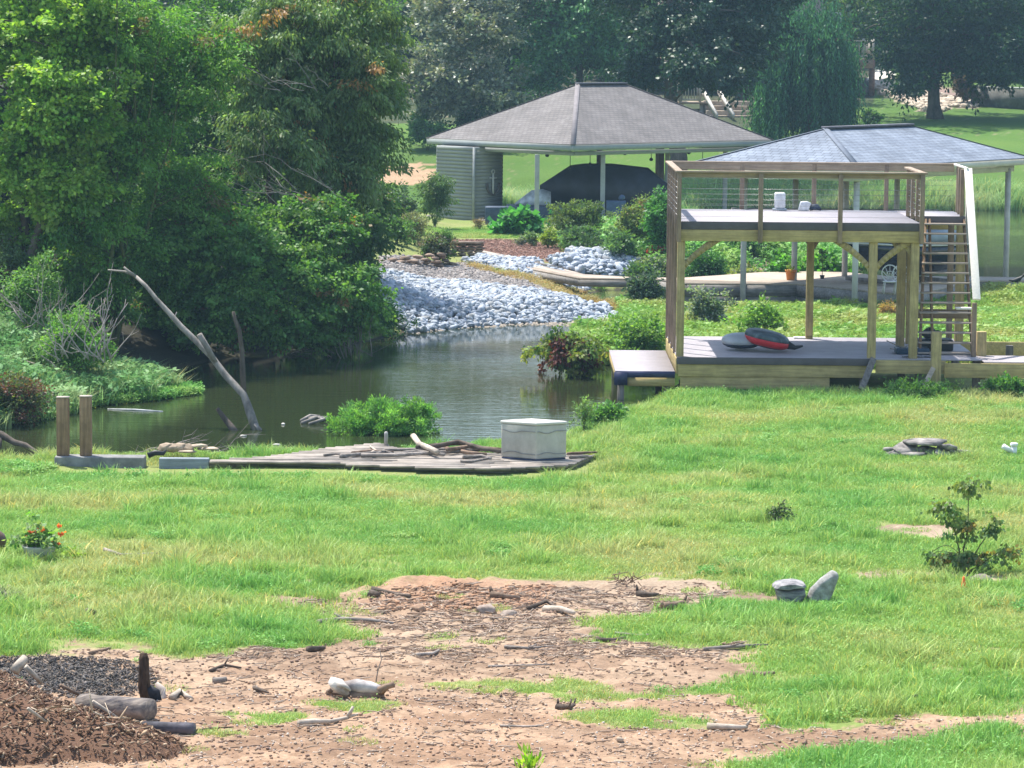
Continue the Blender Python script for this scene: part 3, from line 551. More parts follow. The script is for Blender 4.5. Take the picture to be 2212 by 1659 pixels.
# ------------------------------------------------------------------ two-storey dock
WY = wood("new_pine_z", (.46,.355,.17), 'z', .2); WX = wood("new_pine_x", (.47,.36,.16), 'x', .16); WYY = wood("new_pine_y", (.47,.36,.16), 'y', .16)
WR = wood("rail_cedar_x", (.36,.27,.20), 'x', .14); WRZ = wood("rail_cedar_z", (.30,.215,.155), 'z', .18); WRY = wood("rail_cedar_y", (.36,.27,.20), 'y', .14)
PALEB = wood("sun_glare_board", (.80,.74,.66), 'y', .04); WSTAIR = wood("stair_brown", (.27,.19,.12), 'x', .18); WSTZ = wood("stair_brown_z", (.27,.17,.10), 'z', .18)  # handrail boards: sun glare put into a near-white wood colour
COMP = simple("composite_deck", (.37,.34,.36), .7, .06, 3, .1, .3); COMPE = simple("composite_edge", (.11,.095,.10), .7, .1, 3, .1, .3)
STEEL = simple("steel_cable", (.22,.22,.22), .35, .05, 5, 0, .5, metal=.7)
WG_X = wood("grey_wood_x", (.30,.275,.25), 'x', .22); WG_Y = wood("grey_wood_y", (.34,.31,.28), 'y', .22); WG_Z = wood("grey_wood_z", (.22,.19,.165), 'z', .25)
WTAN = wood("tan_planks", (.43,.35,.275), 'x', .15)
YF, YB = 69.6, 74.3
ZL, ZU = 0.90, 3.69
def X3(zx, Y, zy=900): return at(1404.1+zx*.36523, 252+zy*.36523, Y).x     # x of a read-out column at distance Y
def Z3(zy, Y, zx=900): return at(1404.1+zx*.36523, 252+zy*.36523, Y).z
xL = X3(185, YF, 620); xR = X3(1600, YF, 620); xLand = X3(1862, 72.4, 570)
dock = thing("two_storey_dock", "new yellow pine two-storey dock with railed upper deck and stairs", "dock", (xL, YF, ZL))
def dp(name, mb, mat, bevel=.006, parent=None): return mesh_obj(name, mb, mat, parent or dock, False, bevel)
def planks_y(x0, x1, y0, y1, z0, z1, n):      # boards running in x, laid side by side in y
    mb = MB(); dy = (y1-y0)/n
    for i in range(n): mb.box(x0, x1, y0+i*dy+.003, y0+(i+1)*dy-.003, z0, z1)
    return mb
# upper deck: boards, dark edge, beams
dp("upper_deck_floor", planks_y(xL, xR, YF, YB, ZU-.03, ZU, 33), COMP, 0)
dp("landing_floor", planks_y(xR+.004, xLand, 72.3, YB, ZU-.03, ZU, 14), COMP, 0)
m = MB(); m.box(xL, xR, YF-.022, YF-.002, ZU-.165, ZU+.002); m.box(xL-.022, xL-.002, YF-.022, YB, ZU-.165, ZU+.002); m.box(xR+.002, xLand, 72.275, 72.297, ZU-.165, ZU+.002); dp("deck_edge_board", m, COMPE)
m = MB(); m.box(xL-.03, xR+.03, YF-.01, YF+.04, ZU-.40, ZU-.168); m.box(xL-.03, xR+.03, YF+2.3, YF+2.36, ZU-.40, ZU-.17); m.box(xL-.03, xLand, YB-.06, YB-.0, ZU-.40, ZU-.17); dp("beam", m, WX)
m = MB()
for i in range(14):
    x = xL+.02+(xR-xL-.08)*i/13
    for y0, y1 in ((YF+.043, YF+2.297), (YF+2.363, YB-.063)): m.box(x, x+.04, y0, y1, ZU-.24, ZU-.034)
dp("floor_joist", m, WYY, 0)
# lower deck
xLR = X3(2212, 70, 1450)+3
xb = X3(1320, YF, 1430)
dp("lower_deck_floor", planks_y(xL-.05, X3(1925, 70.5, 1400), YF-.02, YB, ZL-.03, ZL, 33), COMP, 0)
dp("walkway_floor", planks_y(X3(1930, 70.5, 1400), xLR, YF-.35, YF+1.0, ZL-.04, ZL-.01, 10), COMP, 0)
m = MB(); m.box(xL-.055, xb, YF-.045, YF-.022, ZL-.145, ZL+.003); m.box(xb, xLR, YF-.395, YF-.372, ZL-.05, ZL-.008) if False else None
dp("lower_edge_board", m, COMPE)
m = MB(); m.box(xL-.02, X3(1300, YF), YF+.0, YF+.05, ZL-.40, ZL-.148); m.box(xL+.02, X3(1075, YF), YF+.03, YF+.07, ZL-.66, ZL-.402); dp("skirt_board", m, WX)
m = MB(); m.box(X3(1345, YF), X3(1760, YF), YF-.045, YF+.0, ZL-.30, ZL-.032); m.box(X3(1740, YF), xLR, YF-.40, YF-.352, ZL-.34, ZL-.043); dp("skirt_board", m, WX)
m = MB(); m.box(xL-.07, xL-.02, YF+.05, YB, ZL-.35, ZL-.03); m.box(xL, xLR, YB-.3, YB-.24, ZL-.35, ZL-.04); dp("side_board", m, WYY)
m = MB()
for x in np.linspace(xL+.3, xLR-.5, 9): 
    for y in (YF+.25, YF+3.6): m.beam((x, y, -.6), (x, y, ZL-.041), .15)
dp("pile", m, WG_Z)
# posts
def post(zx0, zx1, Y, z0, z1, mat=WY, d=None, name="post"):
    a, b = X3(zx0, Y), X3(zx1, Y); d = d or min(b-a, .15); mb = MB(); mb.box(a, b, Y, Y+d, z0, z1); return dp(name, mb, mat, .008)
zbm = ZU-.402
post(162, 206, YF+.045, ZL, zbm); post(1296, 1345, YF+.045, ZL, zbm); post(1542, 1592, YF+.045, ZL, zbm)
post(928, 970, YB-.42, ZL, zbm, WY); post(1465, 1515, 72.2, ZL, zbm, WY); post(1520, 1545, 72.9, ZL, zbm, WY)
post(1762, 1795, 73.2, ZL, ZU-.17, WRZ); post(1812, 1862, 73.6, ZL, ZU-.17, WY)
# narrow full-height posts along the left side (posts carry the side rail)
for Y in (YF+1.1, YF+2.2, YF+3.3, YB-.12):
    mb = MB(); mb.box(xL-.085, xL-.025, Y, Y+.06, ZL-.03, ZU+.98); dp("side_post", mb, WRZ, .006)
# railing
def rpost(zx0, zx1, Y, z0, z1, dy=0.09): 
    a, b = X3(zx0, Y, 500), X3(zx1, Y, 500); mb = MB(); mb.box(a, b, Y-dy, Y, z0, z1); dp("rail_post", mb, WRZ, .006)
RT = ZU+1.0
for a, b in ((160,185),(641,668),(1113,1139),(1597,1623)): rpost(a, b, YF-.024, ZU-.42, RT)
for a, b in ((530,556),(955,981),(1383,1407),(1808,1830)): rpost(a, b, YB+.1, ZU-.3, RT)
for k in range(1, 4):
    Y = YF+k*.85; mb = MB(); mb.box(xR-.0, xR+.08, Y, Y+.08, ZU-.0, RT); dp("rail_post", mb, WRZ, .006)
rf = X3(1640, YF, 340)
m = MB(); m.box(xL-.13, rf, YF-.13, YF+.01, RT+.002, RT+.042); dp("top_rail", m, WR)
m = MB(); m.box(xL-.13, xLand+.05, YB+.0, YB+.14, RT+.002, RT+.042); dp("top_rail", m, WR)
m = MB(); m.box(xL-.13, xL+.01, YF+.013, YB-.003, RT+.002, RT+.042); dp("top_rail", m, WRY)
m = MB(); m.box(xR-.04, xR+.1, YF+.013, YF+2.75, RT+.002, RT+.042); dp("top_rail", m, WRY)
m = MB(); m.box(xL-.02, xR, YF-.022, YF+.016, RT-.10, RT); dp("sub_rail", m, WR); m = MB(); m.box(xL-.02, xLand, YB+.015, YB+.055, RT-.14, RT); dp("sub_rail", m, WR)
m = MB()
for i in range(7):
    z = ZU+.11+i*.112
    m.tube([(xL, YF-.06, z), (xR+.05, YF-.06, z)], .003, 5); m.tube([(xL, YB+.05, z), (xLand, YB+.05, z)], .003, 5)
    m.tube([(xL-.07, YF, z), (xL-.07, YB, z)], .0045, 5); m.tube([(xR+.04, YF, z), (xR+.04, YF+2.7, z)], .006, 5)
dp("cable", m, STEEL, 0)
# curved braces
def brace(px, side, Y, top, drop, run, mat=WY, w=.11):
    """px: x of post face; side -1/+1; curved outwards up to the beam"""
    pts = []; n = 9
    for i in range(n+1):
        t = i/n; pts.append((px+side*run*t**1.35, top-drop*(1-t)))
    inner = [(x, z) for x, z in pts]; outer = []
    for i, (x, z) in enumerate(pts):
        j0, j1 = pts[max(i-1, 0)], pts[min(i+1, n)]; dx, dz = j1[0]-j0[0], j1[1]-j0[1]; l = math.hypot(dx, dz); wd = w*(1+.5*abs(i/n-.0)*(i/n))
        outer.append((x-side*dz/l*0-dz/l*wd*side*-1*-1 if False else x+(-dz/l)*wd*side, z+(dx/l)*wd*side))
    inner[-1] = (inner[-1][0], top); outer = [(x, min(z, top)) for x, z in outer]
    mb = MB()
    for i in range(n):
        q = [inner[i], inner[i+1], outer[i+1], outer[i]]; mb.prism([(x, Y, z) for x, z in q], (0, .07, 0))
    dp("curved_brace", mb, mat, 0)
brace(X3(1345, YF), 1, YF+.08, zbm, .62, .75); brace(X3(1296, YF), -1, YF+.08, zbm, .62, .75); brace(X3(206, YF), 1, YF+.08, zbm, .62, .75)
brace(X3(968, YB), 1, YB-.40, zbm, .42, .32, WRZ); brace(X3(930, YB), -1, YB-.40, zbm, .42, .32, WRZ); brace(X3(206, YF)+.0, 1, YB-.5, zbm, .5, .55, WRZ)
brace(X3(1542, YF), -1, YF+.12, zbm, .3, .25); brace(X3(1465, 72.2), -1, 72.25, zbm, .4, .3)
# stairs: 14 open treads between stringers
n = 14; y0s, y1s = 72.25, 70.55; lx0, lx1 = X3(1627, 72.2, 600), X3(1866, 72.2, 600); bx0, bx1 = X3(1580, y1s, 1380), X3(1915, y1s, 1380)
for i in range(n):
    t = (i+.6)/n; z = ZU-(ZU-ZL)*t-.02; y = y0s+(y1s-y0s)*t; a = lx0+(bx0-lx0)*t; b = lx1+(bx1-lx1)*t
    mb = MB(); mb.box(a, b, y-.13, y+.10, z-.035, z); dp("tread", mb, wood("tread_wood", (.36,.30,.25), 'x', .12) if i == 0 else bpy.data.materials["tread_wood"], .004)
dz = ZU-.1
for (xa, xb_) in ((lx0+.02, bx0+.06), ((lx0*.88+lx1*.12), bx0*.72+bx1*.28), (lx1-.02, bx1-.02)):
    mb = MB(); mb.beam((xa, y0s+.05, dz), (xb_, y1s+.05, ZL+.02), .04, .19, up=(0, 1, .6)); dp("stringer", mb, WSTZ, .004)
m = MB(); m.box(X3(1585, 71.2, 1150), X3(1915, 71.2, 1150), 71.9, 71.95, Z3(1187, 71.9), Z3(1132, 71.9)); dp("cross_beam", m, WSTAIR)
# bright handrail board and its posts
hx0, hx1 = X3(1880, 72.3, 300), X3(1932, 70.1, 1080)
m = MB(); m.beam((hx0, 72.25, RT+.02), (hx1, 70.1, Z3(1082, 70.1, 1932)), .165, .045, up=(0, 1, .4)); dp("handrail", m, PALEB, .006)
m = MB(); m.box(X3(1795, YB), X3(1850, 72.4), 72.2, YB-.003, RT+.003, RT+.043); dp("top_rail", m, PALEB)
post(1912, 1940, 70.15, ZL, Z3(1095, 70.1), WRZ, .09, "handrail_post"); post(1826, 1850, 72.3, ZU, RT, WRZ, .08, "rail_post"); post(1812, 1830, 73.1, ZU, RT, WRZ, .08, "rail_post")
m = MB(); m.box(X3(1812, 70, 1120), X3(1905, 70, 1120), 70.0, 70.2, Z3(1133, 70), Z3(1122, 70)); dp("grab_board", m, PALEB)
# stub posts and leaning props at the walkway
post(1677, 1735, YF-.55, ZL-.55, Z3(1266, YF-.5), WY, .15, "mooring_post"); post(1945, 2001, YF+.85, ZL-.5, Z3(1262, YF+.9), WY, .15, "mooring_post")
m = MB(); a = at(1404+1322*.3652, 252+1432*.3652, YF-.07); b = at(1404+1250*.3652, 252+1615*.3652, YF-.75); b.z = max(b.z, -.05); m.beam(a, b, .13, .06, up=(0, 1, 0)); dp("leaning_prop", m, WG_Z)
m = MB(); a = at(1404+1690*.3652, 252+1460*.3652, YF-.45); b = at(1404+1603*.3652, 252+1630*.3652, YF-.95); m.beam(a, b, .10, .05, up=(0, 1, 0)); dp("leaning_prop", m, WTAN)
# low swim platform at the left
pz = .60; px0, px1 = 2.12, at(1460, 802, YF).x-.02
sp = thing("swim_platform", "low grey-topped platform projecting over the water left of the dock", "platform", (2.8, 72, pz))
mesh_obj("platform_floor", planks_y(px0, px1, YF, YB-.2, pz-.03, pz, 30), COMP, sp)
m = MB(); m.box(px0, px1, YF-.024, YF-.002, pz-.13, pz+.002); m.box(px0-.022, px0+.25, YF-.03, YF-.025, pz-.29, pz-.02); mesh_obj("edge_board", m, simple("navy_trim", (.035,.04,.10), .5, .1, 3), sp)
m = MB(); m.box(px0+.25, px1, YF+.0, YF+.05, pz-.31, pz-.132); m.box(px0-.0, px0+.05, YF+.05, YB-.2, pz-.25, pz-.032); mesh_obj("rim_joist", m, WX, sp)
for x, y in ((px0+.12, YF+.1), (px1-.15, YF+.2), (px0+.12, YB-.5), (px1-.15, YB-.5)):
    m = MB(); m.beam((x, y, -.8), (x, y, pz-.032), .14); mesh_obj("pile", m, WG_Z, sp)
# ------------------------------------------------------------------ things lying on the dock
NAVY = simple("navy_fabric", (.035,.05,.085), .6, .3, 9, .3); RED = simple("red_vinyl", (.55,.02,.03), .4, .1, 6); GREYV = simple("grey_vinyl", (.38,.41,.44), .5, .08, 3); BLK = simple("black_rubber", (.02,.022,.026), .5, .3, 5)
def zp(zx, zy, Y): return at(1404.1+zx*.36523, 252+zy*.36523, Y)
def pillow(c, rx, ry, rz, e=2.6, n=28, k=12, tilt=0):
    rings = []
    for i in range(k+1):
        u = -pi/2+pi*i/k; cz = math.copysign(abs(sin(u))**(2/e), sin(u))*rz; cr = max(abs(cos(u))**(2/e), .02)
        rings.append([(c[0]+rx*cr*cos(2*pi*j/n), c[1]+ry*cr*sin(2*pi*j/n), c[2]+cz+tilt*rx*cr*cos(2*pi*j/n)) for j in range(n)])
    return rings
t = thing("float_tube", "round grey towable tube with navy underside lying on the lower deck", "towable tube", (zp(540, 1390, 71.2).x, 71.2, ZL))
c = (zp(540, 1340, 71.2).x, 71.2, ZL+.20); r = pillow(c, .42, .5, .165, 2.3)
mesh_obj("underside", MB().loft(r[:6]), NAVY, t, True); mesh_obj("cover", MB().loft(r[5:]), GREYV, t, True)
t = thing("ski_tube", "navy and red towable tube leaning on the grey tube", "towable tube", (zp(700, 1390, 70.9).x, 70.9, ZL))
c = (zp(692, 1335, 70.9).x, 70.9, ZL+.27); r = pillow(c, .47, .5, .19, 2.8, tilt=-.2)
mesh_obj("underside", MB().loft(r[:4]), NAVY, t, True); mesh_obj("red_band", MB().loft(r[3:7]), RED, t, True); mesh_obj("top_cover", MB().loft(r[6:]), simple("slate_cover", (.10,.135,.16), .5, .4, 1.2, .4, stretch=(1,14,1)), t, True)
m = MB(); m.tube([(c[0]+.40, 70.85, ZL+.16), (c[0]+.58, 70.8, ZL+.1), (c[0]+.74, 70.75, ZL+.14)], [.10, .05, .02], 8); mesh_obj("tow_strap", m, BLK, t, True)
t = thing("tool_tray", "long dark blue tray leaning beside the foot of the stairs", "tray", tuple(zp(1560, 1390, 70.7)))
p0, p1 = zp(1455, 1380, 70.6), zp(1650, 1385, 70.6); m = MB(); m.box(p0.x, p1.x, 70.5, 70.95, ZL+.004, ZL+.13); mesh_obj("tray_body", m, simple("dark_blue_plastic", (.02,.045,.08), .45, .1, 4), t, bevel=.02)
m = MB()
for a, b in (((1400,1325),(1500,1372)),((1480,1372),(1545,1345)),((1420,1372),(1475,1376))): m.tube([zp(*a, 70.6), zp(*b, 70.7)], .012, 6)
mesh_obj("rod", m, TWIG, t)
t = thing("storage_bin", "black bin under the stairs with grey objects on top", "bin", tuple(zp(1700, 1370, 71.4)))
p0, p1 = zp(1590, 1380, 71.3), zp(1795, 1380, 71.3); m = MB(); m.box(p0.x, p1.x, 71.3, 71.9, ZL+.004, ZL+.24); mesh_obj("bin_body", m, BLK, t, bevel=.03)
m = MB(); m.stone((p0.x+.25, 71.6, ZL+.36), (.18, .16, .14), 5); m.stone((p1.x-.3, 71.6, ZL+.33), (.15, .16, .11), 8); mesh_obj("bundle", m, simple("dark_bundle", (.05,.05,.055), .8), t)
m = MB(); rr = random.Random(4)
for i in range(9): 
    a = zp(1490+i*22, 1415+rr.uniform(-4, 10), YF+.3); a.z = ZL+.02; m.beam(a, a+Vector((rr.uniform(.12, .3), rr.uniform(-.15, .15), .01)), .05, .025)
single("scrap_boards", "small loose dark scraps and slats beside the mooring post", "scraps", m, simple("dark_scrap", (.06,.06,.075), .8, .5, 20, col2=(.3,.3,.32)))
m = MB(); a = zp(850, 1300, 74.0); m.box(a.x, a.x+.32, 73.9, 74.1, ZL+.003, ZL+.035); m.box(a.x+.27, a.x+.40, 73.88, 74.12, ZL+.037, ZL+.07); single("folded_cloth", "white folded cloth at the back edge of the lower deck", "cloth", m, simple("white_cloth", (.72,.72,.70), .8), bevel=.01)
# ------------------------------------------------------------------ hip-roofed boathouses
def shingles(name, c, c2, sc=1.0):
    m, n, b = newmat(name); tc = n.nodes.new("ShaderNodeTexCoord"); br = n.nodes.new("ShaderNodeTexBrick"); br.inputs["Scale"].default_value = 4.2*sc; br.inputs["Mortar Size"].default_value = .035
    br.inputs["Color1"].default_value = (*c, 1); br.inputs["Color2"].default_value = (*c2, 1); br.inputs["Mortar"].default_value = tuple(x*.55 for x in c)+(1,); br.inputs["Brick Width"].default_value = .9; br.inputs["Row Height"].default_value = .62
    nz = n.nodes.new("ShaderNodeTexNoise"); nz.inputs["Scale"].default_value = .9; nz.inputs["Detail"].default_value = 9; nz.inputs["Roughness"].default_value = .7
    mr = n.nodes.new("ShaderNodeMapRange"); mr.inputs[1].default_value = .3; mr.inputs[2].default_value = .7; mr.inputs[3].default_value = .72; mr.inputs[4].default_value = 1.25
    at_ = n.nodes.new("ShaderNodeAttribute"); at_.attribute_name = "Col"
    n.links.new(at_.outputs["Vector"], br.inputs["Vector"]); n.links.new(tc.outputs["Object"], nz.inputs["Vector"]); n.links.new(nz.outputs["Fac"], mr.inputs[0])
    s = n.nodes.new("ShaderNodeVectorMath"); s.operation = 'SCALE'; n.links.new(br.outputs["Color"], s.inputs[0]); n.links.new(mr.outputs[0], s.inputs[3]); n.links.new(s.outputs[0], b.inputs["Base Color"])
    b.inputs["Roughness"].default_value = .85; b.inputs["Specular IOR Level"].default_value = .25
    bp = n.nodes.new("ShaderNodeBump"); bp.inputs["Strength"].default_value = .5; bp.inputs["Distance"].default_value = .02; n.links.new(br.outputs["Fac"], bp.inputs["Height"]); bp.invert = True; n.links.new(bp.outputs[0], b.inputs["Normal"])
    return m
def hip_roof(root, A, u, v, s, L, ze, zr, mat, capmat, fascia, soffit, fh=.2):
    A = Vector((A[0], A[1], 0)); u = Vector((u[0], u[1], 0)); v = Vector((v[0], v[1], 0))
    a = A+Vector((0,0,ze)); b = A+u*2*s+Vector((0,0,ze)); c = A+v*L+Vector((0,0,ze)); d = A+u*2*s+v*L+Vector((0,0,ze)); r0 = A+u*s+v*s+Vector((0,0,zr)); r1 = A+u*s+v*(L-s)+Vector((0,0,zr))
    V = []; Fs = []; C = []
    for poly, ax in (((b,a,r0),u),((a,c,r1,r0),v),((c,d,r1),u),((d,b,r0,r1),v)):
        P0 = poly[0]; nrm = (poly[1]-poly[0]).cross(poly[2]-poly[0]).normalized(); dn = nrm.cross(ax).normalized(); k = len(V)
        for p in poly: V.append(tuple(p)); C.append(((p-P0).dot(ax)+50, (p-P0).dot(dn)+50, 0))
        Fs.append(tuple(range(k, k+len(poly))))
    V = np.array(V); fs = {}
    for f in Fs: fs.setdefault(len(f), []).append(f)
    mesh_obj("roof", (V, [np.array(f) for f in fs.values()]), mat, root, col=np.array(C))
    m = MB()
    for p, q in ((a,b),(a,c),(c,d),(b,d)): m.beam(p+Vector((0,0,-.012)), q+Vector((0,0,-.012)), .04, .022)
    for p, q in ((a,r0),(b,r0),(c,r1),(d,r1)): m.beam(p+Vector((0,0,.008)), q+Vector((0,0,.008)), .17, .006)
    mesh_obj("hip_cap", m, capmat, root)
    m = MB(); m.beam(r0+Vector((0,0,.03)), r1+Vector((0,0,.03)), .28, .05); mesh_obj("ridge_vent", m, simple(root.name+"_vent", (.16,.155,.18), .8), root)
    m = MB(); e = Vector((0,0,-.012-fh/2-.012)); i = .012
    for p, q in ((a,b),(a,c),(c,d),(b,d)):
        k = (r0+r1)/2; off = (Vector((k.x,k.y,0))-Vector(((p.x+q.x)/2,(p.y+q.y)/2,0))); off = off.normalized()*.02; m.beam(p+e+off, q+e+off, .03, fh)
    mesh_obj("fascia", m, fascia, root)
    m = MB(); z = ze-fh-.012; q = [a+(u+v)*.05, a+v*(L-.05)+u*.05, d-(u+v)*.05, b+v*.05-u*.05]; m.prism([Vector((p.x,p.y,z)) for p in q], (0,0,.02)); mesh_obj("soffit", m, soffit, root)
SID = simple("grey_siding", (.29,.30,.295), .6, .04, 2, 0)
def siding(root, a, b, z0, z1, th=.12, n=None, out=None):
    n = n or int((z1-z0)/.125); mb = MB(); a = Vector(a); b = Vector(b); d = (b-a).normalized(); o = Vector((d.y, -d.x, 0)) if out is None else out
    for i in range(n):
        z = z0+(z1-z0)*i/n; h = (z1-z0)/n
        q = [a+Vector((0,0,z))+o*.03, a+Vector((0,0,z+h))+o*.004, a+Vector((0,0,z+h))-o*th, a+Vector((0,0,z))-o*th]; mb.prism(q, b-a)
    return mesh_obj("siding_wall", mb, SID, root)
WHITEP = simple("white_paint", (.58,.57,.54), .55, .06, 3); GREYP = simple("grey_blue_fascia", (.33,.355,.37), .5, .05, 3); DSOF = simple("soffit_brown", (.10,.085,.075), .8)
# first boathouse
A = (2.0, 116.0); th = math.atan2(.738, .675); u = (-.675, .738); v = (.738, .675); s1 = 3.8; L1 = 9.95
bh = thing("boathouse", "boathouse with brown-grey hip roof and closed grey siding corner room", "boathouse", (A[0]+u[0]*s1+v[0]*5, A[1]+u[1]*s1+v[1]*5, .8))
hip_roof(bh, A, u, v, s1, L1, 3.60, 5.55, shingles("brown_shingles", (.152,.138,.132), (.188,.172,.165)), simple("cap_brown", (.205,.185,.188), .85, .1, 4), GREYP, DSOF, .19)
U = Vector((u[0], u[1], 0)); Vv = Vector((v[0], v[1], 0)); A3 = Vector((A[0], A[1], 0))
corner = Vector((at(1023, 450, 119.4).x, 119.4, 0)); c2 = corner+U*1.98; c3 = corner+Vv*1.36
siding(bh, c2, corner, .55, 3.36); siding(bh, corner+Vv*.005, c3, .55, 3.36); siding(bh, c2+Vv*1.36, c2+Vv*.01, .55, 3.36, out=-Vv*0+U); siding(bh, c3+U*.02, c3+U*1.98, .55, 3.36, out=Vv)
m = MB(); m.beam(corner+Vector((0,0,.55))-Vector((0,.035,0)), corner+Vector((0,0,3.36))-Vector((0,.035,0)), .09); mesh_obj("corner_trim", m, simple("trim", (.34,.35,.345), .6), bh)
m = MB(); P0 = A3+U*.35+Vv*.35; P1 = P0+U*(2*s1-.7); P2 = P0+Vv*(L1-.7)
m.beam(P0+Vector((0,0,3.27)), P1+Vector((0,0,3.27)), .1, .14); m.beam(P0+Vv*.06+Vector((0,0,3.27)), P2+Vector((0,0,3.27)), .1, .14); m.beam(P1+Vector((0,0,3.27)), P1+Vv*(L1-.7)+Vector((0,0,3.27)), .1, .14); m.beam(P2+Vector((0,0,3.27)), P2+U*(2*s1-.7)+Vector((0,0,3.27)), .1, .14)
mesh_obj("eave_beam", m, GREYP, bh)
BPOST = simple("post_grey", (.40,.40,.38), .7, .1, 3); BPOSTD = wood("post_brown", (.16,.12,.095), 'z')
def bpost(px, Y, z0, z1, w=.15, mat=BPOST, root=bh, name="post"):
    x = at(px, 400, Y).x; mb = MB(); mb.box(x-w/2, x+w/2, Y-w/2, Y+w/2, z0, z1); mesh_obj(name, mb, mat, root, bevel=.01)
bpost(1160, 117.3, -.6, 3.2, .16); bpost(1302, 117.7, -.6, 3.2, .16); bpost(1294, 124.5, -.6, 3.33, .2, BPOSTD); bpost(1428, 123.5, -.6, 3.33, .2, BPOSTD); bpost(1441, 121.3, -.6, 3.2, .16, BPOST); bpost(1566, 122.6, -.6, 3.2, .16, BPOST); bpost(1420, 127, -.6, 3.33, .16, BPOSTD)
# platform of the boathouse
q = [A3+Vector((0,0,.72)), A3+Vv*(L1)+Vector((0,0,.72)), A3+Vv*L1+U*.9+Vector((0,0,.72)), A3+Vv*.9+U*.9+Vector((0,0,.72)), A3+Vv*.9+U*2*s1+Vector((0,0,.72)), A3+U*2*s1+Vector((0,0,.72))]
m = MB(); m.prism(q, (0,0,.12)); mesh_obj("platform", m, WG_X, bh)
# anchor ornament
an = thing("anchor_ornament", "white and brass anchor decoration hung on the grey boathouse wall", "ornament", tuple(corner+Vv*.85+Vector((0,0,1.9))))
wp = corner+Vv*.85-U*0; o = Vector((Vv.y, -Vv.x, 0))*.07; cz = 1.98
m = MB(); m.tube([wp+o+Vector((0,0,cz-.3)), wp+o+Vector((0,0,cz+.42))], .035, 8); m.tube([wp+o-Vv*.16+Vector((0,0,cz+.28)), wp+o+Vv*.16+Vector((0,0,cz+.28))], .028, 8)
m.tube([wp+o+Vector((0,0,cz+.5))+Vv*.07*cos(a_)+Vector((0,0,.07*sin(a_))) for a_ in np.linspace(0, 2*pi, 13)], .018, 6, False); mesh_obj("shank", m, WHITEP, an)
m = MB(); m.tube([wp+o+Vv*.27*sin(a_)+Vector((0,0,cz-.03-.27*cos(a_))) for a_ in np.linspace(-1.5, 1.5, 13)], [.012]+[.04]*11+[.012], 8)
for sg in (-1, 1): m.beam(wp+o+Vv*sg*.27+Vector((0,0,cz-.12)), wp+o+Vv*sg*.29+Vector((0,0,cz+.1)), .1, .03)
mesh_obj("fluke_arc", m, simple("bronze", (.12,.10,.09), .5), an)
# hooks and lamps that hang along the eave
for i, px in enumerate((1182, 1232, 1275, 1350, 1368, 1407, 1488, 1518)):
    Y = 117.5+(px-1160)*.017; x = at(px, 325, Y).x; m = MB(); L = (.14, .62, .5, .16, .14, .4, .2, .55)[i]; m.tube([(x, Y, 3.33), (x, Y, 3.33-L)], .012, 5); m.lathe((x, Y, 3.33-L-.1), [(.01, 0), (.06, .02), (.07, .07), (.03, .12), (.01, .13)], 10)
    single("hanging_lamp", ("black lamp just left of the first boathouse post", "long pendant left of the middle of the boathouse opening", "long pendant near the boathouse's second post", "short black lamp of a pair right of the second post",
        "right one of two short lamps past the second post", "pendant hanging before the brown boathouse posts", "tilted black lamp near the boathouse's right end", "long pendant at the boathouse's far right end")[i], "lamp", m, BLK, "lamps hanging along the boathouse eave")
# big dark covered boat
TARP = simple("black_tarp", (.018,.02,.03), .55, .3, 1.2, .5, .4)
def D2(px, py, Y): return at(px, py, Y)
cb = thing("covered_boat", "boat under a peaked black tarp inside the brown-roofed boathouse", "covered boat", tuple(D2(1290, 440, 120)))
ring0 = [(1168,446),(1166,400),(1232,357),(1262,353),(1322,353),(1400,362),(1445,398),(1450,446)]
ra = [tuple(D2(a, b, 119.3)+Vector((0,0,-.12 if 1 < i < 6 else 0))) for i, (a, b) in enumerate(ring0)]; rb = [tuple(D2(a, b, 120.6)) for a, b in ring0]; rc = [tuple(D2(a, b+(6 if 1 < i < 6 else 0), 121.9)+Vector((0,0,-.05))) for i, (a, b) in enumerate(ring0)]
mesh_obj("tarp", MB().loft([ra, rb, rc]), TARP, cb)
m = MB(); p, q_ = D2(1180, 460, 120.2), D2(1450, 460, 120.2); m.loft([[(x, 120.6+sy*wd, z) for sy, z in ((-1, 1.35), (-.8, .95), (0, .75), (.8, .95), (1, 1.35))] for x, wd in ((p.x, .25), (p.x+.8, .9), (q_.x-.6, 1.0), (q_.x, .9))]); mesh_obj("hull", m, simple("hull_dark_blue", (.05,.07,.10), .35, .1, 2), cb)
for k in (.25, .75):
    x = p.x+(q_.x-p.x)*k; m = MB(); m.box(x-.08, x+.08, 119.6, 121.6, -.5, .73); mesh_obj("cradle", m, WG_Z, cb)
js = thing("covered_watercraft", "small craft under a silver-white cover beside the black tarp", "watercraft", tuple(D2(1140, 446, 119)))
a, b = D2(1112, 442, 119), D2(1172, 425, 119); m = MB()
m.loft([[(a.x+(b.x-a.x)*t_, 119+sy*wd, a.z+h_*hh) for sy, h_ in ((-1, 0), (-.9, .5), (-.3, 1), (.3, 1), (.9, .5), (1, 0))] for t_, wd, hh in ((0, .1, .05), (.3, .35, .28), (.6, .4, .5), (1.0, .4, .55), (1.3, .3, .45))]); mesh_obj("cover", m, simple("silver_cover", (.55,.57,.60), .4, .25, 4, .5), js, True)
m = MB(); m.box(a.x-.3, b.x+1.0, 118.2, 119.9, .84, a.z-.02); mesh_obj("dock_float", m, simple("slate_float", (.07,.10,.15), .5), js, bevel=.04)
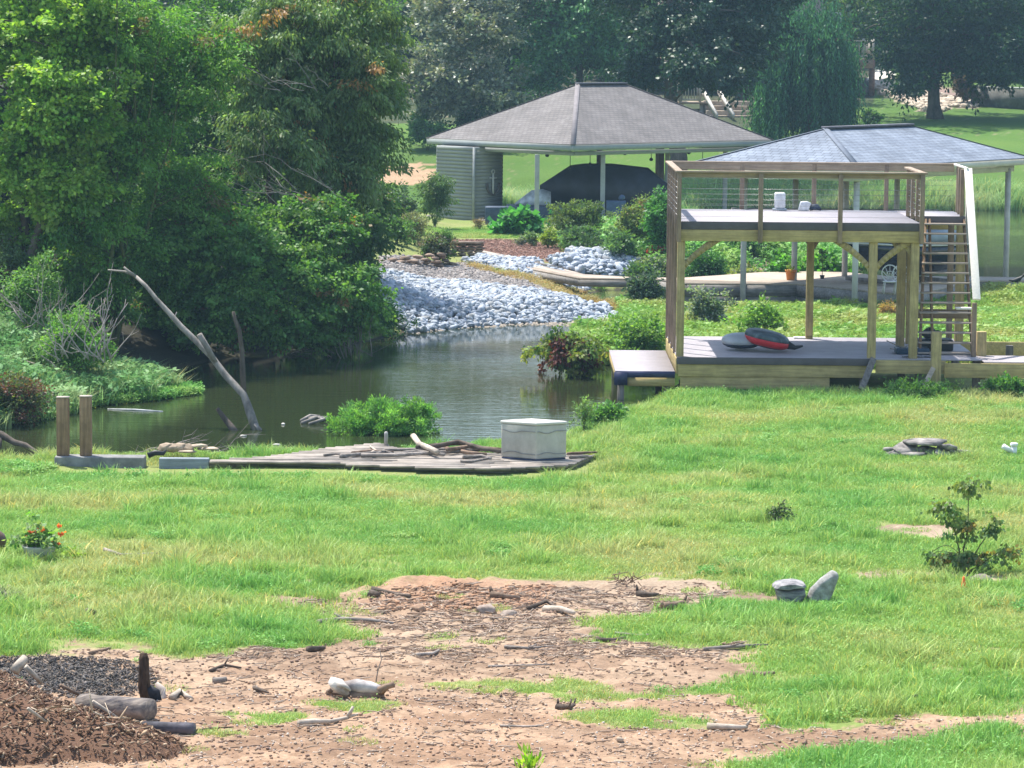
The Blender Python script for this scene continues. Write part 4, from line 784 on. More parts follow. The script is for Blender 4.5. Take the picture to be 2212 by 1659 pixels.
m = MB(); p, q_ = D2(1048, 483, 116.4), D2(1100, 483, 116.4); m.box(p.x, q_.x, 116.1, 116.8, .7, D2(1060, 446, 116.4).z); single("dock_box", "slate blue storage box at the foot of the anchor wall", "storage box", m, simple("slate_box", (.06,.085,.13), .5), bevel=.03)
m = MB(); p, q_ = D2(1310, 446, 116.8), D2(1352, 446, 116.8); m.box(p.x, q_.x, 116.6, 117.2, .84, D2(1330, 434, 116.8).z); m.stone((q_.x-.15, 116.9, D2(1330, 434, 116.8).z+.1), (.14,.14,.12), 3); single("cooler", "blue cooler with a white ball on it behind the flowering bushes", "cooler", m, simple("blue_plastic", (.07,.11,.19), .5), bevel=.02)
# second boathouse
A2 = (9.0, 89.0); u2 = (-.807, .59); v2 = (.59, .807); s2 = 2.54; L2 = 9.7
b2 = thing("boathouse", "open boathouse with blue-grey shingle hip roof on pale posts", "boathouse", (11, 93, .7)); 
hip_roof(b2, A2, u2, v2, s2, L2, 4.02, 4.92, shingles("blue_shingles", (.155,.18,.225), (.21,.24,.29), .8), simple("cap_blue", (.145,.168,.21), .85, .1, 4), WHITEP, DSOF, .17)
U2 = Vector((u2[0], u2[1], 0)); V2 = Vector((v2[0], v2[1], 0)); A23 = Vector((A2[0], A2[1], 0)); PW2 = simple("pale_post", (.52,.50,.47), .7, .12, 2)
m = MB(); q0 = A23+(U2+V2)*.4; q1 = q0+U2*(2*s2-.8); q2 = q0+V2*(L2-.8); q3 = q1+V2*(L2-.8)
for p, q in ((q0,q1),(q0,q2),(q1,q3),(q2,q3)): m.beam(p+Vector((0,0,3.73)), q+Vector((0,0,3.73)), .1, .2)
mesh_obj("eave_beam", m, WHITEP, b2)
def cyl(px, Y, z0, z1, r=.085, mat=PW2, root=b2, name="post", py=500):
    x = at(px, py, Y).x; mb = MB(); mb.tube([(x, Y, z0), (x, Y, z1)], r, 12); return mesh_obj(name, mb, mat, root, True)
for px, Y in ((1607, 92.2), (1717, 93.8), (1826, 95.5), (1849, 89.9), (1967, 91.8), (2175, 96.5), (2090, 98.5), (1936, 97.0)): cyl(px, Y, -.6, 3.72, .082, PW2 if px not in (1849, 1967) else WHITEP)
m = MB(); x = at(1612, 505, 92.1).x; m.box(x-.03, x+.12, 92.0, 92.1, 2.0, 2.25); mesh_obj("meter_box", m, WHITEP, b2)
# white motor covers on the lift beam
m = MB(); p, q_ = at(1660, 452, 92.6), at(1790, 452, 92.6); m.box(p.x-1, q_.x+3, 92.55, 92.75, 2.60, 2.74); mesh_obj("lift_beam", m, WG_X, b2)
WPL = simple("white_plastic", (.75,.76,.78), .4)
c = zp(768, 540, 74.0); t = thing("plastic_container", "upright white plastic container at the back edge of the upper deck", "container", (c.x, 74.0, ZU))
m = MB(); m.box(c.x-.12, c.x+.115, 73.9, 74.12, ZU+.05, ZU+.395); mesh_obj("container_body", m, WPL, t, bevel=.04)
m = MB(); m.box(c.x-.155, c.x+.14, 73.88, 74.14, ZU+.003, ZU+.048); mesh_obj("container_foot", m, GREYV, t, bevel=.01)
c = zp(930, 540, 74.0); t = thing("boat_cushion", "low white and black bundle at the back edge of the upper deck", "bundle", (c.x, 74.0, ZU))
m = MB(); m.prism([(c.x-.20, 73.9, ZU+.003), (c.x+.02, 73.9, ZU+.003), (c.x+.08, 73.9, ZU+.17), (c.x+.0, 73.9, ZU+.205), (c.x-.15, 73.9, ZU+.20)], (0,.22,0)); mesh_obj("white_pad", m, WPL, t, bevel=.02)
m = MB(); m.tube([(c.x+.06, 74.0, ZU+.07), (c.x+.20, 73.98, ZU+.09), (c.x+.30, 74.0, ZU+.03)], [.07,.07,.025], 10, jit=.15); mesh_obj("dark_strap", m, NAVY, t, True)
# walkway of the second boathouse
wk = thing("walkway", "long grey plank walkway with tan top running below the blue-roofed boathouse", "walkway", (8, 93, .7))
def wpoly(P, z=.70): return [tuple(onz(a, b, z)) for a, b in P]
top = [(1147,580),(1249,600),(1420,603),(1480,611),(1610,612),(1720,612),(1960,636),(2010,628),(2110,606),(2300,606),(2300,603-3),(2000,596),(1960,600),(1830,588),(1740,586),(1640,588),(1560,594),(1470,600),(1360,598),(1260,592),(1190,579),(1147,569),(1042,545),(1030,549)]
m = MB(); W_ = wpoly(top); m.prism([(x, y, z-.05) for x, y, z in W_][::-1], (0,0,.05)); mesh_obj("walkway_top", m, WTAN, wk)
m = MB(); ed = wpoly([(1030,549),(1147,580),(1249,600),(1420,603),(1480,611),(1610,612),(1720,612),(1960,636),(2010,628),(2110,606),(2300,606)], .70)
for i in range(len(ed)-1): 
    p, q = Vector(ed[i]), Vector(ed[i+1]); off = Vector((0, .03, 0)); hgt = .19 if i < 3 else .30; m.beam(p+off+Vector((0,0,-.052-hgt/2)), q+off+Vector((0,0,-.052-hgt/2)), .05, hgt)
    if i >= 4: m.beam(p+off*.5+Vector((0,.06,-.47)), q+off*.5+Vector((0,.06,-.47)), .05, .2)
mesh_obj("side_beam", m, WG_X, wk)
for px in (1400, 1596, 1640, 1825, 1850, 2030, 2140, 2200):
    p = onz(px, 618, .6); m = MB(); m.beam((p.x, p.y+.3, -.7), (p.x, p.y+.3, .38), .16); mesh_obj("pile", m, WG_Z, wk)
# boat on the lift
bt = thing("lift_boat", "black-hulled motorboat hanging on the lift below the blue-grey roof", "boat", tuple(at(1930, 560, 93)))
o = at(1819, 524, 91.6); dv = Vector((.80, .6, 0)).normalized(); sv = Vector((-dv.y, dv.x, 0)); rings = []
for t_, wd, dp_, up_ in ((0, .03, .05, .02), (.5, .45, .38, 0), (1.2, .8, .7, -.04), (2.0, 1.0, .88, -.07), (3.0, 1.05, .92, -.08), (3.8, 1.0, .9, -.08)):
    c = o+dv*t_; rings.append([c+sv*a*wd+Vector((0,0,up_-b*dp_)) for a, b in ((-1, 0), (-.95, .35), (-.6, .8), (0, 1), (.6, .8), (.95, .35), (1, 0))])
mesh_obj("hull", MB().loft(rings), simple("black_gelcoat", (.015,.018,.03), .15, .1, 2, 0, .6), bt, True)
m = MB()
for sg in (-1, 1): m.tube([o+dv*t_+sv*sg*(wd+.01)+Vector((0,0,up_-.02)) for t_, wd, up_ in ((0,.02,.02),(.5,.45,0),(1.2,.8,-.04),(2.0,1.0,-.07),(3.0,1.05,-.08),(3.8,1.0,-.08))], .03, 6)
mesh_obj("rub_rail", m, WHITEP, bt, True)
m = MB(); c = o+dv*1.6; m.loft([[c+dv*t_+sv*a*w_+Vector((0,0,z_)) for a, z_ in ((-1, -.02), (-.8, h_), (.8, h_), (1, -.02))] for t_, w_, h_ in ((-.3, .5, .03), (.5, .75, .28), (1.3, .85, .30), (2.1, .9, .26))]); mesh_obj("deck_cover", m, simple("grey_canvas", (.33,.37,.43), .6, .1, 3, .3), bt)
for t_ in (1.2, 3.0):
    c = o+dv*t_; m = MB(); m.beam(c-sv*1.1+Vector((0,0,-1.08)), c+sv*1.1+Vector((0,0,-1.08)), .1); m.beam(c+Vector((0,0,-1.03)), c+Vector((0,0,-1.9)), .12); mesh_obj("cradle", m, WG_Z, bt)
# two round-backed white chairs
def chair(cx, label):
    p = Vector((at(cx, 630, 89.3).x, 89.3, .70)); t = thing("patio_chair", label, "chair", tuple(p), "white patio chairs on the walkway")
    m = MB(); R_ = .21; cz = p.z+.52
    m.tube([(p.x+R_*sin(a)*1.0, p.y+.18, cz+R_*1.05*cos(a)) for a in np.linspace(0, 2*pi, 21)], .016, 6, False)
    for a in np.linspace(-pi*.8, pi*.8, 9): m.tube([(p.x, p.y+.18, cz-.15), (p.x+R_*sin(a), p.y+.18, cz+R_*1.05*cos(a))], .008, 5)
    m.tube([(p.x+.08*sin(a), p.y+.18, cz-.02+.08*cos(a)) for a in np.linspace(0, 2*pi, 11)], .008, 5, False); mesh_obj("backrest", m, WHITEP, t)
    m = MB(); m.lathe((p.x, p.y, p.z+.30), [(.19, 0), (.21, .015), (.20, .03), (.02, .035)], 18); mesh_obj("seat", m, WHITEP, t)
    for sx in (-1, 1):
        for sy in (-1, 1): m = MB(); m.tube([(p.x+sx*.15, p.y+sy*.14, p.z+.30), (p.x+sx*.19, p.y+sy*.18, p.z)], .013, 6); mesh_obj("leg", m, WHITEP, t)
chair(1923, "left one of two round-backed white chairs below the boat"); chair(1947, "right one of two round-backed white chairs, half behind a post")
# pots
ORG = simple("orange_clay", (.72,.27,.06), .6, .1, 4)
p = onz(1708, 605, .70); t = thing("flower_pot", "bright orange flower pot on the tan walkway", "pot", tuple(p)); m = MB(); m.lathe(p, [(.11, .003), (.145, .24), (.16, .24), (.16, .29), (.13, .29), (.12, .22)], 20); mesh_obj("pot_body", m, ORG, t, True)
V, Fa, C = foliage(R, np.array([[p.x, p.y, p.z+.32]]), np.array([.15]), 60, .09, np.array([[.14,.24,.05]]), droop=-.6); mesh_obj("sprouts", (V, [Fa]), LEAF, t, col=C)
m = MB(); p = onz(1776, 602, .70); t = thing("potted_sapling", "thin dark sapling standing on the tan walkway right of the orange pot", "potted plant", tuple(p)); m.lathe(p, [(.05, .003), (.07, .1), (.06, .1)], 12); mesh_obj("pot_body", m, BLK, t); m = MB(); m.tube([p, p+Vector((0,0,.5))], .01, 5); mesh_obj("stem", m, STEM, t)
V, Fa, C = foliage(R, np.array([[p.x, p.y, p.z+.55],[p.x, p.y, p.z+.75]]), np.array([.16, .1]), 70, .08, np.array([[.06,.13,.05]]*2)); mesh_obj("foliage", (V, [Fa]), LEAF, t, col=C)
def bird(label, px, py, Y, z, yaw=0):
    p = Vector((at(px, py, Y).x, Y, z)); rings = []
    for t_, r_, h_ in ((-.17, .012, .13), (-.08, .035, .12), (0, .06, .14), (.07, .055, .17), (.11, .035, .22), (.14, .035, .26), (.17, .02, .265), (.21, .004, .26)):
        rings.append([(p.x+t_*1.3, p.y+r_*1.2*cos(a), p.z+h_*1.2+r_*1.2*sin(a)) for a in np.linspace(0, 2*pi, 9)[:-1]])
    m = MB(); m.loft(rings); m.tube([(p.x, p.y-.02, p.z), (p.x, p.y-.02, p.z+.13)], .006, 5); m.tube([(p.x+.03, p.y+.02, p.z), (p.x+.03, p.y+.02, p.z+.13)], .006, 5); single("bird", label, "bird", m, BLK, smooth=True)
bird("small dark bird standing on the walkway at the right edge", 2197, 604, 92.3, .70)
# ------------------------------------------------------------------ grey plank walkway, stone wall, boulder, curb
m = MB(); rr = np.random.default_rng(3); wallY = 100.6
p0 = ong(806, 560); p1 = ong(965, 575); 
for row in range(5):
    x = p0.x-.4
    while x < p1.x:
        wv = rr.uniform(.2, .42); t_ = (x-p0.x)/(p1.x-p0.x); y = p0.y+(p1.y-p0.y)*t_; zb = min(zt(x, y), .62)-.05; m.stone((x+wv/2, y+rr.uniform(-.04, .04), zb+.06+row*.105), (wv*.56, .2, .065), int(rr.integers(99)), sub=1, rough=.2); x += wv*.98
single("stone_wall", "low dry-stacked brown stone wall above the gravel slope", "stone wall", m, simple("brown_fieldstone", (.30,.215,.16), .9, .3, 3, .6))
m = MB(); p0 = ong(965, 552); 
for row in range(4):
    for i in range(5): m.stone((p0.x+i*.24+rr.uniform(-.05, .05), p0.y, zt(p0.x, p0.y)+.05+row*.09), (.17, .18, .06), int(rr.integers(99)))
m.box(p0.x-.15, p0.x+1.1, p0.y-.2, p0.y+.25, zt(p0.x, p0.y)+.37, zt(p0.x, p0.y)+.42)
single("stone_ledge", "short stone ledge with flat capstone where the walkway starts", "stone ledge", m, simple("ledge_stone", (.26,.19,.14), .9, .35, 4, .6))
m = MB(); p = ong(1318, 497); m.stone((p.x, p.y, p.z+.12), (.48, .35, .28), 12, sub=2); single("boulder", "large round grey boulder between the flowering shrubs", "boulder", m, simple("boulder_grey", (.33,.29,.26), .9, .2, 4, .8))
m = MB()
for i, (a, b) in enumerate(((1030,549),(1090,560),(1150,572),(1210,588))):
    p, q = ong(a, b), ong(a+60, b+(12 if i < 3 else 14)); m.beam(p+Vector((0,0,.05)), q+Vector((0,0,.05)), .5, .10)
m2 = MB(); single("garden_curb", "pale stone curb curving between the mulch bed and stones", "curb", m, simple("curb_stone", (.44,.37,.31), .9, .12, 2, .3))
# ------------------------------------------------------------------ old dock in the front, with its clutter
od = thing("old_dock", "low weathered grey plank dock along the near shore", "dock", tuple(onz(850, 990, .2)))
zo = .27; 
def dz_(P, z=zo): return [onz(a, b, z) for a, b in P]
outl = dz_([(452,992),(560,988),(700,968),(818,957),(880,972),(1000,976),(1285,982),(1240,1003),(1090,1013),(900,1008),(700,1000),(560,998),(452,999)])
m = MB(); P2 = [(p.x, p.y) for p in outl]; xs = [p[0] for p in P2]; ysn = [p[1] for p in P2]
rr = random.Random(2); d1 = (dz_([(818,957)])[0]-dz_([(452,995)])[0]); 
y = min(ysn)
while y < max(ysn):
    xx = np.linspace(min(xs), max(xs), 400); ins = inpoly(xx, np.full(400, y+.07), P2)
    if ins.any():
        a_, b_ = xx[ins].min(), xx[ins].max(); cut = a_
        while cut < b_-.05:
            e_ = min(b_, cut+rr.uniform(1.2, 2.6)); dzr = rr.uniform(-.008, .012); m.box(cut+.003, e_-.003, y+.004, y+.136, zo-.035+dzr, zo+dzr); cut = e_
    y += .14
mesh_obj("planks", m, wood("weathered_plank", (.33,.285,.245), 'x', .3), od)
m = MB(); e = dz_([(452,1000),(560,999),(700,1001),(900,1009),(1090,1014),(1240,1004),(1285,983)], zo-.04)
for i in range(len(e)-1): m.beam(e[i]+Vector((0,-.01,-.02)), e[i+1]+Vector((0,-.01,-.02)), .04, .08)
mesh_obj("rim_board", m, WG_X, od)
for a, b in ((500,994),(700,985),(900,985),(1150,990)): p = onz(a, b, zo); m = MB(); m.beam((p.x, p.y, -.5), (p.x, p.y, zo-.05), .14); mesh_obj("pile", m, WG_Z, od)
# concrete curb pieces with the two posts
CONC = simple("old_concrete", (.25,.245,.235), .9, .2, 5, .5)
m = MB(); a, b = onz(118, 986, .32), onz(312, 987, .32); m.box(a.x, b.x, a.y-.05, a.y+.35, -.3, .32); single("concrete_footing", "grey concrete footing block under the two wooden posts", "footing", m, CONC, bevel=.02)
m = MB(); a, b = onz(344, 988, .32), onz(452, 988, .32); m.box(a.x, b.x, a.y-.05, a.y+.12, -.2, .31); single("edge_timber", "blue-grey edge timber between the footing and old dock", "timber", m, wood("bluish_timber", (.24,.27,.30), 'x', .15), bevel=.01)
for (xa, xb2, yt, lab) in ((123, 149, 859, "left one of two square brown posts on the concrete footing"), (173, 198, 857, "right one of two square brown posts, with pale cap, on the footing")):
    Y = onz(118, 986, .32).y+.15; pa, pb = at(xa, 900, Y).x, at(xb2, 900, Y).x; t = thing("timber_post", lab, "post", ((pa+pb)/2, Y, .2), "pair of posts on the footing")
    m = MB(); m.box(pa, pb, Y-.08, Y+.08, .322, at(xa, yt, Y).z); mesh_obj("post_shaft", m, wood("post_brown_"+str(xa), (.31,.19,.12), 'z', .22), t, bevel=.012)
    m = MB(); z = at(xa, yt, Y).z; m.box(pa-.004, pb+.004, Y-.084, Y+.084, z+.001, z+.02); mesh_obj("post_cap", m, simple("cap_pale"+str(xa), (.45,.38,.33), .8), t)
m = MB(); a = onz(320, 984, .32); m.tube([a, a+Vector((.12, 0, .05)), a+Vector((.26, 0, .04)), a+Vector((.3, .05, .08))], [.05, .05, .04, .02], 7); single("black_bag", "small black crumpled bag at the end of the footing", "bag", m, BLK)
# pale pipe stub
p = onz(834, 962, zo); m = MB(); m.tube([p, p+Vector((0,0,.20)), p+Vector((0,0,.235)), p+Vector((0,0,.245))], [.036, .034, .03, .012], 12); single("pipe_stub", "short pale round stub standing on the old dock", "pipe", m, simple("pale_pipe", (.48,.45,.42), .6), smooth=True)
# deck box (corner towards the camera)
c0 = onz(1158, 997, zo); wl = at(1082, 990, c0.y+.4); bl = Vector((at(1082, 960, c0.y+.35).x, c0.y+.35, zo)); br_ = Vector((at(1224, 960, c0.y+.30).x, c0.y+.30, zo)); bk = bl+br_-c0
c0 = Vector((c0.x, c0.y, zo))
hb = at(1158, 912, c0.y).z-zo
bx = thing("deck_box", "large pale grey plastic storage box on the old dock", "storage box", tuple((c0+bk)/2)); BOXM = simple("beige_plastic", (.34,.32,.29), .5, .05, 2); BOXD = simple("box_stain", (.50,.46,.40), .6, .12, 3, stretch=(1,1,.4))
def insetpoly(P, f): c = sum(P, Vector())/len(P); return [c+(p-c)*f for p in P]
base = [c0, br_, bk, bl]
m = MB(); m.prism([p+Vector((0,0,.035)) for p in base], (0,0,hb-.10)); mesh_obj("box_body", m, BOXD, bx, bevel=.02)
m = MB(); m.prism([p+Vector((0,0,.003)) for p in insetpoly(base, .97)], (0,0,.032)); mesh_obj("box_base", m, simple("navy_base", (.04,.05,.10), .5), bx)
m = MB(); lid = [p+Vector((0,0,hb-.062)) for p in insetpoly(base, 1.035)]; l2 = [p+Vector((0,0,.045)) for p in lid]; l3 = [p+Vector((0,0,.052)) for p in insetpoly(lid, .93)]; m.loft([lid, l2, l3]); mesh_obj("box_lid", m, simple("lid_plastic", (.60,.57,.52), .45, .04, 2), bx, bevel=.012)
m = MB()
for (p, q) in ((c0, br_), (bl, c0)):
    o_ = Vector(((q-p).y, -(q-p).x, 0)).normalized()*.012
    for z0_, am in ((hb*.84-.06, .035), (hb*.17, -.03)):
        m.tube([p.lerp(q, t_)+o_+Vector((0,0,z0_-am*max(0, sin((t_*2-.2)*pi)))) for t_ in np.linspace(.02, .98, 16)], .0055, 6)
mesh_obj("moulded_groove", m, simple("groove", (.27,.25,.24), .6), bx)
# ------------------------------------------------------------------ far bank: house deck, stairs, walls
CREAM = simple("cream_paint", (.50,.45,.38), .7, .06, 3); TANW = simple("tan_timber", (.36,.28,.21), .8, .15, 3)
def rail(root, a, b, h=.95, step=.14, mat=CREAM):
    a = Vector(a); b = Vector(b); L = (b-a).length; m = MB(); m.beam(a+Vector((0,0,h)), b+Vector((0,0,h)), .12, .05); m.beam(a+Vector((0,0,.12)), b+Vector((0,0,.12)), .05, .07); mesh_obj("top_rail", m, mat, root)
    m = MB(); n = max(2, int(L/step))
    for i in range(1, n): p = a.lerp(b, i/n); m.beam(p+Vector((0,0,.155)), p+Vector((0,0,h-.03)), .045)
    mesh_obj("balusters", m, mat, root); m = MB()
    for p in (a, b): m.beam(p-Vector((0,0,.0)), p+Vector((0,0,h+.12)), .13)
    mesh_obj("rail_post", m, mat, root)
hd = thing("house_deck", "raised deck with cream balusters showing between the far trees", "deck", tuple(at(1640, 125, 185)))
a = at(1385, 122, 184); b = at(1886, 128, 184); zf = (a.z+b.z)/2; a.z = b.z = zf
m = MB(); m.box(a.x, b.x, 184, 189, zf-.06, zf-.0); mesh_obj("deck_floor", m, TANW, hd); m = MB(); m.box(a.x, b.x, 183.95, 184.0, zf-.5, zf-.005); mesh_obj("deck_fascia", m, simple("deck_fascia", (.30,.23,.18), .8), hd)
k = 6
for i in range(k): rail(hd, a.lerp(b, i/k)+Vector((0,.1,0)), a.lerp(b, (i+1)/k)+Vector((0,.1,0)))
rail(hd, b+Vector((-.05,.2,0)), b+Vector((-.05,4.8,0)))
for i in range(5):
    p = a.lerp(b, (i+.0)/4.05); m = MB(); m.box(p.x, p.x+.3, 184.3, 184.6, zt(p.x, 184.4)-.2, zf-.062); mesh_obj("support_post", m, simple("pinkish_brick", (.27,.17,.14), .9, .2, 6) if i == 4 else TANW, hd)
ho = thing("house", "pinkish grey house glimpsed between the trees on the hill", "house", tuple(at(1700, 60, 192)))
m = MB(); m.box(a.x+1.5, b.x-2.2, 190, 199, zt(0, 190)-.5, zf+7.5); mesh_obj("wall", m, simple("house_wall", (.33,.275,.25), .85, .06, 2), ho, bevel=.02)
for i in range(5):
    x = a.x+2.3+i*2.0; m = MB(); m.box(x, x+1.0, 189.93, 189.99, zf+.9, zf+2.5); w_ = mesh_obj("window", m, simple("house_trim", (.6,.57,.52), .6), ho)
    m = MB(); m.box(x+.08, x+.92, 189.90, 189.928, zf+.98, zf+2.42); mesh_obj("pane", m, simple("dark_glass", (.02,.025,.03), .1, .1, 2, 0, .6), w_)
m = MB(); e1 = a.x+1.0; e2 = b.x-1.7; m.prism([(e1, 189.3, zf+7.5), (e1, 199.7, zf+7.5), (e1+.6, 194.5, zf+10.2)], (e2-e1, 0, 0)); mesh_obj("roof", m, simple("house_roof", (.13,.12,.12), .9), ho)
st = thing("garden_stairs", "cream-stringered timber stairs with tan risers below the house deck", "stairs", tuple(at(1560, 285, 168)))
for i in range(8):
    y = 173.5-i*.75; pL, pR = at(1520-(-1)*i*3, 218+i*10.5, y), at(1640+i*2, 218+i*10.5, y); m = MB(); m.box(pL.x, pR.x, y, y+.76, pL.z-.9, pL.z); mesh_obj("step", m, TANW if i % 2 else simple("riser_tan", (.42,.35,.27), .8, .1), st, bevel=.01)
for sx, ex in ((1518, 1549), (1552, 1585)):
    m = MB(); m.beam(at(sx, 196, 173.4), at(ex, 252, 169.2), .09, .3); mesh_obj("stringer", m, simple("stringer_white", (.62,.58,.52), .6), st)
ld = thing("stair_landing", "cream-railed landing left of the far stairs", "landing", tuple(at(1490, 218, 173)))
a2, b_2 = at(1468, 220, 173), at(1512, 220, 173); b_2.z = a2.z; rail(ld, a2, b_2, 1.05); rail(ld, a2+Vector((.05,.1,0)), a2+Vector((.05,2.5,0)), 1.05)
m = MB(); m.box(a2.x-.1, b_2.x+.6, 172.95, 175.6, a2.z-.10, a2.z-.01); mesh_obj("landing_floor", m, TANW, ld); m = MB(); m.box(a2.x, a2.x+.2, 173.1, 173.3, a2.z-1.6, a2.z-.1); m.box(b_2.x, b_2.x+.2, 173.1, 173.3, a2.z-1.6, a2.z-.1); mesh_obj("support_post", m, CREAM, ld)
rw = thing("retaining_wall", "grey concrete retaining wall with a pale cap at the far right", "retaining wall", tuple(ong(2160, 232)))
p, q = ong(2102, 228), ong(2290, 242); m = MB(); m.beam(Vector((p.x, p.y, p.z+.42)), Vector((q.x, q.y, p.z+.36)), .4, 1.1); mesh_obj("wall_face", m, simple("dark_concrete", (.16,.16,.15), .9, .25, 1.5, .4), rw)
m = MB(); m.beam(Vector((p.x-.1, p.y, p.z+1.0)), Vector((q.x, q.y, p.z+.94)), .55, .09); mesh_obj("wall_cap", m, simple("pale_cap", (.45,.46,.44), .8), rw)
# ------------------------------------------------------------------ background trees
def bgtree(name, label, px, pby, Y, lobes, dens, rs, per, size, col, col2, seed, trunk_r=.35, **kw):
    b = at(px, pby, Y); b.z = zt(b.x, b.y)
    return tree(name, label, "tree", tuple(b), [plobe(*l) for l in lobes], dens, rs, per, size, col, col2, kw.pop("group", "trees on the far bank"), trunk_r=trunk_r, seed=seed, **kw)
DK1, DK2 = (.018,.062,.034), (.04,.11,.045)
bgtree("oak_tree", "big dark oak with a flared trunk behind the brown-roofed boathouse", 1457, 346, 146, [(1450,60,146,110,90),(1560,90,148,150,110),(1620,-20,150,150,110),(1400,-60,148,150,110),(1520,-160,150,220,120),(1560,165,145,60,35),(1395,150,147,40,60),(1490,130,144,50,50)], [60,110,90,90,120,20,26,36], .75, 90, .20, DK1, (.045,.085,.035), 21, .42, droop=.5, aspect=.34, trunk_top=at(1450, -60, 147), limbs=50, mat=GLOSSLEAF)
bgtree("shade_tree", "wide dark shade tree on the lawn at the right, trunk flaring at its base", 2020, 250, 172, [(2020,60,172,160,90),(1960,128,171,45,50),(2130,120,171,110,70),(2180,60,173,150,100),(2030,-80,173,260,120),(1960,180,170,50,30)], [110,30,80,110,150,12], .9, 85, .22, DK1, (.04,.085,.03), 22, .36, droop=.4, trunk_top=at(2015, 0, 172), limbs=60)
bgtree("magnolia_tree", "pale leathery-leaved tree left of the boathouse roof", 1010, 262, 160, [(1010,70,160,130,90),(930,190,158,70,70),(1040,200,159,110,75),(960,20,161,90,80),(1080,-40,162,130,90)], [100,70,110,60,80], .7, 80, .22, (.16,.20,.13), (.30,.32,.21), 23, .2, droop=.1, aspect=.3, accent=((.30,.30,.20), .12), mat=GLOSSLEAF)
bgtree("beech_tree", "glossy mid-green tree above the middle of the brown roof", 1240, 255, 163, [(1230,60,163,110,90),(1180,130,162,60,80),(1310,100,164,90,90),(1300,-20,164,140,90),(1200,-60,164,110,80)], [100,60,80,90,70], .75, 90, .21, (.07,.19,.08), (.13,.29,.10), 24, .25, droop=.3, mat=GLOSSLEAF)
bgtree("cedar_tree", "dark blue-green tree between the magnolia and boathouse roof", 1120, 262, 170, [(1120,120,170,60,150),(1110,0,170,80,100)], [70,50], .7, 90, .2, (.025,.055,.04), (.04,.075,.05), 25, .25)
# weeping willow
def willow():
    rng = np.random.default_rng(31); b = at(1745, 292, 160); b.z = zt(b.x, b.y); root = thing("weeping_willow", "blue-green weeping willow whose curtains hang behind the blue-grey roof", "tree", tuple(b), None)
    P = []; 
    c = at(1745, 110, 160); k = 160/F_PX
    for i in range(1900):
        if i % 22 == 0: ba = rng.random()*2*pi; br = rng.random()**.5; bl = rng.uniform(2.0, 6.2)
        a = ba; r = min(1, br); rx = 108*k*br; x = c.x+rx*cos(a)+rng.normal()*.22; y = c.y+rx*sin(a)+rng.normal()*.22; top = c.z+ (85*k)*(1-r*r)**.5*rng.uniform(.3, 1.15)+rng.normal()*.2-.5*r
        Lh = bl*rng.uniform(.75, 1.1); zb = max(b.z+rng.uniform(.05, .9), top-Lh); sway = rng.normal()*.12
        n = int((top-zb)/.10)
        if n < 3: continue
        t = np.linspace(0, 1, n); q = np.stack([x+sway*t*t+rng.normal(size=n)*.03+cos(a)*.25*t**.5, y+rng.normal(size=n)*.03+sin(a)*.25*t**.5, top-(top-zb)*t], 1); P.append(q)
    for i in range(160):       # fill of the crown
        u = unit(rng.normal(size=(1, 3)))[0]; q = np.array(c)+np.array([0,0,.6])+u*np.array([95*k, 95*k, 95*k])*rng.random()**.4; P.append(q+rng.normal(size=(40, 3))*.25)
    Q = np.concatenate(P); m = len(Q); T = unit(rng.normal(size=(m, 3))*.35+np.array([0,0,-1])); N = unit(rng.normal(size=(m, 3))+np.array([0,-.3,.2]))
    L = rng.uniform(.12, .26, m); cl = np.concatenate([np.full(len(q), rng.uniform(.55, 1.5)) for q in P])[:, None]; col = np.array([.055,.155,.10])*cl*(1+rng.normal(size=(m, 1))*.25); V, Fa, C = leafquads(Q, T, N, L, L*.16, np.clip(col, .01, .4)); mesh_obj("crown", (V, [Fa]), LEAF, root, col=C)
    mb = MB(); mb.tube([b-Vector((0,0,.3)), b+Vector((.1,0,1.5)), c+Vector((0,0,.2)), c+Vector((.1,0,1.2))], [.42,.32,.25,.12], 10)
    for i in range(14): a = i/14*2*pi; mb.tube([c-Vector((0,0,.8)), c+Vector((cos(a)*1.0, sin(a)*1.0, .6)), c+Vector((cos(a)*2.1, sin(a)*2.1, .5))], [.12,.07,.02], 6)
    mesh_obj("trunk", mb, BARK, root, True)
willow()
bgtree("background_tree", "sunlit yellow-green tree behind the willow's right side", 1905, 200, 205, [(1880,30,205,110,80),(1850,90,204,50,60),(1940,100,206,60,40)], [70,30,25], 1.0, 70, .26, (.10,.19,.05), (.16,.26,.06), 26, .25)
bgtree("background_tree", "dark tree filling the top right corner behind the shade tree", 2190, 190, 196, [(2180,100,196,110,110),(2260,0,198,150,120)], [70,80], 1.1, 70, .28, DK1, DK2, 27, .3)
bgtree("background_tree", "dark tree rising left of the house deck", 1345, 240, 192, [(1340,90,192,90,110),(1330,-40,193,130,110)], [60,70], 1.1, 70, .28, DK1, DK2, 28, .3)
bgtree("background_tree", "dark tree directly behind the willow and house stairs", 1600, 180, 181, [(1590,30,181,80,60),(1690,-60,182,120,60)], [40,50], 1.0, 70, .26, DK1, DK2, 29, .3)
bgtree("background_tree", "tall dusky tree behind the magnolia", 900, 230, 185, [(900,70,185,140,130),(1010,-60,186,160,110),(840,180,184,80,60)], [80,80,30], 1.1, 70, .28, DK1, (.06,.10,.045), 30, .3)
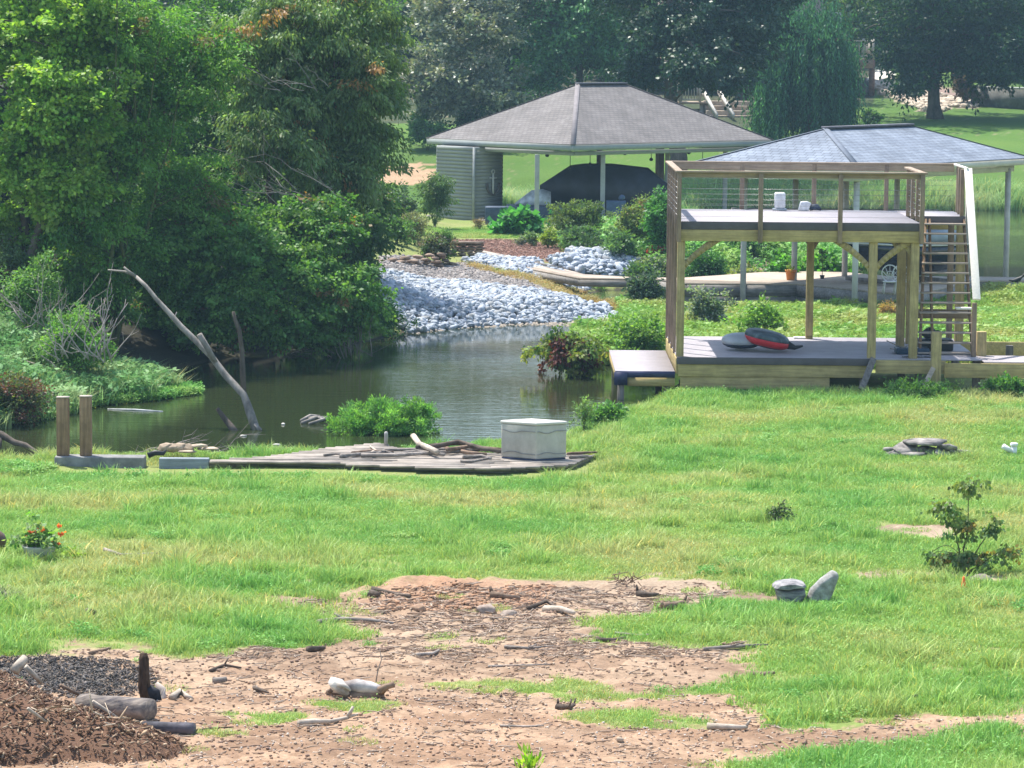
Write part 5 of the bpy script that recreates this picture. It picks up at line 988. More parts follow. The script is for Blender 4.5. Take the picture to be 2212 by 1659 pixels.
def forest():
    rng = np.random.default_rng(77); S = []
    for i in range(420):
        x = rng.uniform(-75, 75); y = rng.uniform(206, 245); z = zt(x, y); h = rng.uniform(9, 16)
        for k in range(11): S.append((x+rng.normal()*2.2, y+rng.normal()*1.5, z+h*rng.uniform(.08, 1)))
    for sx in (-1, 1):
        for i in range(110):
            y = rng.uniform(135, 205); x = sx*(rng.uniform(.2, .42)*y+(2 if sx > 0 else 0)); z = zt(x, y); h = rng.uniform(7, 13)
            for k in range(9): S.append((x+rng.normal()*2, y+rng.normal()*2, z+h*rng.uniform(.06, 1)))
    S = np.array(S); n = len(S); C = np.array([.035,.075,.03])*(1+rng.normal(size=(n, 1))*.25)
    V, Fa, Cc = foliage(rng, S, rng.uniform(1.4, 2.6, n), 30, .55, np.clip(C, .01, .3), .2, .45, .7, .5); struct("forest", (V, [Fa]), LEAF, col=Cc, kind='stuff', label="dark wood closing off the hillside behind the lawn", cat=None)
forest()
bgi = [("low green shrub at the foot of the magnolia", 860, 985, 190, 268, 157, (.07,.15,.05), 41), ("dark shrub under the far trees left of the roof peak", 960, 1140, 180, 264, 158, (.03,.07,.035), 42),
       ("dark evergreen hedge right of the roof peak behind the boathouse", 1130, 1400, 190, 262, 166, (.03,.07,.04), 43), ("small dark bush behind the gravel drive by the shade tree", 1930, 2010, 128, 170, 185, (.03,.06,.03), 44),
       ("reddish dark bush beside the shade tree's trunk", 2050, 2110, 120, 215, 180, (.07,.05,.04), 45), ("light green shrub at the willow's right foot", 1865, 1905, 210, 275, 163, (.07,.14,.06), 46),
       ("bright green bush beyond the deck's right end", 1885, 1990, 85, 150, 205, (.11,.24,.05), 47)]
for lab, x0, x1, yt, yb, Y, c, sd in bgi: shrub("background_shrub", lab, "shrub", x0, x1, yt, yb, Y, c, tuple(q*1.5 for q in c), "shrubs on the far bank", n=60, per=60, size=.17, seed=sd, ry=1.5)
# ------------------------------------------------------------------ the big trees of the left bank
LG, MG, DG = (.15,.29,.055), (.075,.175,.045), (.035,.085,.04)
def bank(px, py, Y): b = at(px, py, Y); b.z = max(zt(b.x, b.y), 0); return tuple(b)
def tp(*L): return [np.array(at(*q)) for q in L]
def ltree(name, label, base, lobes, dens, **kw):
    kw.setdefault("group", "trees of the left bank"); return tree(name, label, "tree", base, [plobe(*l) for l in lobes], dens, kw.pop("rs", .42), kw.pop("per", 130), kw.pop("size", .10), kw.pop("col"), kw.pop("col2"), **kw)
ltree("locust_tree", "tall multi-stemmed tree with slim dark trunks, left centre", bank(245, 770, 75.2), [(260,80,76,150,110),(330,230,76.5,130,120),(240,330,75.5,110,110),(400,120,77,120,120),(390,420,77,130,110),(280,540,76,110,90),(190,470,74.5,100,95),(210,610,75,100,70)], [110,120,110,100,120,100,110,90],
      col=(.08,.21,.05), col2=(.18,.34,.07), trunk_r=.055, trunks=tp((252,-60,74.4),(262,120,75.0),(300,-40,75.5),(352,60,75.5),(410,150,76)), droop=.5, aspect=.24, seed=61, accent=((.16,.14,.06), .03), limbs=90)
ltree("box_elder", "bright yellow-green leafy tree at the far left", bank(70, 760, 74.5), [(40,100,75,120,110),(130,230,74,110,110),(60,340,74.5,120,110),(160,60,75,110,90),(150,400,74,90,90),(30,500,75,90,80),(110,-60,76,170,90)], [100,140,110,100,90,60,80],
      col=(.15,.31,.05), col2=(.30,.44,.09), trunk_r=.13, trunks=tp((60,0,75),(150,120,74.5),(20,200,75)), droop=.35, aspect=.38, seed=62, per=120, limbs=80, size=.115)
ltree("willow_oak", "tree with pale drooping leaves leaning right over the cove", bank(560, 745, 81), [(640,60,81,150,110),(770,60,82,100,120),(700,210,81,130,100),(800,180,81,75,90),(600,300,80,120,100),(740,360,81,110,90),(800,290,81,50,50),(560,160,81,130,120),(700,-60,83,200,90)], [110,100,110,70,100,100,25,100,80],
      col=(.11,.19,.07), col2=(.22,.31,.13), trunk_r=.15, trunks=tp((620,100,81),(720,180,81),(780,330,81)), droop=1.1, aspect=.2, size=.125, seed=63, accent=((.38,.22,.09), .05), limbs=90)
ltree("maple_tree", "broad bright-leaved maple low over the dark water", bank(430, 760, 78), [(450,520,77,150,70),(600,560,77,150,75),(700,620,77,110,60),(560,650,76.5,150,60),(400,620,77,120,80),(760,660,77,60,45),(330,520,77,80,60),(680,480,78,120,70),(600,700,77,150,42),(440,700,77,110,50),(700,705,78,90,35)], [110,120,90,110,90,36,50,90,80,60,40],
      col=(.08,.20,.05), col2=(.18,.33,.08), trunk_r=.12, trunks=tp((420,420,77.5),(560,540,77.5),(660,560,77.5)), droop=.5, aspect=.36, flat=.4, seed=64, accent=((.26,.17,.07), .025), limbs=90)
ltree("hackberry_tree", "dusky tree whose branches reach the water beside the stone bank", bank(720, 700, 84), [(750,420,84,100,80),(770,520,84,65,60),(690,520,85,110,90),(760,620,83,50,50),(700,640,82.5,90,70),(650,420,85,120,100),(800,440,84,50,60)], [90,80,90,60,60,80,30],
      col=(.06,.14,.06), col2=(.13,.22,.09), trunk_r=.12, trunks=tp((680,420,84.5),(760,480,84)), droop=.7, aspect=.26, seed=65, accent=((.20,.13,.07), .03), limbs=80)
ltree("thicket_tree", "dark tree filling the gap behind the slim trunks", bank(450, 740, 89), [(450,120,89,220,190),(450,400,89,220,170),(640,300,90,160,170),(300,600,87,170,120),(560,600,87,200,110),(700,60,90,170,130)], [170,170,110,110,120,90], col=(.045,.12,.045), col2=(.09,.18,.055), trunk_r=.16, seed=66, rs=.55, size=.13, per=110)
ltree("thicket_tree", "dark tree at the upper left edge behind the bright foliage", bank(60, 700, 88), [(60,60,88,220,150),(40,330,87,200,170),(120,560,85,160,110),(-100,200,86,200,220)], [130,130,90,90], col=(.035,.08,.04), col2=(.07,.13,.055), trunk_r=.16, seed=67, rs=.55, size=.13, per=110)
for i, (lab, x0, x1, yt, yb, Y, c, c2, ls, ac) in enumerate([
    ("dusty blue-green vine-covered bush left of the slim trunks", -60, 150, 440, 640, 77, (.06,.12,.06), (.12,.19,.09), .08, ((.22,.17,.11), .08)),
    ("dull bush hung with dry vines at the left edge", -80, 90, 560, 760, 74, (.07,.13,.06), (.14,.2,.1), .075, ((.20,.14,.11), .12)),
    ("dark leafy bush under the slim trunks", 110, 260, 540, 740, 77, (.03,.08,.035), (.06,.13,.05), .08, ((.24,.24,.05), .06)),
    ("mid-green leafy bush on the left bank above the weeds", -20, 140, 620, 830, 71.5, (.09,.2,.06), (.16,.3,.09), .07, None),
    ("low bush with dark red leaves at the water, far left", -40, 130, 820, 935, 64.5, (.07,.15,.05), (.15,.12,.06), .06, ((.15,.06,.045), .22)),
    ("bright green bush over the weeds near the left posts", 90, 240, 720, 870, 69, (.10,.24,.06), (.18,.34,.09), .07, None),
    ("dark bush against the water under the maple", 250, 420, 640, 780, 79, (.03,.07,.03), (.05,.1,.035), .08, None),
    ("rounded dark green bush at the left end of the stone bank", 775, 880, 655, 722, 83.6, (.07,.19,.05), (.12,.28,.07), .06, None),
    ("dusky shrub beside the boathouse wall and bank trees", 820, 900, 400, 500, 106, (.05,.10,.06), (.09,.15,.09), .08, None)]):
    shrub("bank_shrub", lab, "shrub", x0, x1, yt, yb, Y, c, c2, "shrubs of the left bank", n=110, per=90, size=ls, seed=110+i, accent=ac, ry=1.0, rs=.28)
# ------------------------------------------------------------------ snags and dead branches
def snag(name, label, segs, mat=None, cat="dead tree", z0=None, group=None):
    """segs: list of (points in (px,py,Y), r0, r1)"""
    mb = MB(); 
    for pts, r0, r1 in segs:
        P = [at(*q) for q in pts]; n = len(P); mb.tube(P, [r0+(r1-r0)*i/(n-1) for i in range(n)], 9, jit=.12)
    single(name, label, cat, mb, mat or BARKG, group, smooth=True)
yb = onz(552, 928).y
def Yl(a, b, n): return np.linspace(a, b, n)
pp = [(556,936),(540,890),(527,854),(507,832),(488,812),(456,770),(425,738),(391,705),(365,675),(338,646),(315,618),(293,597)]
snag("leaning_snag", "long bleached dead tree leaning left out of the cove", [([(a, b, y) for (a, b), y in zip(pp, Yl(yb, yb+1.2, len(pp)))], .085, .034), ([(293,597,yb+1.2),(270,587,yb+1.25),(233,583,yb+1.3)], .033, .015), ([(293,597,yb+1.2),(280,588,yb+1.2),(267,577,yb+1.2)], .033, .022),
      ([(467,785,yb+.5),(448,752,yb+.45),(430,722,yb+.4)], .05, .055), ([(375,690,yb+1),(382,674,yb+1)], .015, .008), ([(556,936,yb),(562,928,yb-.1),(550,915,yb)], .06, .03)])
snag("upright_snag", "thin dark dead trunk standing beside the leaning one", [([(528,862,yb+.3),(524,800,yb+.35),(523,757,yb+.4),(517,714,yb+.45),(508,690,yb+.5),(504,673,yb+.5)], .055, .03)], BARK)
snag("broken_stump", "short dark stump tilting out of the water", [([(512,940,yb-.2),(498,920,yb-.1),(484,902,yb),(469,882,yb)], .075, .035)], BARK)
y0_ = onz(60, 985).y; snag("drift_log", "dark log sloping into the shore at the left edge", [([(-60,915,y0_+.4),(5,940,y0_+.2),(30,955,y0_+.1),(55,962,y0_),(75,976,y0_),(105,986,y0_-.1)], .07, .035), ([(2,940,y0_+.2),(0,968,y0_)], .03, .03)], BARK, "log")
rt_ = random.Random(9)
def brush(name, label, cx, cy, Y, wpx, hpx, n, r=.008, cat="dead branches", mat=None, ang=(.2, 1.2)):
    mb = MB(); k = Y/F_PX
    for i in range(n):
        s = at(cx+rt_.uniform(-.5, .5)*wpx, cy+rt_.uniform(-.15, .1)*hpx, Y+rt_.uniform(-.4, .4)); L = rt_.uniform(.35, 1)*max(wpx, hpx)*k; a = rt_.uniform(*ang); d = Vector((cos(a), rt_.uniform(-.3, .3), sin(a)*hpx/max(wpx, hpx)*1.5))
        P = [s]; 
        for j in range(5): P.append(P[-1]+d*L/5+Vector((rt_.gauss(0, 1), rt_.gauss(0, 1), rt_.gauss(0, 1)))*L*.045)
        mb.tube(P, [r*(1-.8*j/5) for j in range(6)], 5)
        for q in (2, 3, 4):
            if rt_.random() < .7: e = P[q]+(d+Vector((rt_.gauss(0, .6), rt_.gauss(0, .3), rt_.gauss(0, .6))))*L*.22; mb.tube([P[q], e], [r*.5, r*.15], 4)
    single(name, label, cat, mb, mat or TWIG)
yn = onz(380, 985).y+.3
brush("brush_pile", "thin pale dead twigs fanning up over the water by the old dock", 350, 984, yn, 180, 50, 16, .011, ang=(.15, .9))
brush("dead_branches", "pale bare branches tangled over the left bank bush", 185, 775, 68.2, 120, 120, 24, .017, ang=(.8, 2.9), mat=simple("pale_twig", (.42,.36,.33), .8))
brush("dead_branches", "grey twigs arching above the bushes at the left", 120, 700, 70.3, 150, 100, 22, .015, ang=(.6, 2.7))
brush("dead_branches", "bare grey branches dipping to the water right of the maple", 755, 770, 77.5, 100, 120, 22, .014, ang=(1.4, 2.8), mat=BARKG)
brush("dead_branches", "dark fallen branches lying along the far waterline", 560, 768, 79, 220, 14, 12, .012, ang=(0, .3), mat=BARKG)
mb = MB(); P = [(88,848,68.5),(110,862,68.5),(122,876,68.4),(124,900,68.4)]; mb.tube([at(a, b-80, c) for a, b, c in P], [.02,.018,.02,.014], 6); mb.tube([at(40, 775, 69), at(95, 792, 68.5)], [.01,.02], 5); single("dead_branches", "single pale crooked branch in the left bank weeds", "dead branches", mb, TWIG)
mb = MB(); p = onz(232, 884); q = onz(352, 889); mb.tube([p+Vector((0,0,.005)), p.lerp(q, .5)+Vector((0,0,.012)), q+Vector((0,0,.0))], [.012,.02,.014], 8); single("floating_log", "thin white log floating on the cove behind the posts", "log", mb, simple("white_wood", (.62,.62,.6), .6))
mb = MB()
for a, b, c, d in ((652,916,712,908),(660,908,705,914),(668,918,735,912),(650,911,690,905)): mb.tube([onz(a, b)+Vector((0,0,.02)), onz((a+c)/2, (b+d)/2)+Vector((0,0,.09)), onz(c, d)+Vector((0,0,.06))], [.03,.035,.02], 7)
single("driftwood", "grey driftwood caught at the left of the green water bush", "driftwood", mb, BARKG)
for i, (a, b, w_, lab) in enumerate(((598,962,22,"small pale foam scrap floating by the old dock"),(527,942,20,"flat pale scrap floating below the tilted stump"),(612,917,12,"tiny pale scrap floating left of the driftwood"))):
    p = onz(a, b); mb = MB(); mb.stone((p.x, p.y, .01), (w_*.004, .06, .025), 30+i); single("floating_scrap", lab, "debris", mb, simple("foam%d" % i, (.6,.57,.5), .8))
# ------------------------------------------------------------------ shrubs and plants, one by one
def S(*a, **k): return shrub(*a, **k)
S("island_bush", "dome of narrow bright green leaves growing out of the cove", "bush", 706, 958, 868, 946, onz(830, 945).y+.9, (.11,.28,.07), (.20,.40,.11), n=380, per=150, size=.07, seed=201, aspect=.15, droop=-.6, dome=True, ry=.85, onground=False, rs=.16, shell=.5, up=.2)
S("overhanging_bush", "bush with green, yellow and dark red leaves hanging over the water", "bush", 1130, 1330, 722, 824, 74.4, (.10,.20,.05), (.22,.24,.06), n=170, per=80, size=.10, seed=202, droop=.8, accent=((.12,.035,.03), .22), ry=.9, rs=.22, onground=False)
S("willow_sapling", "broad bright green leafy shrub between the stones and the tall dock", "shrub", 1290, 1455, 684, 775, 78, (.12,.26,.06), (.22,.36,.09), n=220, per=90, size=.085, seed=203, ry=1.5, rs=.24)
S("garden_shrub", "wispy feathery green conifer at the grey boathouse wall", "shrub", 900, 980, 355, 482, 113, (.08,.15,.05), (.14,.22,.08), "garden shrubs", n=110, per=90, size=.13, seed=204, aspect=.1, droop=.9, rs=.22, ry=.6)
S("garden_shrub", "large round olive-green shrub before the second boathouse post", "shrub", 1176, 1316, 412, 505, 107.5, (.10,.165,.06), (.17,.23,.09), "garden shrubs", n=200, per=90, size=.085, seed=205, droop=-.3, rs=.22, ry=1.0)
S("garden_shrub", "big-leaved deep green plant before the slate box", "shrub", 1066, 1180, 445, 492, 111, (.05,.20,.06), (.10,.32,.09), "garden shrubs", n=60, per=26, size=.26, seed=206, aspect=.42, rs=.3, ry=.8, up=1.0)
S("garden_shrub", "small golden-yellow shrub at the mulch edge", "shrub", 1160, 1206, 484, 526, 105, (.20,.30,.05), (.30,.36,.06), "garden shrubs", n=40, per=50, size=.08, seed=207, rs=.16)
S("garden_shrub", "little variegated pale green ball left of the golden shrub", "shrub", 1136, 1164, 480, 512, 106, (.18,.30,.14), (.26,.36,.2), "garden shrubs", n=30, per=50, size=.07, seed=208, rs=.12)
S("garden_shrub", "small grey lavender tuft in the lawn strip", "shrub", 1112, 1142, 497, 517, 106, (.20,.24,.20), (.26,.29,.26), "garden shrubs", n=20, per=50, size=.08, seed=209, aspect=.12, rs=.1)
S("garden_shrub", "tall rounded yellow-olive shrub left of the dock posts", "shrub", 1330, 1440, 385, 500, 104, (.12,.19,.06), (.20,.25,.09), "garden shrubs", n=200, per=90, size=.09, seed=210, rs=.26, ry=1.0, accent=((.22,.17,.08), .06))
S("garden_shrub", "vivid green bush directly behind the left dock posts", "shrub", 1392, 1475, 356, 500, 102, (.06,.19,.055), (.11,.28,.08), "garden shrubs", n=160, per=80, size=.10, seed=211, rs=.26, ry=.9)
S("garden_shrub", "dark green shrub seen through the upper deck cables", "shrub", 1472, 1572, 383, 458, 100, (.045,.14,.045), (.08,.2,.06), "garden shrubs", n=150, per=80, size=.085, seed=212, rs=.24, ry=.9)
S("garden_shrub", "dark clipped evergreen ball seen under the upper deck", "shrub", 1548, 1640, 490, 548, 104, (.02,.065,.035), (.035,.09,.05), "garden shrubs", n=110, per=90, size=.07, seed=213, rs=.2, ry=.8)
S("garden_shrub", "purple-brown leaved shrub in front of the stone wall", "shrub", 905, 985, 496, 572, 98.5, (.08,.12,.07), (.13,.10,.09), "garden shrubs", n=110, per=80, size=.075, seed=214, rs=.2, ry=.6, accent=((.10,.20,.06), .3))
S("garden_shrub", "pale wispy shrub with dry seed heads beside the wall", "shrub", 868, 925, 450, 530, 103, (.16,.20,.11), (.25,.24,.16), "garden shrubs", n=80, per=70, size=.08, seed=215, rs=.2, ry=.6, aspect=.15)
S("garden_shrub", "leafy green shrub trailing over the stone wall top", "shrub", 815, 900, 485, 545, 101.5, (.07,.17,.05), (.13,.24,.08), "garden shrubs", n=90, per=70, size=.075, seed=216, rs=.2, ry=.6)
S("garden_shrub", "dry brown twiggy shrub at the foot of the boathouse corner", "shrub", 1020, 1050, 462, 494, 113, (.20,.15,.09), (.24,.17,.11), "garden shrubs", n=24, per=40, size=.06, seed=217, rs=.14, aspect=.12)
S("flowering_bush", "low bush covered in red-pink flowers left of the dock", "bush", 1384, 1432, 474, 500, 101.5, (.10,.2,.06), (.5,.07,.10), n=60, per=50, size=.07, seed=218, rs=.16, accent=((.6,.09,.13), .5))
for i, (x0, x1, yt, yb_, Y, c, c2, lab) in enumerate([
    (1205,1300,505,560,104,(.07,.15,.06),(.12,.2,.09),"grey-green perennial mass above the stone heap"), (1290,1380,520,570,101.5,(.09,.19,.07),(.15,.26,.1),"fluffy bright green fern clump right of the stone heap"),
    (1350,1425,540,595,99,(.06,.13,.05),(.12,.2,.07),"dark green groundcover clump beside the dock posts"), (1375,1440,505,545,100,(.09,.17,.08),(.2,.25,.18),"pale speckled perennial clump below the red flowers"),
    (1240,1300,530,560,103,(.05,.11,.05),(.09,.15,.07),"small dark spreading plant at the top of the stone heap"),
    (1660,1760,505,590,97.5,(.07,.22,.05),(.14,.34,.08),"lush big-leaved plant mass left of the boat"), (1740,1835,500,588,98.5,(.08,.24,.05),(.16,.36,.08),"tall lush leafy mass against the boat's bow"),
    (1560,1660,545,600,97.5,(.17,.22,.09),(.26,.28,.13),"dry olive grass clump behind the pale corner post")]):
    S("perennial_clump", lab, "plant", x0, x1, yt, yb_, Y, c, c2, "perennials of the garden slope", n=90, per=50, size=.10 if i < 5 else .15, seed=230+i, rs=.24, aspect=.3 if i < 5 else .4, ry=.8)
S("marsh_shrub", "pale grey-leaved shrub at the left dock posts", "shrub", 1485, 1582, 600, 690, 83, (.10,.17,.10), (.2,.26,.2), "shrubs in the marsh", n=70, per=60, size=.09, seed=240, rs=.2, accent=((.3,.34,.32), .3))
S("marsh_shrub", "dusky grey-green shrub hanging over the pale walkway", "shrub", 1352, 1440, 585, 665, 90, (.05,.10,.07), (.10,.15,.11), "shrubs in the marsh", n=80, per=60, size=.10, seed=241, rs=.24)
S("marsh_shrub", "yellow-green leafy clump left of the middle back post", "shrub", 1590, 1700, 640, 735, 80, (.12,.25,.06), (.2,.35,.08), "shrubs in the marsh", n=110, per=60, size=.09, seed=242, rs=.24)
S("marsh_shrub", "tawny dead shrub beside the round-backed white chairs", "shrub", 1900, 1944, 632, 675, 86, (.36,.25,.12), (.42,.27,.13), "shrubs in the marsh", n=50, per=60, size=.09, seed=243, rs=.16, aspect=.12)
S("shore_bush", "small leafy bush on the grassy shore under the swim platform", "bush", 1275, 1350, 876, 915, 63.6, (.10,.24,.06), (.17,.34,.09), n=80, per=70, size=.075, seed=244, rs=.14)
S("shore_bush", "taller weedy stems at the shore right of the deck box", "bush", 1235, 1290, 838, 930, 63, (.16,.28,.09), (.24,.36,.12), n=40, per=24, size=.06, seed=245, rs=.14, aspect=.2)
S("shore_bush", "leafy weeds at the right end of the dock front", "bush", 2120, 2230, 815, 862, 68.3, (.07,.18,.05), (.12,.26,.07), n=90, per=60, size=.07, seed=246, rs=.16)
S("shore_bush", "grassy dark weeds under the walkway beside the mooring post", "bush", 1880, 2080, 822, 860, 68.2, (.08,.19,.05), (.13,.26,.07), n=110, per=60, size=.07, seed=247, rs=.16, aspect=.14)
# sapling in the field at the right
pY = ong(2090, 1238).y
b = ong(2085, 1238); kk = pY/F_PX
tree("sapling", "knee-high leafy sapling with glossy dark and yellowing leaves, right field", "sapling", tuple(b), [plobe(2085,1130,pY,62,50,.4),(tuple(at(2050,1090,pY)),(.26,.25,.24)),plobe(2090,1050,pY,45,25,.2),plobe(2090,1200,pY,110,30,.4),plobe(2030,1205,pY,40,18,.3),plobe(2140,1140,pY,30,40,.2),plobe(2180,1190,pY,22,22,.2)],
     [26,18,14,52,14,12,10], .11, 20, .062, (.11,.21,.08), (.24,.29,.11), None, trunk_r=.014, trunks=[np.array(at(2095,1030,pY)), np.array(at(2050,1075,pY)), np.array(at(2150,1120,pY)), np.array(at(2180,1180,pY))], droop=1.2, aspect=.36, seed=250, accent=((.30,.22,.07), .10), limbs=70, shell=.6)
S("field_plant", "small dark broken plant clump in the middle right field", "plant", 1645, 1715, 1090, 1128, ong(1680,1127).y, (.05,.12,.05), (.12,.11,.08), n=16, per=34, size=.05, seed=251, rs=.09)
S("front_sprout", "bright yellow-green sprout at the bottom centre edge", "plant", 1095, 1165, 1612, 1690, 29.6, (.22,.40,.04), (.32,.46,.06), n=10, per=14, size=.10, seed=252, rs=.08, aspect=.12, droop=-1.5, onground=True)

brush("dead_branches", "pale bare twigs threading the right-hand tree's lower crown", 650, 430, 77.5, 260, 150, 12, .012, ang=(2.3, 2.9), mat=BARKG)
brush("dead_branches", "thin pale twigs in the upper crown of the right-hand tree", 640, 190, 77.0, 160, 120, 8, .010, ang=(2.2, 2.9), mat=BARKG)

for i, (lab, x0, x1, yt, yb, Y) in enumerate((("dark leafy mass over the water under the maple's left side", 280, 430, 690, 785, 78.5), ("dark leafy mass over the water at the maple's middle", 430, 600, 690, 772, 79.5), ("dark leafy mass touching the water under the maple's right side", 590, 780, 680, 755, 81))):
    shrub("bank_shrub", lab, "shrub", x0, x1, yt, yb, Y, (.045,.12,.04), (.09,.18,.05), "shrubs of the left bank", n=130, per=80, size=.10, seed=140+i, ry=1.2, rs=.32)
# ------------------------------------------------------------------ foreground: posts of clutter, stones, sticks
def stick(label, pts, r, mat=None, cat="stick", name="stick", lift=None, group=None, forks=()):
    P = [ong(a, b) for a, b in pts]; n = len(P); rad = [r*(1-.45*i/max(n-1, 1))*random.uniform(.85, 1.15) for i in range(n)]
    mb = MB(); mb.tube([p+Vector((0,0,(lift if lift is not None else r*.75)+(0 if i in (0, n-1) else r*.2))) for i, p in enumerate(P)], rad, 8, jit=.18)
    for (i, dx, dz, rr_) in forks: q = P[i]+Vector((0,0,r)); mb.tube([q, q+Vector((dx, .02, dz))], [rr_, rr_*.6], 6, jit=.15)
    return single(name, label, cat, mb, mat or TWIG, group, smooth=False)
random.seed(8)
CHAR = simple("charred", (.025,.025,.03), .85, .5, 8, .8, .2); LOGM = simple("weathered_log", (.30,.26,.23), .85, .3, 6, .8, .2, (.4,4,4)); DARKW = simple("dark_wood", (.12,.09,.07), .9, .3, 8, .7)
PALEW = simple("pale_wood", (.50,.42,.34), .8, .2, 8, .5); BROWNW = simple("brown_wood", (.25,.17,.12), .9, .3, 8, .6)
# driftwood heap on the old dock
def onb(a, b, z=zo): return onz(a, b, z)
dws = [([(735,991),(790,985),(830,981)], .035, "short pale plank lying at the heap's left end on the old dock", LOGM), ([(800,968),(812,976),(795,983),(785,988)], .018, "thin crooked white stick standing by the pale stub", PALEW),
       ([(780,989),(850,990),(1000,980)], .04, "long flat grey timber along the front of the driftwood heap", LOGM), ([(893,962),(905,974),(925,982),(945,992)], .055, "thick pale forked driftwood piece rising from the heap", PALEW),
       ([(830,976),(960,975),(1085,978)], .03, "straight grey pole across the back of the driftwood heap", LOGM), ([(930,980),(990,974),(1040,983),(1085,990)], .045, "dark gnarled root reaching to the storage box", DARKW),
       ([(1000,992),(1040,990),(1060,995)], .03, "short grey stick in front of the gnarled root", LOGM), ([(965,984),(1010,978),(1082,984)], .035, "brown weathered branch in the middle of the heap", BROWNW), ([(900,978),(940,972),(1000,972)], .03, "dark thin branch behind the forked piece", DARKW),
       ([(1225,984),(1262,982),(1290,981)], .025, "reddish brown stick poking out right of the storage box", BROWNW), ([(1230,992),(1270,990)], .03, "grey short timber right of the storage box", LOGM), ([(995,1000),(1015,1001),(1055,994)], .022, "thin grey slat on the dock's front edge", LOGM)]
dws += [([(760,982),(800,977),(850,980)], .022, "thin brown branch crossing the left part of the heap", BROWNW), ([(870,985),(900,980),(960,988)], .035, "mid-grey crooked limb under the forked piece", LOGM), ([(930,972),(965,975),(1010,983),(1050,987)], .038, "twisted reddish root in the back of the heap", BROWNW),
        ([(815,985),(830,979),(846,984)], .028, "short bent grey piece left of the heap's middle", LOGM), ([(1020,980),(1050,974),(1080,980)], .028, "dark bent branch touching the storage box", DARKW), ([(700,987),(725,984),(748,986)], .022, "small grey sliver alone on the old dock's left part", LOGM)]
for i, (pts, r, lab, mt_) in enumerate(dws):
    P = [onb(a, b) for a, b in pts]; n = len(P); mb = MB(); lf = r+.01+(.06 if i in (3, 5, 7, 8) else 0); mb.tube([p+Vector((0,0,lf+(.04 if i == 3 and j < 1 else .0)+(.05 if i in (5,) and j == 1 else 0))) for j, p in enumerate(P)], [r*(1-.3*j/n) for j in range(n)], 8, jit=.2)
    single("driftwood", lab, "driftwood", mb, mt_, "driftwood heap on the old dock")
mb = MB()
for k in range(4): p = onb(358+k*6, 983); mb.stone((p.x+.07*k, p.y+.02*k, .40), (.17,.14,.085), k+3, sub=2, rough=.4)
single("rounded_rock", "rounded brown rock at the left end of the old dock", "rock", mb, simple("tan_rock", (.40,.31,.22), .9, .25, 7, .6))
mb = MB()
for k in range(5): p = onb(405+k*13, 985-(k % 2)*6); mb.stone((p.x, p.y, .35+.05*((k*7) % 3)), (.17,.12,.03), k+13, sub=1)
single("flat_rocks", "stack of flat tan stones beside the rounded rock", "rock pile", mb, simple("flat_tan", (.46,.37,.27), .9, .2, 7, .5))
# big stones in the field
p = ong(1712, 1300); rr = random.Random(3)
def facing_rock(out, Y, deps, jit=.0):
    q = [at(a_, b_, Y) for a_, b_ in out]; c = sum(q, Vector())/len(q); rings = []
    for f, dy in deps: rings.append([c+(v-c)*f*(1+rr.uniform(-jit, jit))+Vector((0,dy+rr.uniform(-jit, jit)*.2,0)) for v in q])
    return rings
t = thing("layered_rock", "layered dark grey rock with a pale flat top beside the pointed one", "rock", tuple(p))
LR = simple("layered_rock", (.24,.225,.225), .9, .45, 5, .9, .25, (1,1,3.5), col2=(.07,.075,.09)); LT = simple("rock_top", (.30,.28,.275), .9, .4, 9, 1.0, col2=(.14,.14,.15))
mesh_obj("rock_body", MB().loft(facing_rock(((1674,1270),(1700,1268),(1738,1268),(1740,1282),(1728,1298),(1700,1306),(1680,1296)), p.y, ((.7,-.22),(.95,-.15),(1.0,0),(.95,.12),(.7,.2)), .05)), LR, t, bevel=.01)
mesh_obj("rock_top", MB().loft(facing_rock(((1668,1266),(1674,1258),(1694,1255),(1716,1253),(1736,1258),(1740,1264),(1716,1266),(1700,1270),(1684,1268)), p.y, ((.75,-.26),(1.0,-.18),(1.03,0),(.95,.14),(.7,.22)), .05)), LT, t, bevel=.008)
p = ong(1768, 1302); mb = MB(); q = [at(a, b, p.y) for a, b in ((1738,1304),(1750,1272),(1772,1250),(1797,1232),(1808,1236),(1812,1244),(1802,1272),(1790,1304))]
rings = []
for f, dy in ((.75,-.10),(1.0,-.04),(1.0,.06),(.7,.13)):
    c = sum(q, Vector())/len(q); rings.append([c+(v-c)*f+Vector((0,dy,(-.02 if f < 1 else 0))) for v in q])
mb.loft(rings); single("pointed_rock", "pale grey wedge-shaped rock with a tall pointed right end", "rock", mb, simple("wedge_rock", (.36,.355,.34), .9, .3, 11, 1.0, col2=(.21,.20,.18)), bevel=.02)
p = ong(2120, 1258); mb = MB(); mb.stone((p.x, p.y, p.z+.02), (.17,.16,.10), 9, sub=2); single("half_buried_rock", "tan rock half hidden in grass right of the sapling's foot", "rock", mb, simple("grass_rock", (.22,.19,.15), .9, .2, 6, .6))
p = ong(195, 1338); mb = MB(); mb.stone((p.x, p.y, p.z+.06), (.09,.08,.10), 19, sub=2); single("mossy_rock", "olive-brown rock hidden in the tall grass at the left", "rock", mb, simple("mossy", (.20,.19,.10), .9, .2, 6))
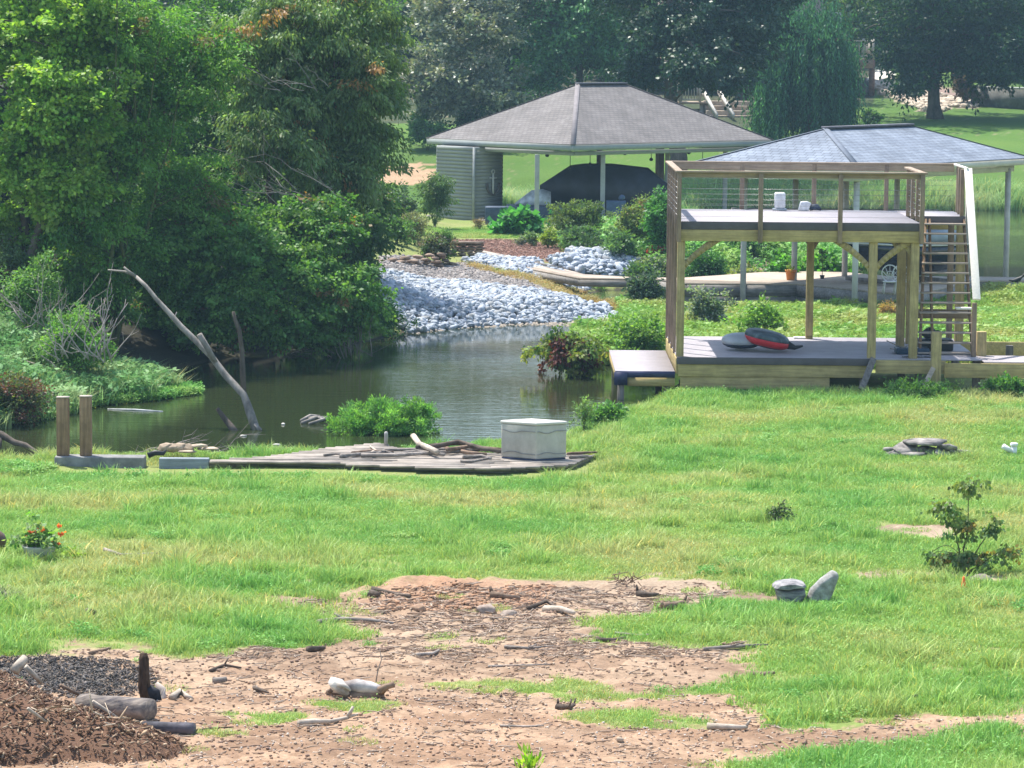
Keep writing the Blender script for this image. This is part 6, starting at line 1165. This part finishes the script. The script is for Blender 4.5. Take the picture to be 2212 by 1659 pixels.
# flagstone heap
mb = MB(); p = ong(1998, 985); rr = random.Random(12)
mb.stone((p.x, p.y+.1, p.z+.03), (.42,.30,.16), 5, sub=1, rough=.5)
def slab(cx, cy, z, rx, ry, th, rot, tx, ty, seed):
    r = random.Random(seed); n = 7; pts = [(rx*cos(2*pi*i/n)*r.uniform(.7, 1.1), ry*sin(2*pi*i/n)*r.uniform(.7, 1.1)) for i in range(n)]; M = Euler((tx, ty, rot)).to_matrix(); c = Vector((cx, cy, z)); mb.prism([c+M@Vector((x_, y_, 0)) for x_, y_ in pts], M@Vector((0, 0, th)))
for i, q in enumerate(((0,.1,.20,.40,.32,.045,.2,.05,-.02),(.12,.0,.16,.34,.28,.04,.9,-.06,.12),(-.32,.0,.10,.28,.26,.04,1.4,.08,-.38),(-.50,-.02,.04,.26,.22,.035,.4,.1,-.25),(.38,-.05,.08,.24,.22,.05,2.0,.35,.35),(.30,-.15,.05,.2,.2,.04,.3,.5,.2),(.58,.0,.04,.26,.18,.05,1.1,.05,.15),(-.25,-.22,.03,.3,.16,.035,.1,.12,-.05),(.72,.05,.03,.16,.1,.05,.2,0,.1),(-.62,.1,.06,.12,.1,.05,.6,0,0))):
    slab(p.x+q[0], p.y+q[1], p.z+q[2]+.02, q[3], q[4], q[5], q[6], q[7], q[8], i)
single("flagstone_heap", "low heap of broken flat flagstones in the grass, right", "stone heap", mb, simple("flagstone", (.31,.28,.255), .9, .35, 5, .8, col2=(.07,.065,.065)))
# white pipes
PVC = simple("white_pvc", (.78,.78,.76), .35, .02); t = thing("drain_pipe", "white plastic cleanout pipe with cap and slanted branch at the right edge", "pipe", tuple(ong(2188, 984)))
p = ong(2190, 984); mb = MB(); mb.tube([p-Vector((0,0,.05)), p+Vector((0,0,.17))], .055, 16); mesh_obj("riser", mb, PVC, t, True); mb = MB(); mb.lathe(p+Vector((0,0,.17)), [(.07, 0), (.07, .045), (.055, .055), (.01, .058)], 16); mesh_obj("pipe_cap", mb, PVC, t)
mb = MB(); mb.tube([p+Vector((-.02,0,.06)), p+Vector((-.2,-.03,.17))], .048, 14); mesh_obj("branch_pipe", mb, PVC, t, True)
# orange marker cone
p = ong(2081, 1287); mb = MB(); mb.lathe(p, [(.045, 0), (.043, .05), (.03, .15), (.014, .24), (.005, .25)], 14); single("marker_cone", "slim bright orange marker cone in the grass", "marker", mb, simple("orange_marker", (.85,.17,.03), .5, .04))
# flower pot and urn at left
p = ong(85, 1206); t = thing("planter", "low pale bowl planter with orange flowers at the left edge", "planter", tuple(p)); mb = MB(); mb.lathe(p, [(.14, 0), (.19, .05), (.225, .15), (.235, .175), (.20, .175), (.19, .15)], 24); mesh_obj("bowl", mb, simple("pale_bowl", (.46,.46,.43), .8, .1), t, True)
k = p.y/F_PX; cs = np.array([[p.x+rt_.gauss(0, .13), p.y+rt_.gauss(0, .1), p.z+.19+abs(rt_.gauss(0, .12))] for _ in range(34)]); V, Fa, C = foliage(R, cs, np.full(34, .1), 24, .07, np.array([[.13,.28,.06]]*20+[[.24,.34,.16]]*14), droop=.1, aspect=.4); mesh_obj("leaves", (V, [Fa]), LEAF, t, col=C)
fl = [(133,1152),(105,1165),(118,1174),(128,1135),(92,1142),(70,1148),(110,1190),(60,1160)]; cs = np.array([tuple(at(a, b, p.y-.03)) for a, b in fl]); V, Fa, C = foliage(R, cs, np.full(len(fl), .035), 26, .035, np.array([[.75,.16,.05]]*len(fl)), aspect=.5); mesh_obj("flowers", (V, [Fa]), LEAF, t, col=C)
p = ong(-14, 1195); mb = MB(); mb.lathe(p, [(.10, 0), (.15, .08), (.18, .18), (.15, .26), (.11, .29), (.10, .30)], 24); single("clay_urn", "rounded brown clay urn cut by the left edge", "urn", mb, simple("brown_clay", (.13,.075,.05), .5, .1), smooth=True)
V, Fa, C = foliage(R, np.array([tuple(ong(150, 1200)+Vector((0,0,.06))), tuple(ong(172, 1206)+Vector((0,0,.05)))]), np.array([.09,.08]), 40, .08, np.array([[.28,.42,.05]]*2), aspect=.4); single("yellow_weed", "bright yellow-green broad weed right of the planter", "weed", (V, [Fa]), LEAF, col=C)
# coal heaps and chip heap
def heap(name, label, poly, n, h, r0, r1, cols, stuffsoft=None, seed=3, core=None):
    rng = np.random.default_rng(seed); P = gpoly(poly); a = np.array(P); Q = np.stack([rng.uniform(a[:,0].min(), a[:,0].max(), n*5), rng.uniform(a[:,1].min(), a[:,1].max(), n*5)], 1); Q = Q[inpoly(Q[:,0], Q[:,1], P)][:n]
    d = pdist(Q[:,0], Q[:,1], P); dm = max(d.max(), .01); z = zterr(Q[:,0], Q[:,1]); mb = MB(); C = []
    for (x, y), dd, zz in zip(Q, d, z):
        c = cols[int(rng.integers(len(cols)))]; hh = h*(dd/dm)**.8; s = rng.uniform(r0, r1)*rng.choice([.7, 1, 1, 1.6]); before = mb.n; V, Fa = stone_shape(int(rng.integers(60)), .5, 0)
        V = V*np.array([s*rng.uniform(1, 2.6), s*rng.uniform(.4, .9), s*rng.uniform(.25, .7)])@np.array(Euler((rng.uniform(-.7, .7), rng.uniform(-.9, .9), rng.uniform(0, 6.28))).to_matrix()).T+np.array([x, y, zz+hh+rng.uniform(-.4, 1)*s])
        mb.addnp(V, Fa); C.append(np.tile(np.array(c)*rng.uniform(.6, 1.3), (mb.n-before, 1)))
    gx = np.linspace(a[:,0].min(), a[:,0].max(), 40); gy = np.linspace(a[:,1].min(), a[:,1].max(), 40); GX, GY = np.meshgrid(gx, gy); f = GX.ravel(); g = GY.ravel(); ins = inpoly(f, g, P); dd = pdist(f, g, P); zz = zterr(f, g)+np.where(ins, h*(dd/dm)**.8, -.12)-.01
    i = (np.arange(39)[:, None]*40+np.arange(39)[None]).ravel(); mb2 = np.stack([i, i+1, i+41, i+40], 1); before = mb.n; mb.addnp(np.stack([f, g, zz], 1), mb2); C.append(np.tile(np.array(cols[0])*.8, (mb.n-before, 1)))
    return single(name, label, "heap", mb, ROUGH, col=np.concatenate(C))
ROUGH = attrmat("rough_chips", .9, .15, 0, .4, 40)
heap("ash_heap", "low heap of dark charcoal and ash behind the fallen log", [(-60,1430),(40,1420),(130,1418),(250,1428),(330,1450),(350,1475),(300,1500),(200,1515),(60,1500),(-60,1490)], 8500, .03, .004, .017, [(.12,.11,.10),(.06,.055,.05),(.10,.09,.085),(.18,.155,.14),(.24,.18,.13),(.14,.12,.11)], seed=4)
heap("ash_heap", "small dark charcoal heap in the grass at the left edge", [(-60,1285),(0,1278),(60,1290),(75,1305),(30,1316),(-60,1318)], 900, .10, .012, .03, [(.05,.045,.05),(.10,.09,.09),(.16,.13,.12)], seed=5)
CHIPP = [(-420,1400),(-120,1420),(20,1470),(120,1520),(210,1560),(320,1590),(420,1620),(350,1648),(150,1650),(-420,1680)]; CHIPW = gpoly(CHIPP); _a = np.array(CHIPW); _q = np.stack([np.random.default_rng(1).uniform(_a[:,0].min(), _a[:,0].max(), 3000), np.random.default_rng(2).uniform(_a[:,1].min(), _a[:,1].max(), 3000)], 1); _q = _q[inpoly(_q[:,0], _q[:,1], CHIPW)]; CHIPD = float(pdist(_q[:,0], _q[:,1], CHIPW).max())
heap("chip_heap", "heap of reddish brown wood chips and bark in the bottom left corner", [(-420,1400),(-120,1420),(20,1470),(120,1520),(210,1560),(320,1590),(420,1620),(350,1648),(150,1650),(-420,1680)], 17000, .60, .005, .019, [(.17,.095,.06),(.22,.125,.075),(.11,.065,.045),(.34,.235,.15),(.42,.31,.21),(.09,.055,.04),(.19,.11,.065)], seed=6)
hz = [ ([(30,1450),(55,1420)], .05, "thick pale stake end at the top of the chip heap", PALEW), ([(55,1440),(90,1475)], .028, "pale split stick slanting down the chip heap's crest", PALEW), ([(200,1515),(258,1555)], .02, "long tan stick on the chip heap beside the log", PALEW), ([(60,1530),(100,1560)], .016, "thin tan stick halfway down the chip heap", PALEW), ([(130,1480),(170,1500)], .018, "brown split stick on the chip heap's upper right", BROWNW) ]
for i, (pts, r, lab, mt_) in enumerate(hz):
    (a, b), (c, d) = pts; Y = [32.6,32.6,32.0,31.0,33][i]; mb = MB(); P, Q_ = at(a, b, Y-.1), at(c, d, Y); mb.tube([P, P.lerp(Q_, .5), Q_], [r, r*.95, r*.8], 8, jit=.1); single("stick", lab, "stick", mb, mt_, "sticks on the chip heap")
rng_ = np.random.default_rng(17); mb = MB(); C_ = []
for i in range(420):
    a_, b_ = rng_.uniform(0, 300), 0; b_ = 1440+a_*.42+rng_.uniform(0, 1)**1.5*(150-a_*.25); P0 = ong(min(a_, 330), min(b_, 1625)); dd = float(pdist(np.array([P0.x]), np.array([P0.y]), CHIPW)[0]) if inpoly(np.array([P0.x]), np.array([P0.y]), CHIPW)[0] else 0
    L = rng_.uniform(.05, .24); dr = Vector(rng_.normal(size=3)*np.array([1, .6, .45])).normalized()*L; b0 = mb.n; P0 = at(a_, b_, 31.6+(1560-b_)*.006); P0.z = zt(P0.x, P0.y)+.60*min(1, dd/CHIPD)**.8+.02 if dd > 0 else zt(P0.x, P0.y)+.02
    mb.tube([P0, P0+dr*.5, P0+dr], [rng_.uniform(.004, .012)]*2+[.003], 5); C_.append(np.tile(np.array([(.42,.30,.2),(.25,.15,.1),(.15,.09,.07),(.5,.4,.3)][i % 4]), (mb.n-b0, 1)))
struct("splinters", mb, ROUGH, col=np.concatenate(C_), kind="stuff", label="splinters and thin roots sticking out of the chip heap")
# log, upright stump, small log
def log(label, a, b, r, mat, lift=1.0, name="log", cat="log", k=14, flare=0):
    P, Q_ = ong(*a), ong(*b); mb = MB(); n = 9; pts = [P.lerp(Q_, i/(n-1))+Vector((0,0,r*lift+random.gauss(0, r*.03))) for i in range(n)]; mb.tube(pts, [r*(1+random.uniform(-.05, .05))*(1+flare*(i/(n-1)-.5)) for i in range(n)], k, jit=.05); return single(name, label, cat, mb, mat, smooth=False)
log("thick charred grey log lying against the chip heap", (175,1545), (325,1556), .115, simple("charred_log", (.24,.20,.165), .9, .4, 4, .8, .2, (.4,3,3), col2=(.035,.035,.05)), .9)
log("smaller dark log in front of the thick charred one", (295,1582), (420,1586), .058, simple("small_charred", (.09,.085,.10), .85, .4, 5, .7), .9)
t = thing("upright_stump", "dark narrow broken stump standing upright beside the charred log", "stump", tuple(ong(315, 1500))); b = ong(318, 1512); mb = MB(); Y = b.y
mb.tube([at(316, 1508, Y), at(312, 1480, Y), at(311, 1450, Y), at(311, 1424, Y), at(311, 1411, Y)], [.07,.062,.056,.055,.035], 10, jit=.15); mesh_obj("stump_trunk", mb, simple("stump_dark", (.075,.05,.035), .95, .4, 9, 1.0, .1, (3,3,.8)), t)
mb = MB(); mb.tube([at(316, 1490, Y), at(335, 1500, Y), at(346, 1520, Y), at(330, 1540, Y-.1)], [.06,.07,.055,.02], 8, jit=.15); mb.tube([at(330, 1530, Y), at(350, 1548, Y-.1), at(378, 1552, Y-.2)], [.05,.03,.012], 7, jit=.1); mesh_obj("root", mb, CHAR, t)
mb = MB(); mb.tube([at(338, 1475, Y+.1), at(348, 1490, Y+.1), at(352, 1508, Y+.05), at(348, 1522, Y)], [.02,.05,.04,.03], 8, jit=.1); mesh_obj("bare_root", mb, simple("bare_root", (.52,.43,.37), .8, .1), t)
stick("white-topped small root right of the upright stump", [(372,1512),(388,1500),(402,1510),(415,1514)], .035, PALEW, lift=.03)
# white-and-dark driftwood lump in the middle of the dirt
t = thing("bleached_roots", "bleached white root lump with dark underside on the bare dirt", "root lump", tuple(ong(770, 1500)))
b = ong(765, 1503); Y = b.y
mb = MB(); mb.tube([at(716, 1470, Y), at(728, 1478, Y-.05), at(742, 1490, Y-.08), at(750, 1502, Y-.1)], [.05,.072,.055,.035], 9, jit=.22); mb.tube([at(732, 1478, Y-.1), at(748, 1484, Y-.14), at(758, 1492, Y-.15)], [.04,.025,.01], 7); mesh_obj("white_limb", mb, simple("bleached", (.62,.58,.52), .7, .25, 6, .5, col2=(.28,.23,.2)), t)
mb = MB(); mb.tube([at(742, 1482, Y+.05), at(770, 1482, Y+.05), at(800, 1486, Y+.05), at(826, 1492, Y+.05)], [.055,.078,.07,.04], 9, jit=.2); mesh_obj("grey_limb", mb, simple("greyed_limb", (.50,.45,.42), .75, .3, 4, .5, col2=(.2,.16,.15)), t)
mb = MB(); mb.tube([at(708, 1496, Y+.1), at(760, 1504, Y), at(830, 1500, Y+.05)], [.04,.05,.035], 8, jit=.2); mb.tube([at(820, 1494, Y), at(838, 1482, Y), at(852, 1478, Y)], [.05,.035,.03], 8, jit=.3); mb.tube([at(710, 1496, Y), at(722, 1484, Y)], [.02,.03], 6); mesh_obj("dark_roots", mb, CHAR if False else BROWNW, t)
mb = MB(); Y = ong(812, 1472).y; mb.tube([at(812, 1474, Y), at(816, 1450, Y), at(824, 1425, Y), at(820, 1400, Y)], [.008,.007,.006,.003], 5); mb.tube([at(816, 1450, Y), at(812, 1430, Y)], [.005,.002], 5); single("dead_sprout", "thin dry upright twig behind the bleached root lump", "twig", mb, TWIG)
sk = [("pale stick with knobbly dark right end, lower centre left", [(645,1568),(680,1566),(715,1566),(752,1556)], .036, PALEW, [(3,.05,.10,.022),(3,.09,.02,.02)]), ("tan club-shaped stick near the bottom right dirt", [(1530,1574),(1570,1577),(1600,1578),(1612,1576)], .035, PALEW, [(3,.04,.06,.02)]),
      ("dark short chunk of wood left of the dead sprout", [(666,1408),(700,1405)], .04, DARKW, []), ("long thin straight stick across the bare middle ground", [(1055,1442),(1120,1440),(1190,1437)], .016, TWIG, []), ("bare branch at the right tip of the brown ground", [(1520,1407),(1570,1403),(1632,1398)], .028, LOGM, [(1,.2,.05,.012),(2,.15,-.0,.012)]),
      ("dark angular root sticking up from the dirt in the lower middle", [(1205,1532),(1230,1534),(1240,1528)], .035, DARKW, [(0,.0,.07,.015),(1,.02,.08,.015),(2,.02,.06,.012)]), ("small black curled root at the right dirt margin", [(1770,1535),(1788,1535),(1793,1530)], .022, CHAR, [(2,-.03,.15,.012),(2,.05,.06,.01)]),
      ("dark flat broken branch in the lower right grass", [(1958,1512),(1985,1508),(2008,1509)], .028, DARKW, []), ("tan stub of wood in the lower right grass", [(1620,1462),(1650,1463),(1672,1458)], .032, BROWNW, []), ("red-brown broken stump piece before the grass tongue", [(1432,1318),(1455,1316),(1478,1308)], .055, BROWNW, [(0,-.02,.06,.03),(2,.03,.07,.02)]),
      ("long pale curved root on the orange soil, left part", [(686,1348),(740,1342),(800,1345),(850,1350)], .03, LOGM, [(1,-.1,.06,.02)]), ("leaning dark branch at the top left of the orange soil", [(805,1276),(830,1283),(860,1290),(885,1292)], .035, DARKW, []), ("dark chunk at the left edge of the bare soil", [(800,1288),(818,1290)], .05, DARKW, []),
      ("brown stump end on top of the orange mound", [(1063,1290),(1090,1296),(1122,1298)], .05, BROWNW, [(0,-.03,.08,.03)]), ("dark curved root in the middle of the debris patch", [(1140,1318),(1180,1304),(1200,1315),(1215,1328)], .03, DARKW, []), ("pale weathered limb in the middle of the debris patch", [(1175,1322),(1210,1322),(1240,1330)], .045, PALEW, []),
      ("thin pale twig left of the debris patch", [(905,1300),(945,1300),(975,1300)], .014, PALEW, []), ("brown pointed wood chunk before the right grass edge", [(1378,1288),(1400,1292),(1420,1290)], .045, DARKW, [(0,-.02,.10,.02)]), ("greyish stick in the field grass at the left", [(225,1190),(262,1202),(310,1200),(340,1198)], .025, LOGM, []),
      ("tiny reddish stick in the left grass by the dirt", [(195,1414),(220,1408),(238,1402)], .02, BROWNW, []), ("dark forked twig lying left of the bleached lump", [(455,1452),(485,1440),(520,1446)], .022, DARKW, [(1,.04,.07,.012)]), ("grey knobby root in the left bare ground", [(460,1478),(490,1474)], .045, LOGM, []),
      ("dark slanted splinter in the left bare ground", [(550,1490),(580,1500)], .025, DARKW, []), ("long brown stick in the bottom left dirt by the small log", [(420,1580),(470,1574),(505,1572)], .012, BROWNW, []), ("thin dark stick in the bottom right corner", [(1925,1600),(1970,1610),(2010,1605)], .016, DARKW, [(1,.15,.02,.008)]),
      ("straight grey stick low in the centre dirt", [(1080,1570),(1130,1572),(1175,1570)], .014, TWIG, []), ("dark curved stick right of centre in the debris band", [(1330,1370),(1380,1376),(1440,1372)], .02, LOGM, []), ("grey branch lying in the middle debris band", [(1090,1400),(1140,1404),(1200,1398)], .022, LOGM, [(1,.1,.04,.012)]),
      ("short dark branch stub above the middle debris band", [(1290,1385),(1325,1388),(1350,1382)], .03, DARKW, []), ("pale bent root just above the bleached lump", [(900,1418),(935,1416),(948,1408)], .024, TWIG, [])]
for lab, pts, r, mt_, fk in sk: stick(lab, pts, r, mt_, forks=fk, group="sticks on the bare ground")
mb = MB(); Y = ong(1350, 1262).y
for i in range(34): a = at(1350+rt_.gauss(0, 14), 1262-abs(rt_.gauss(0, 8)), Y+rt_.gauss(0, .05)); mb.tube([a, a+Vector((rt_.gauss(0, .09), rt_.gauss(0, .05), rt_.gauss(.02, .06)))], [.008,.004], 5)
single("root_ball", "dry tangled root ball at the top of the bare ground", "root ball", mb, BROWNW)
mb = MB(); p = ong(1830, 1142); mb.stone((p.x, p.y, p.z+.03), (.11,.06,.03), 5); mb.stone((p.x-.16, p.y+.2, p.z+.04), (.07,.05,.035), 6); single("pale_stones", "two small pale stones in the right field by dark soil", "stones", mb, simple("pale_field_stone", (.55,.48,.40), .8))
for i, (a, b, rx, rz, c, lab) in enumerate(((1050,1322,.13,.08,(.36,.28,.23),"rounded tan stone in the debris patch"),(905,1318,.10,.07,(.42,.27,.18),"orange-tan clod at the left of the debris patch"),(1100,1330,.12,.05,(.35,.28,.23),"flat tan stone right of the rounded one"),(620,1318,.09,.04,(.4,.3,.22),"flat clay clod left of the bare soil"),(960,1470,.03,.02,(.3,.22,.17),"small brown stone right of the bleached lump"),(1340,1600,.04,.03,(.5,.4,.3),"small pale stone in the bottom dirt"))):
    p = ong(a, b); mb = MB(); mb.stone((p.x, p.y, p.z+rz*.4), (rx, rx*.8, rz), 70+i, sub=2); single("soil_stone", lab, "stone", mb, simple("soil_stone%d" % i, c, .95, .2, 9, .7), "stones and clods on the bare ground")
# litter that nobody could count
def litter(name, label, poly, n, mk, s0, s1, thr=0, seed=1):
    rng = np.random.default_rng(seed); P = gpoly(poly) if poly is not None else None; a = np.array(P); Q = np.stack([rng.uniform(a[:,0].min(), a[:,0].max(), n*4), rng.uniform(a[:,1].min(), a[:,1].max(), n*4)], 1); Q = Q[inpoly(Q[:,0], Q[:,1], P)]; Q = Q[(fbm(Q[:,0], Q[:,1], .7, seed) > thr) & (dirtmask(Q[:,0], Q[:,1]) > .5)][:n]
    scatter(name, label, zsurf(Q)+np.array([0,0,.004]), rng.random(len(Q))*6.28, rng.uniform(s0, s1, len(Q)), mk)
def twig_ob(k):
    r = random.Random(k); mb = MB(); mb.tube([(-.5,0,.01),(-.15,r.uniform(-.08,.08),.04),(.2,r.uniform(-.08,.08),.02),(.5,0,.05)], [.03,.035,.03,.015], 5); 
    if k % 2: mb.tube([(.1,0,.03),(.3,.2,.1)], [.02,.008], 4)
    V, Fq = mb.arrays(); c = [(.34,.26,.20),(.22,.15,.105),(.46,.37,.29),(.29,.20,.15)][k % 4]; return bpy.data.objects.new("twig", npmesh("twig", V, Fq, ROUGH, np.tile(c, (len(V), 1))))
def clod_ob(k, c): V, Fa = stone_shape(k, .4, 0); return bpy.data.objects.new("clod", npmesh("clod", V*np.array([1, .8, .6]), [Fa], ROUGH, np.tile(c, (len(V), 1))))
tw = [twig_ob(k) for k in range(8)]
ALL = [(-260,1402),(560,1390),(740,1370),(610,1335),(600,1302),(900,1266),(1500,1260),(1640,1268),(1420,1338),(1640,1398),(1450,1502),(1720,1532),(2050,1558),(2420,1546),(2420,1590),(1900,1614),(1560,1720),(-260,1720)]
litter("wood_litter", "twigs and bark bits scattered over the bare ground", ALL, 2600, tw, .05, .20, .36, 5)
litter("debris_litter", "dense broken roots and twigs in the upper bare patch", [(680,1350),(640,1300),(900,1270),(1500,1262),(1640,1268),(1480,1316),(1230,1364),(1000,1362),(800,1356)], 1700, tw, .05, .26, .38, 6)
litter("debris_litter", "band of dark twigs across the middle of the bare ground", [(560,1395),(900,1372),(1300,1372),(1640,1392),(1560,1420),(1200,1430),(820,1420),(420,1425)], 1300, tw, .05, .2, .42, 7)
litter("dirt_clods", "earth clods and small stones all over the dirt", ALL, 7000, [clod_ob(k, c) for k, c in enumerate(((.34,.22,.15),(.42,.30,.21),(.28,.19,.13),(.5,.38,.28),(.30,.20,.15)))], .008, .032, .3, 8)
litter("pebbles", "pale pebbles sprinkled through the near dirt", [(-260,1500),(1500,1480),(2420,1546),(2420,1600),(1900,1614),(1560,1720),(-260,1720)], 3000, [clod_ob(k+9, c) for k, c in enumerate(((.55,.45,.36),(.44,.28,.19),(.6,.54,.48)))], .006, .02, .3, 9)
litter("clay_lumps", "orange clay crumbs on the low mound", [(820,1318),(850,1272),(1000,1262),(1200,1268),(1180,1300),(1100,1316),(950,1322)], 2200, [clod_ob(k+19, c) for k, c in enumerate(((.47,.29,.18),(.42,.24,.145),(.30,.19,.13)))], .012, .05, .05, 10)
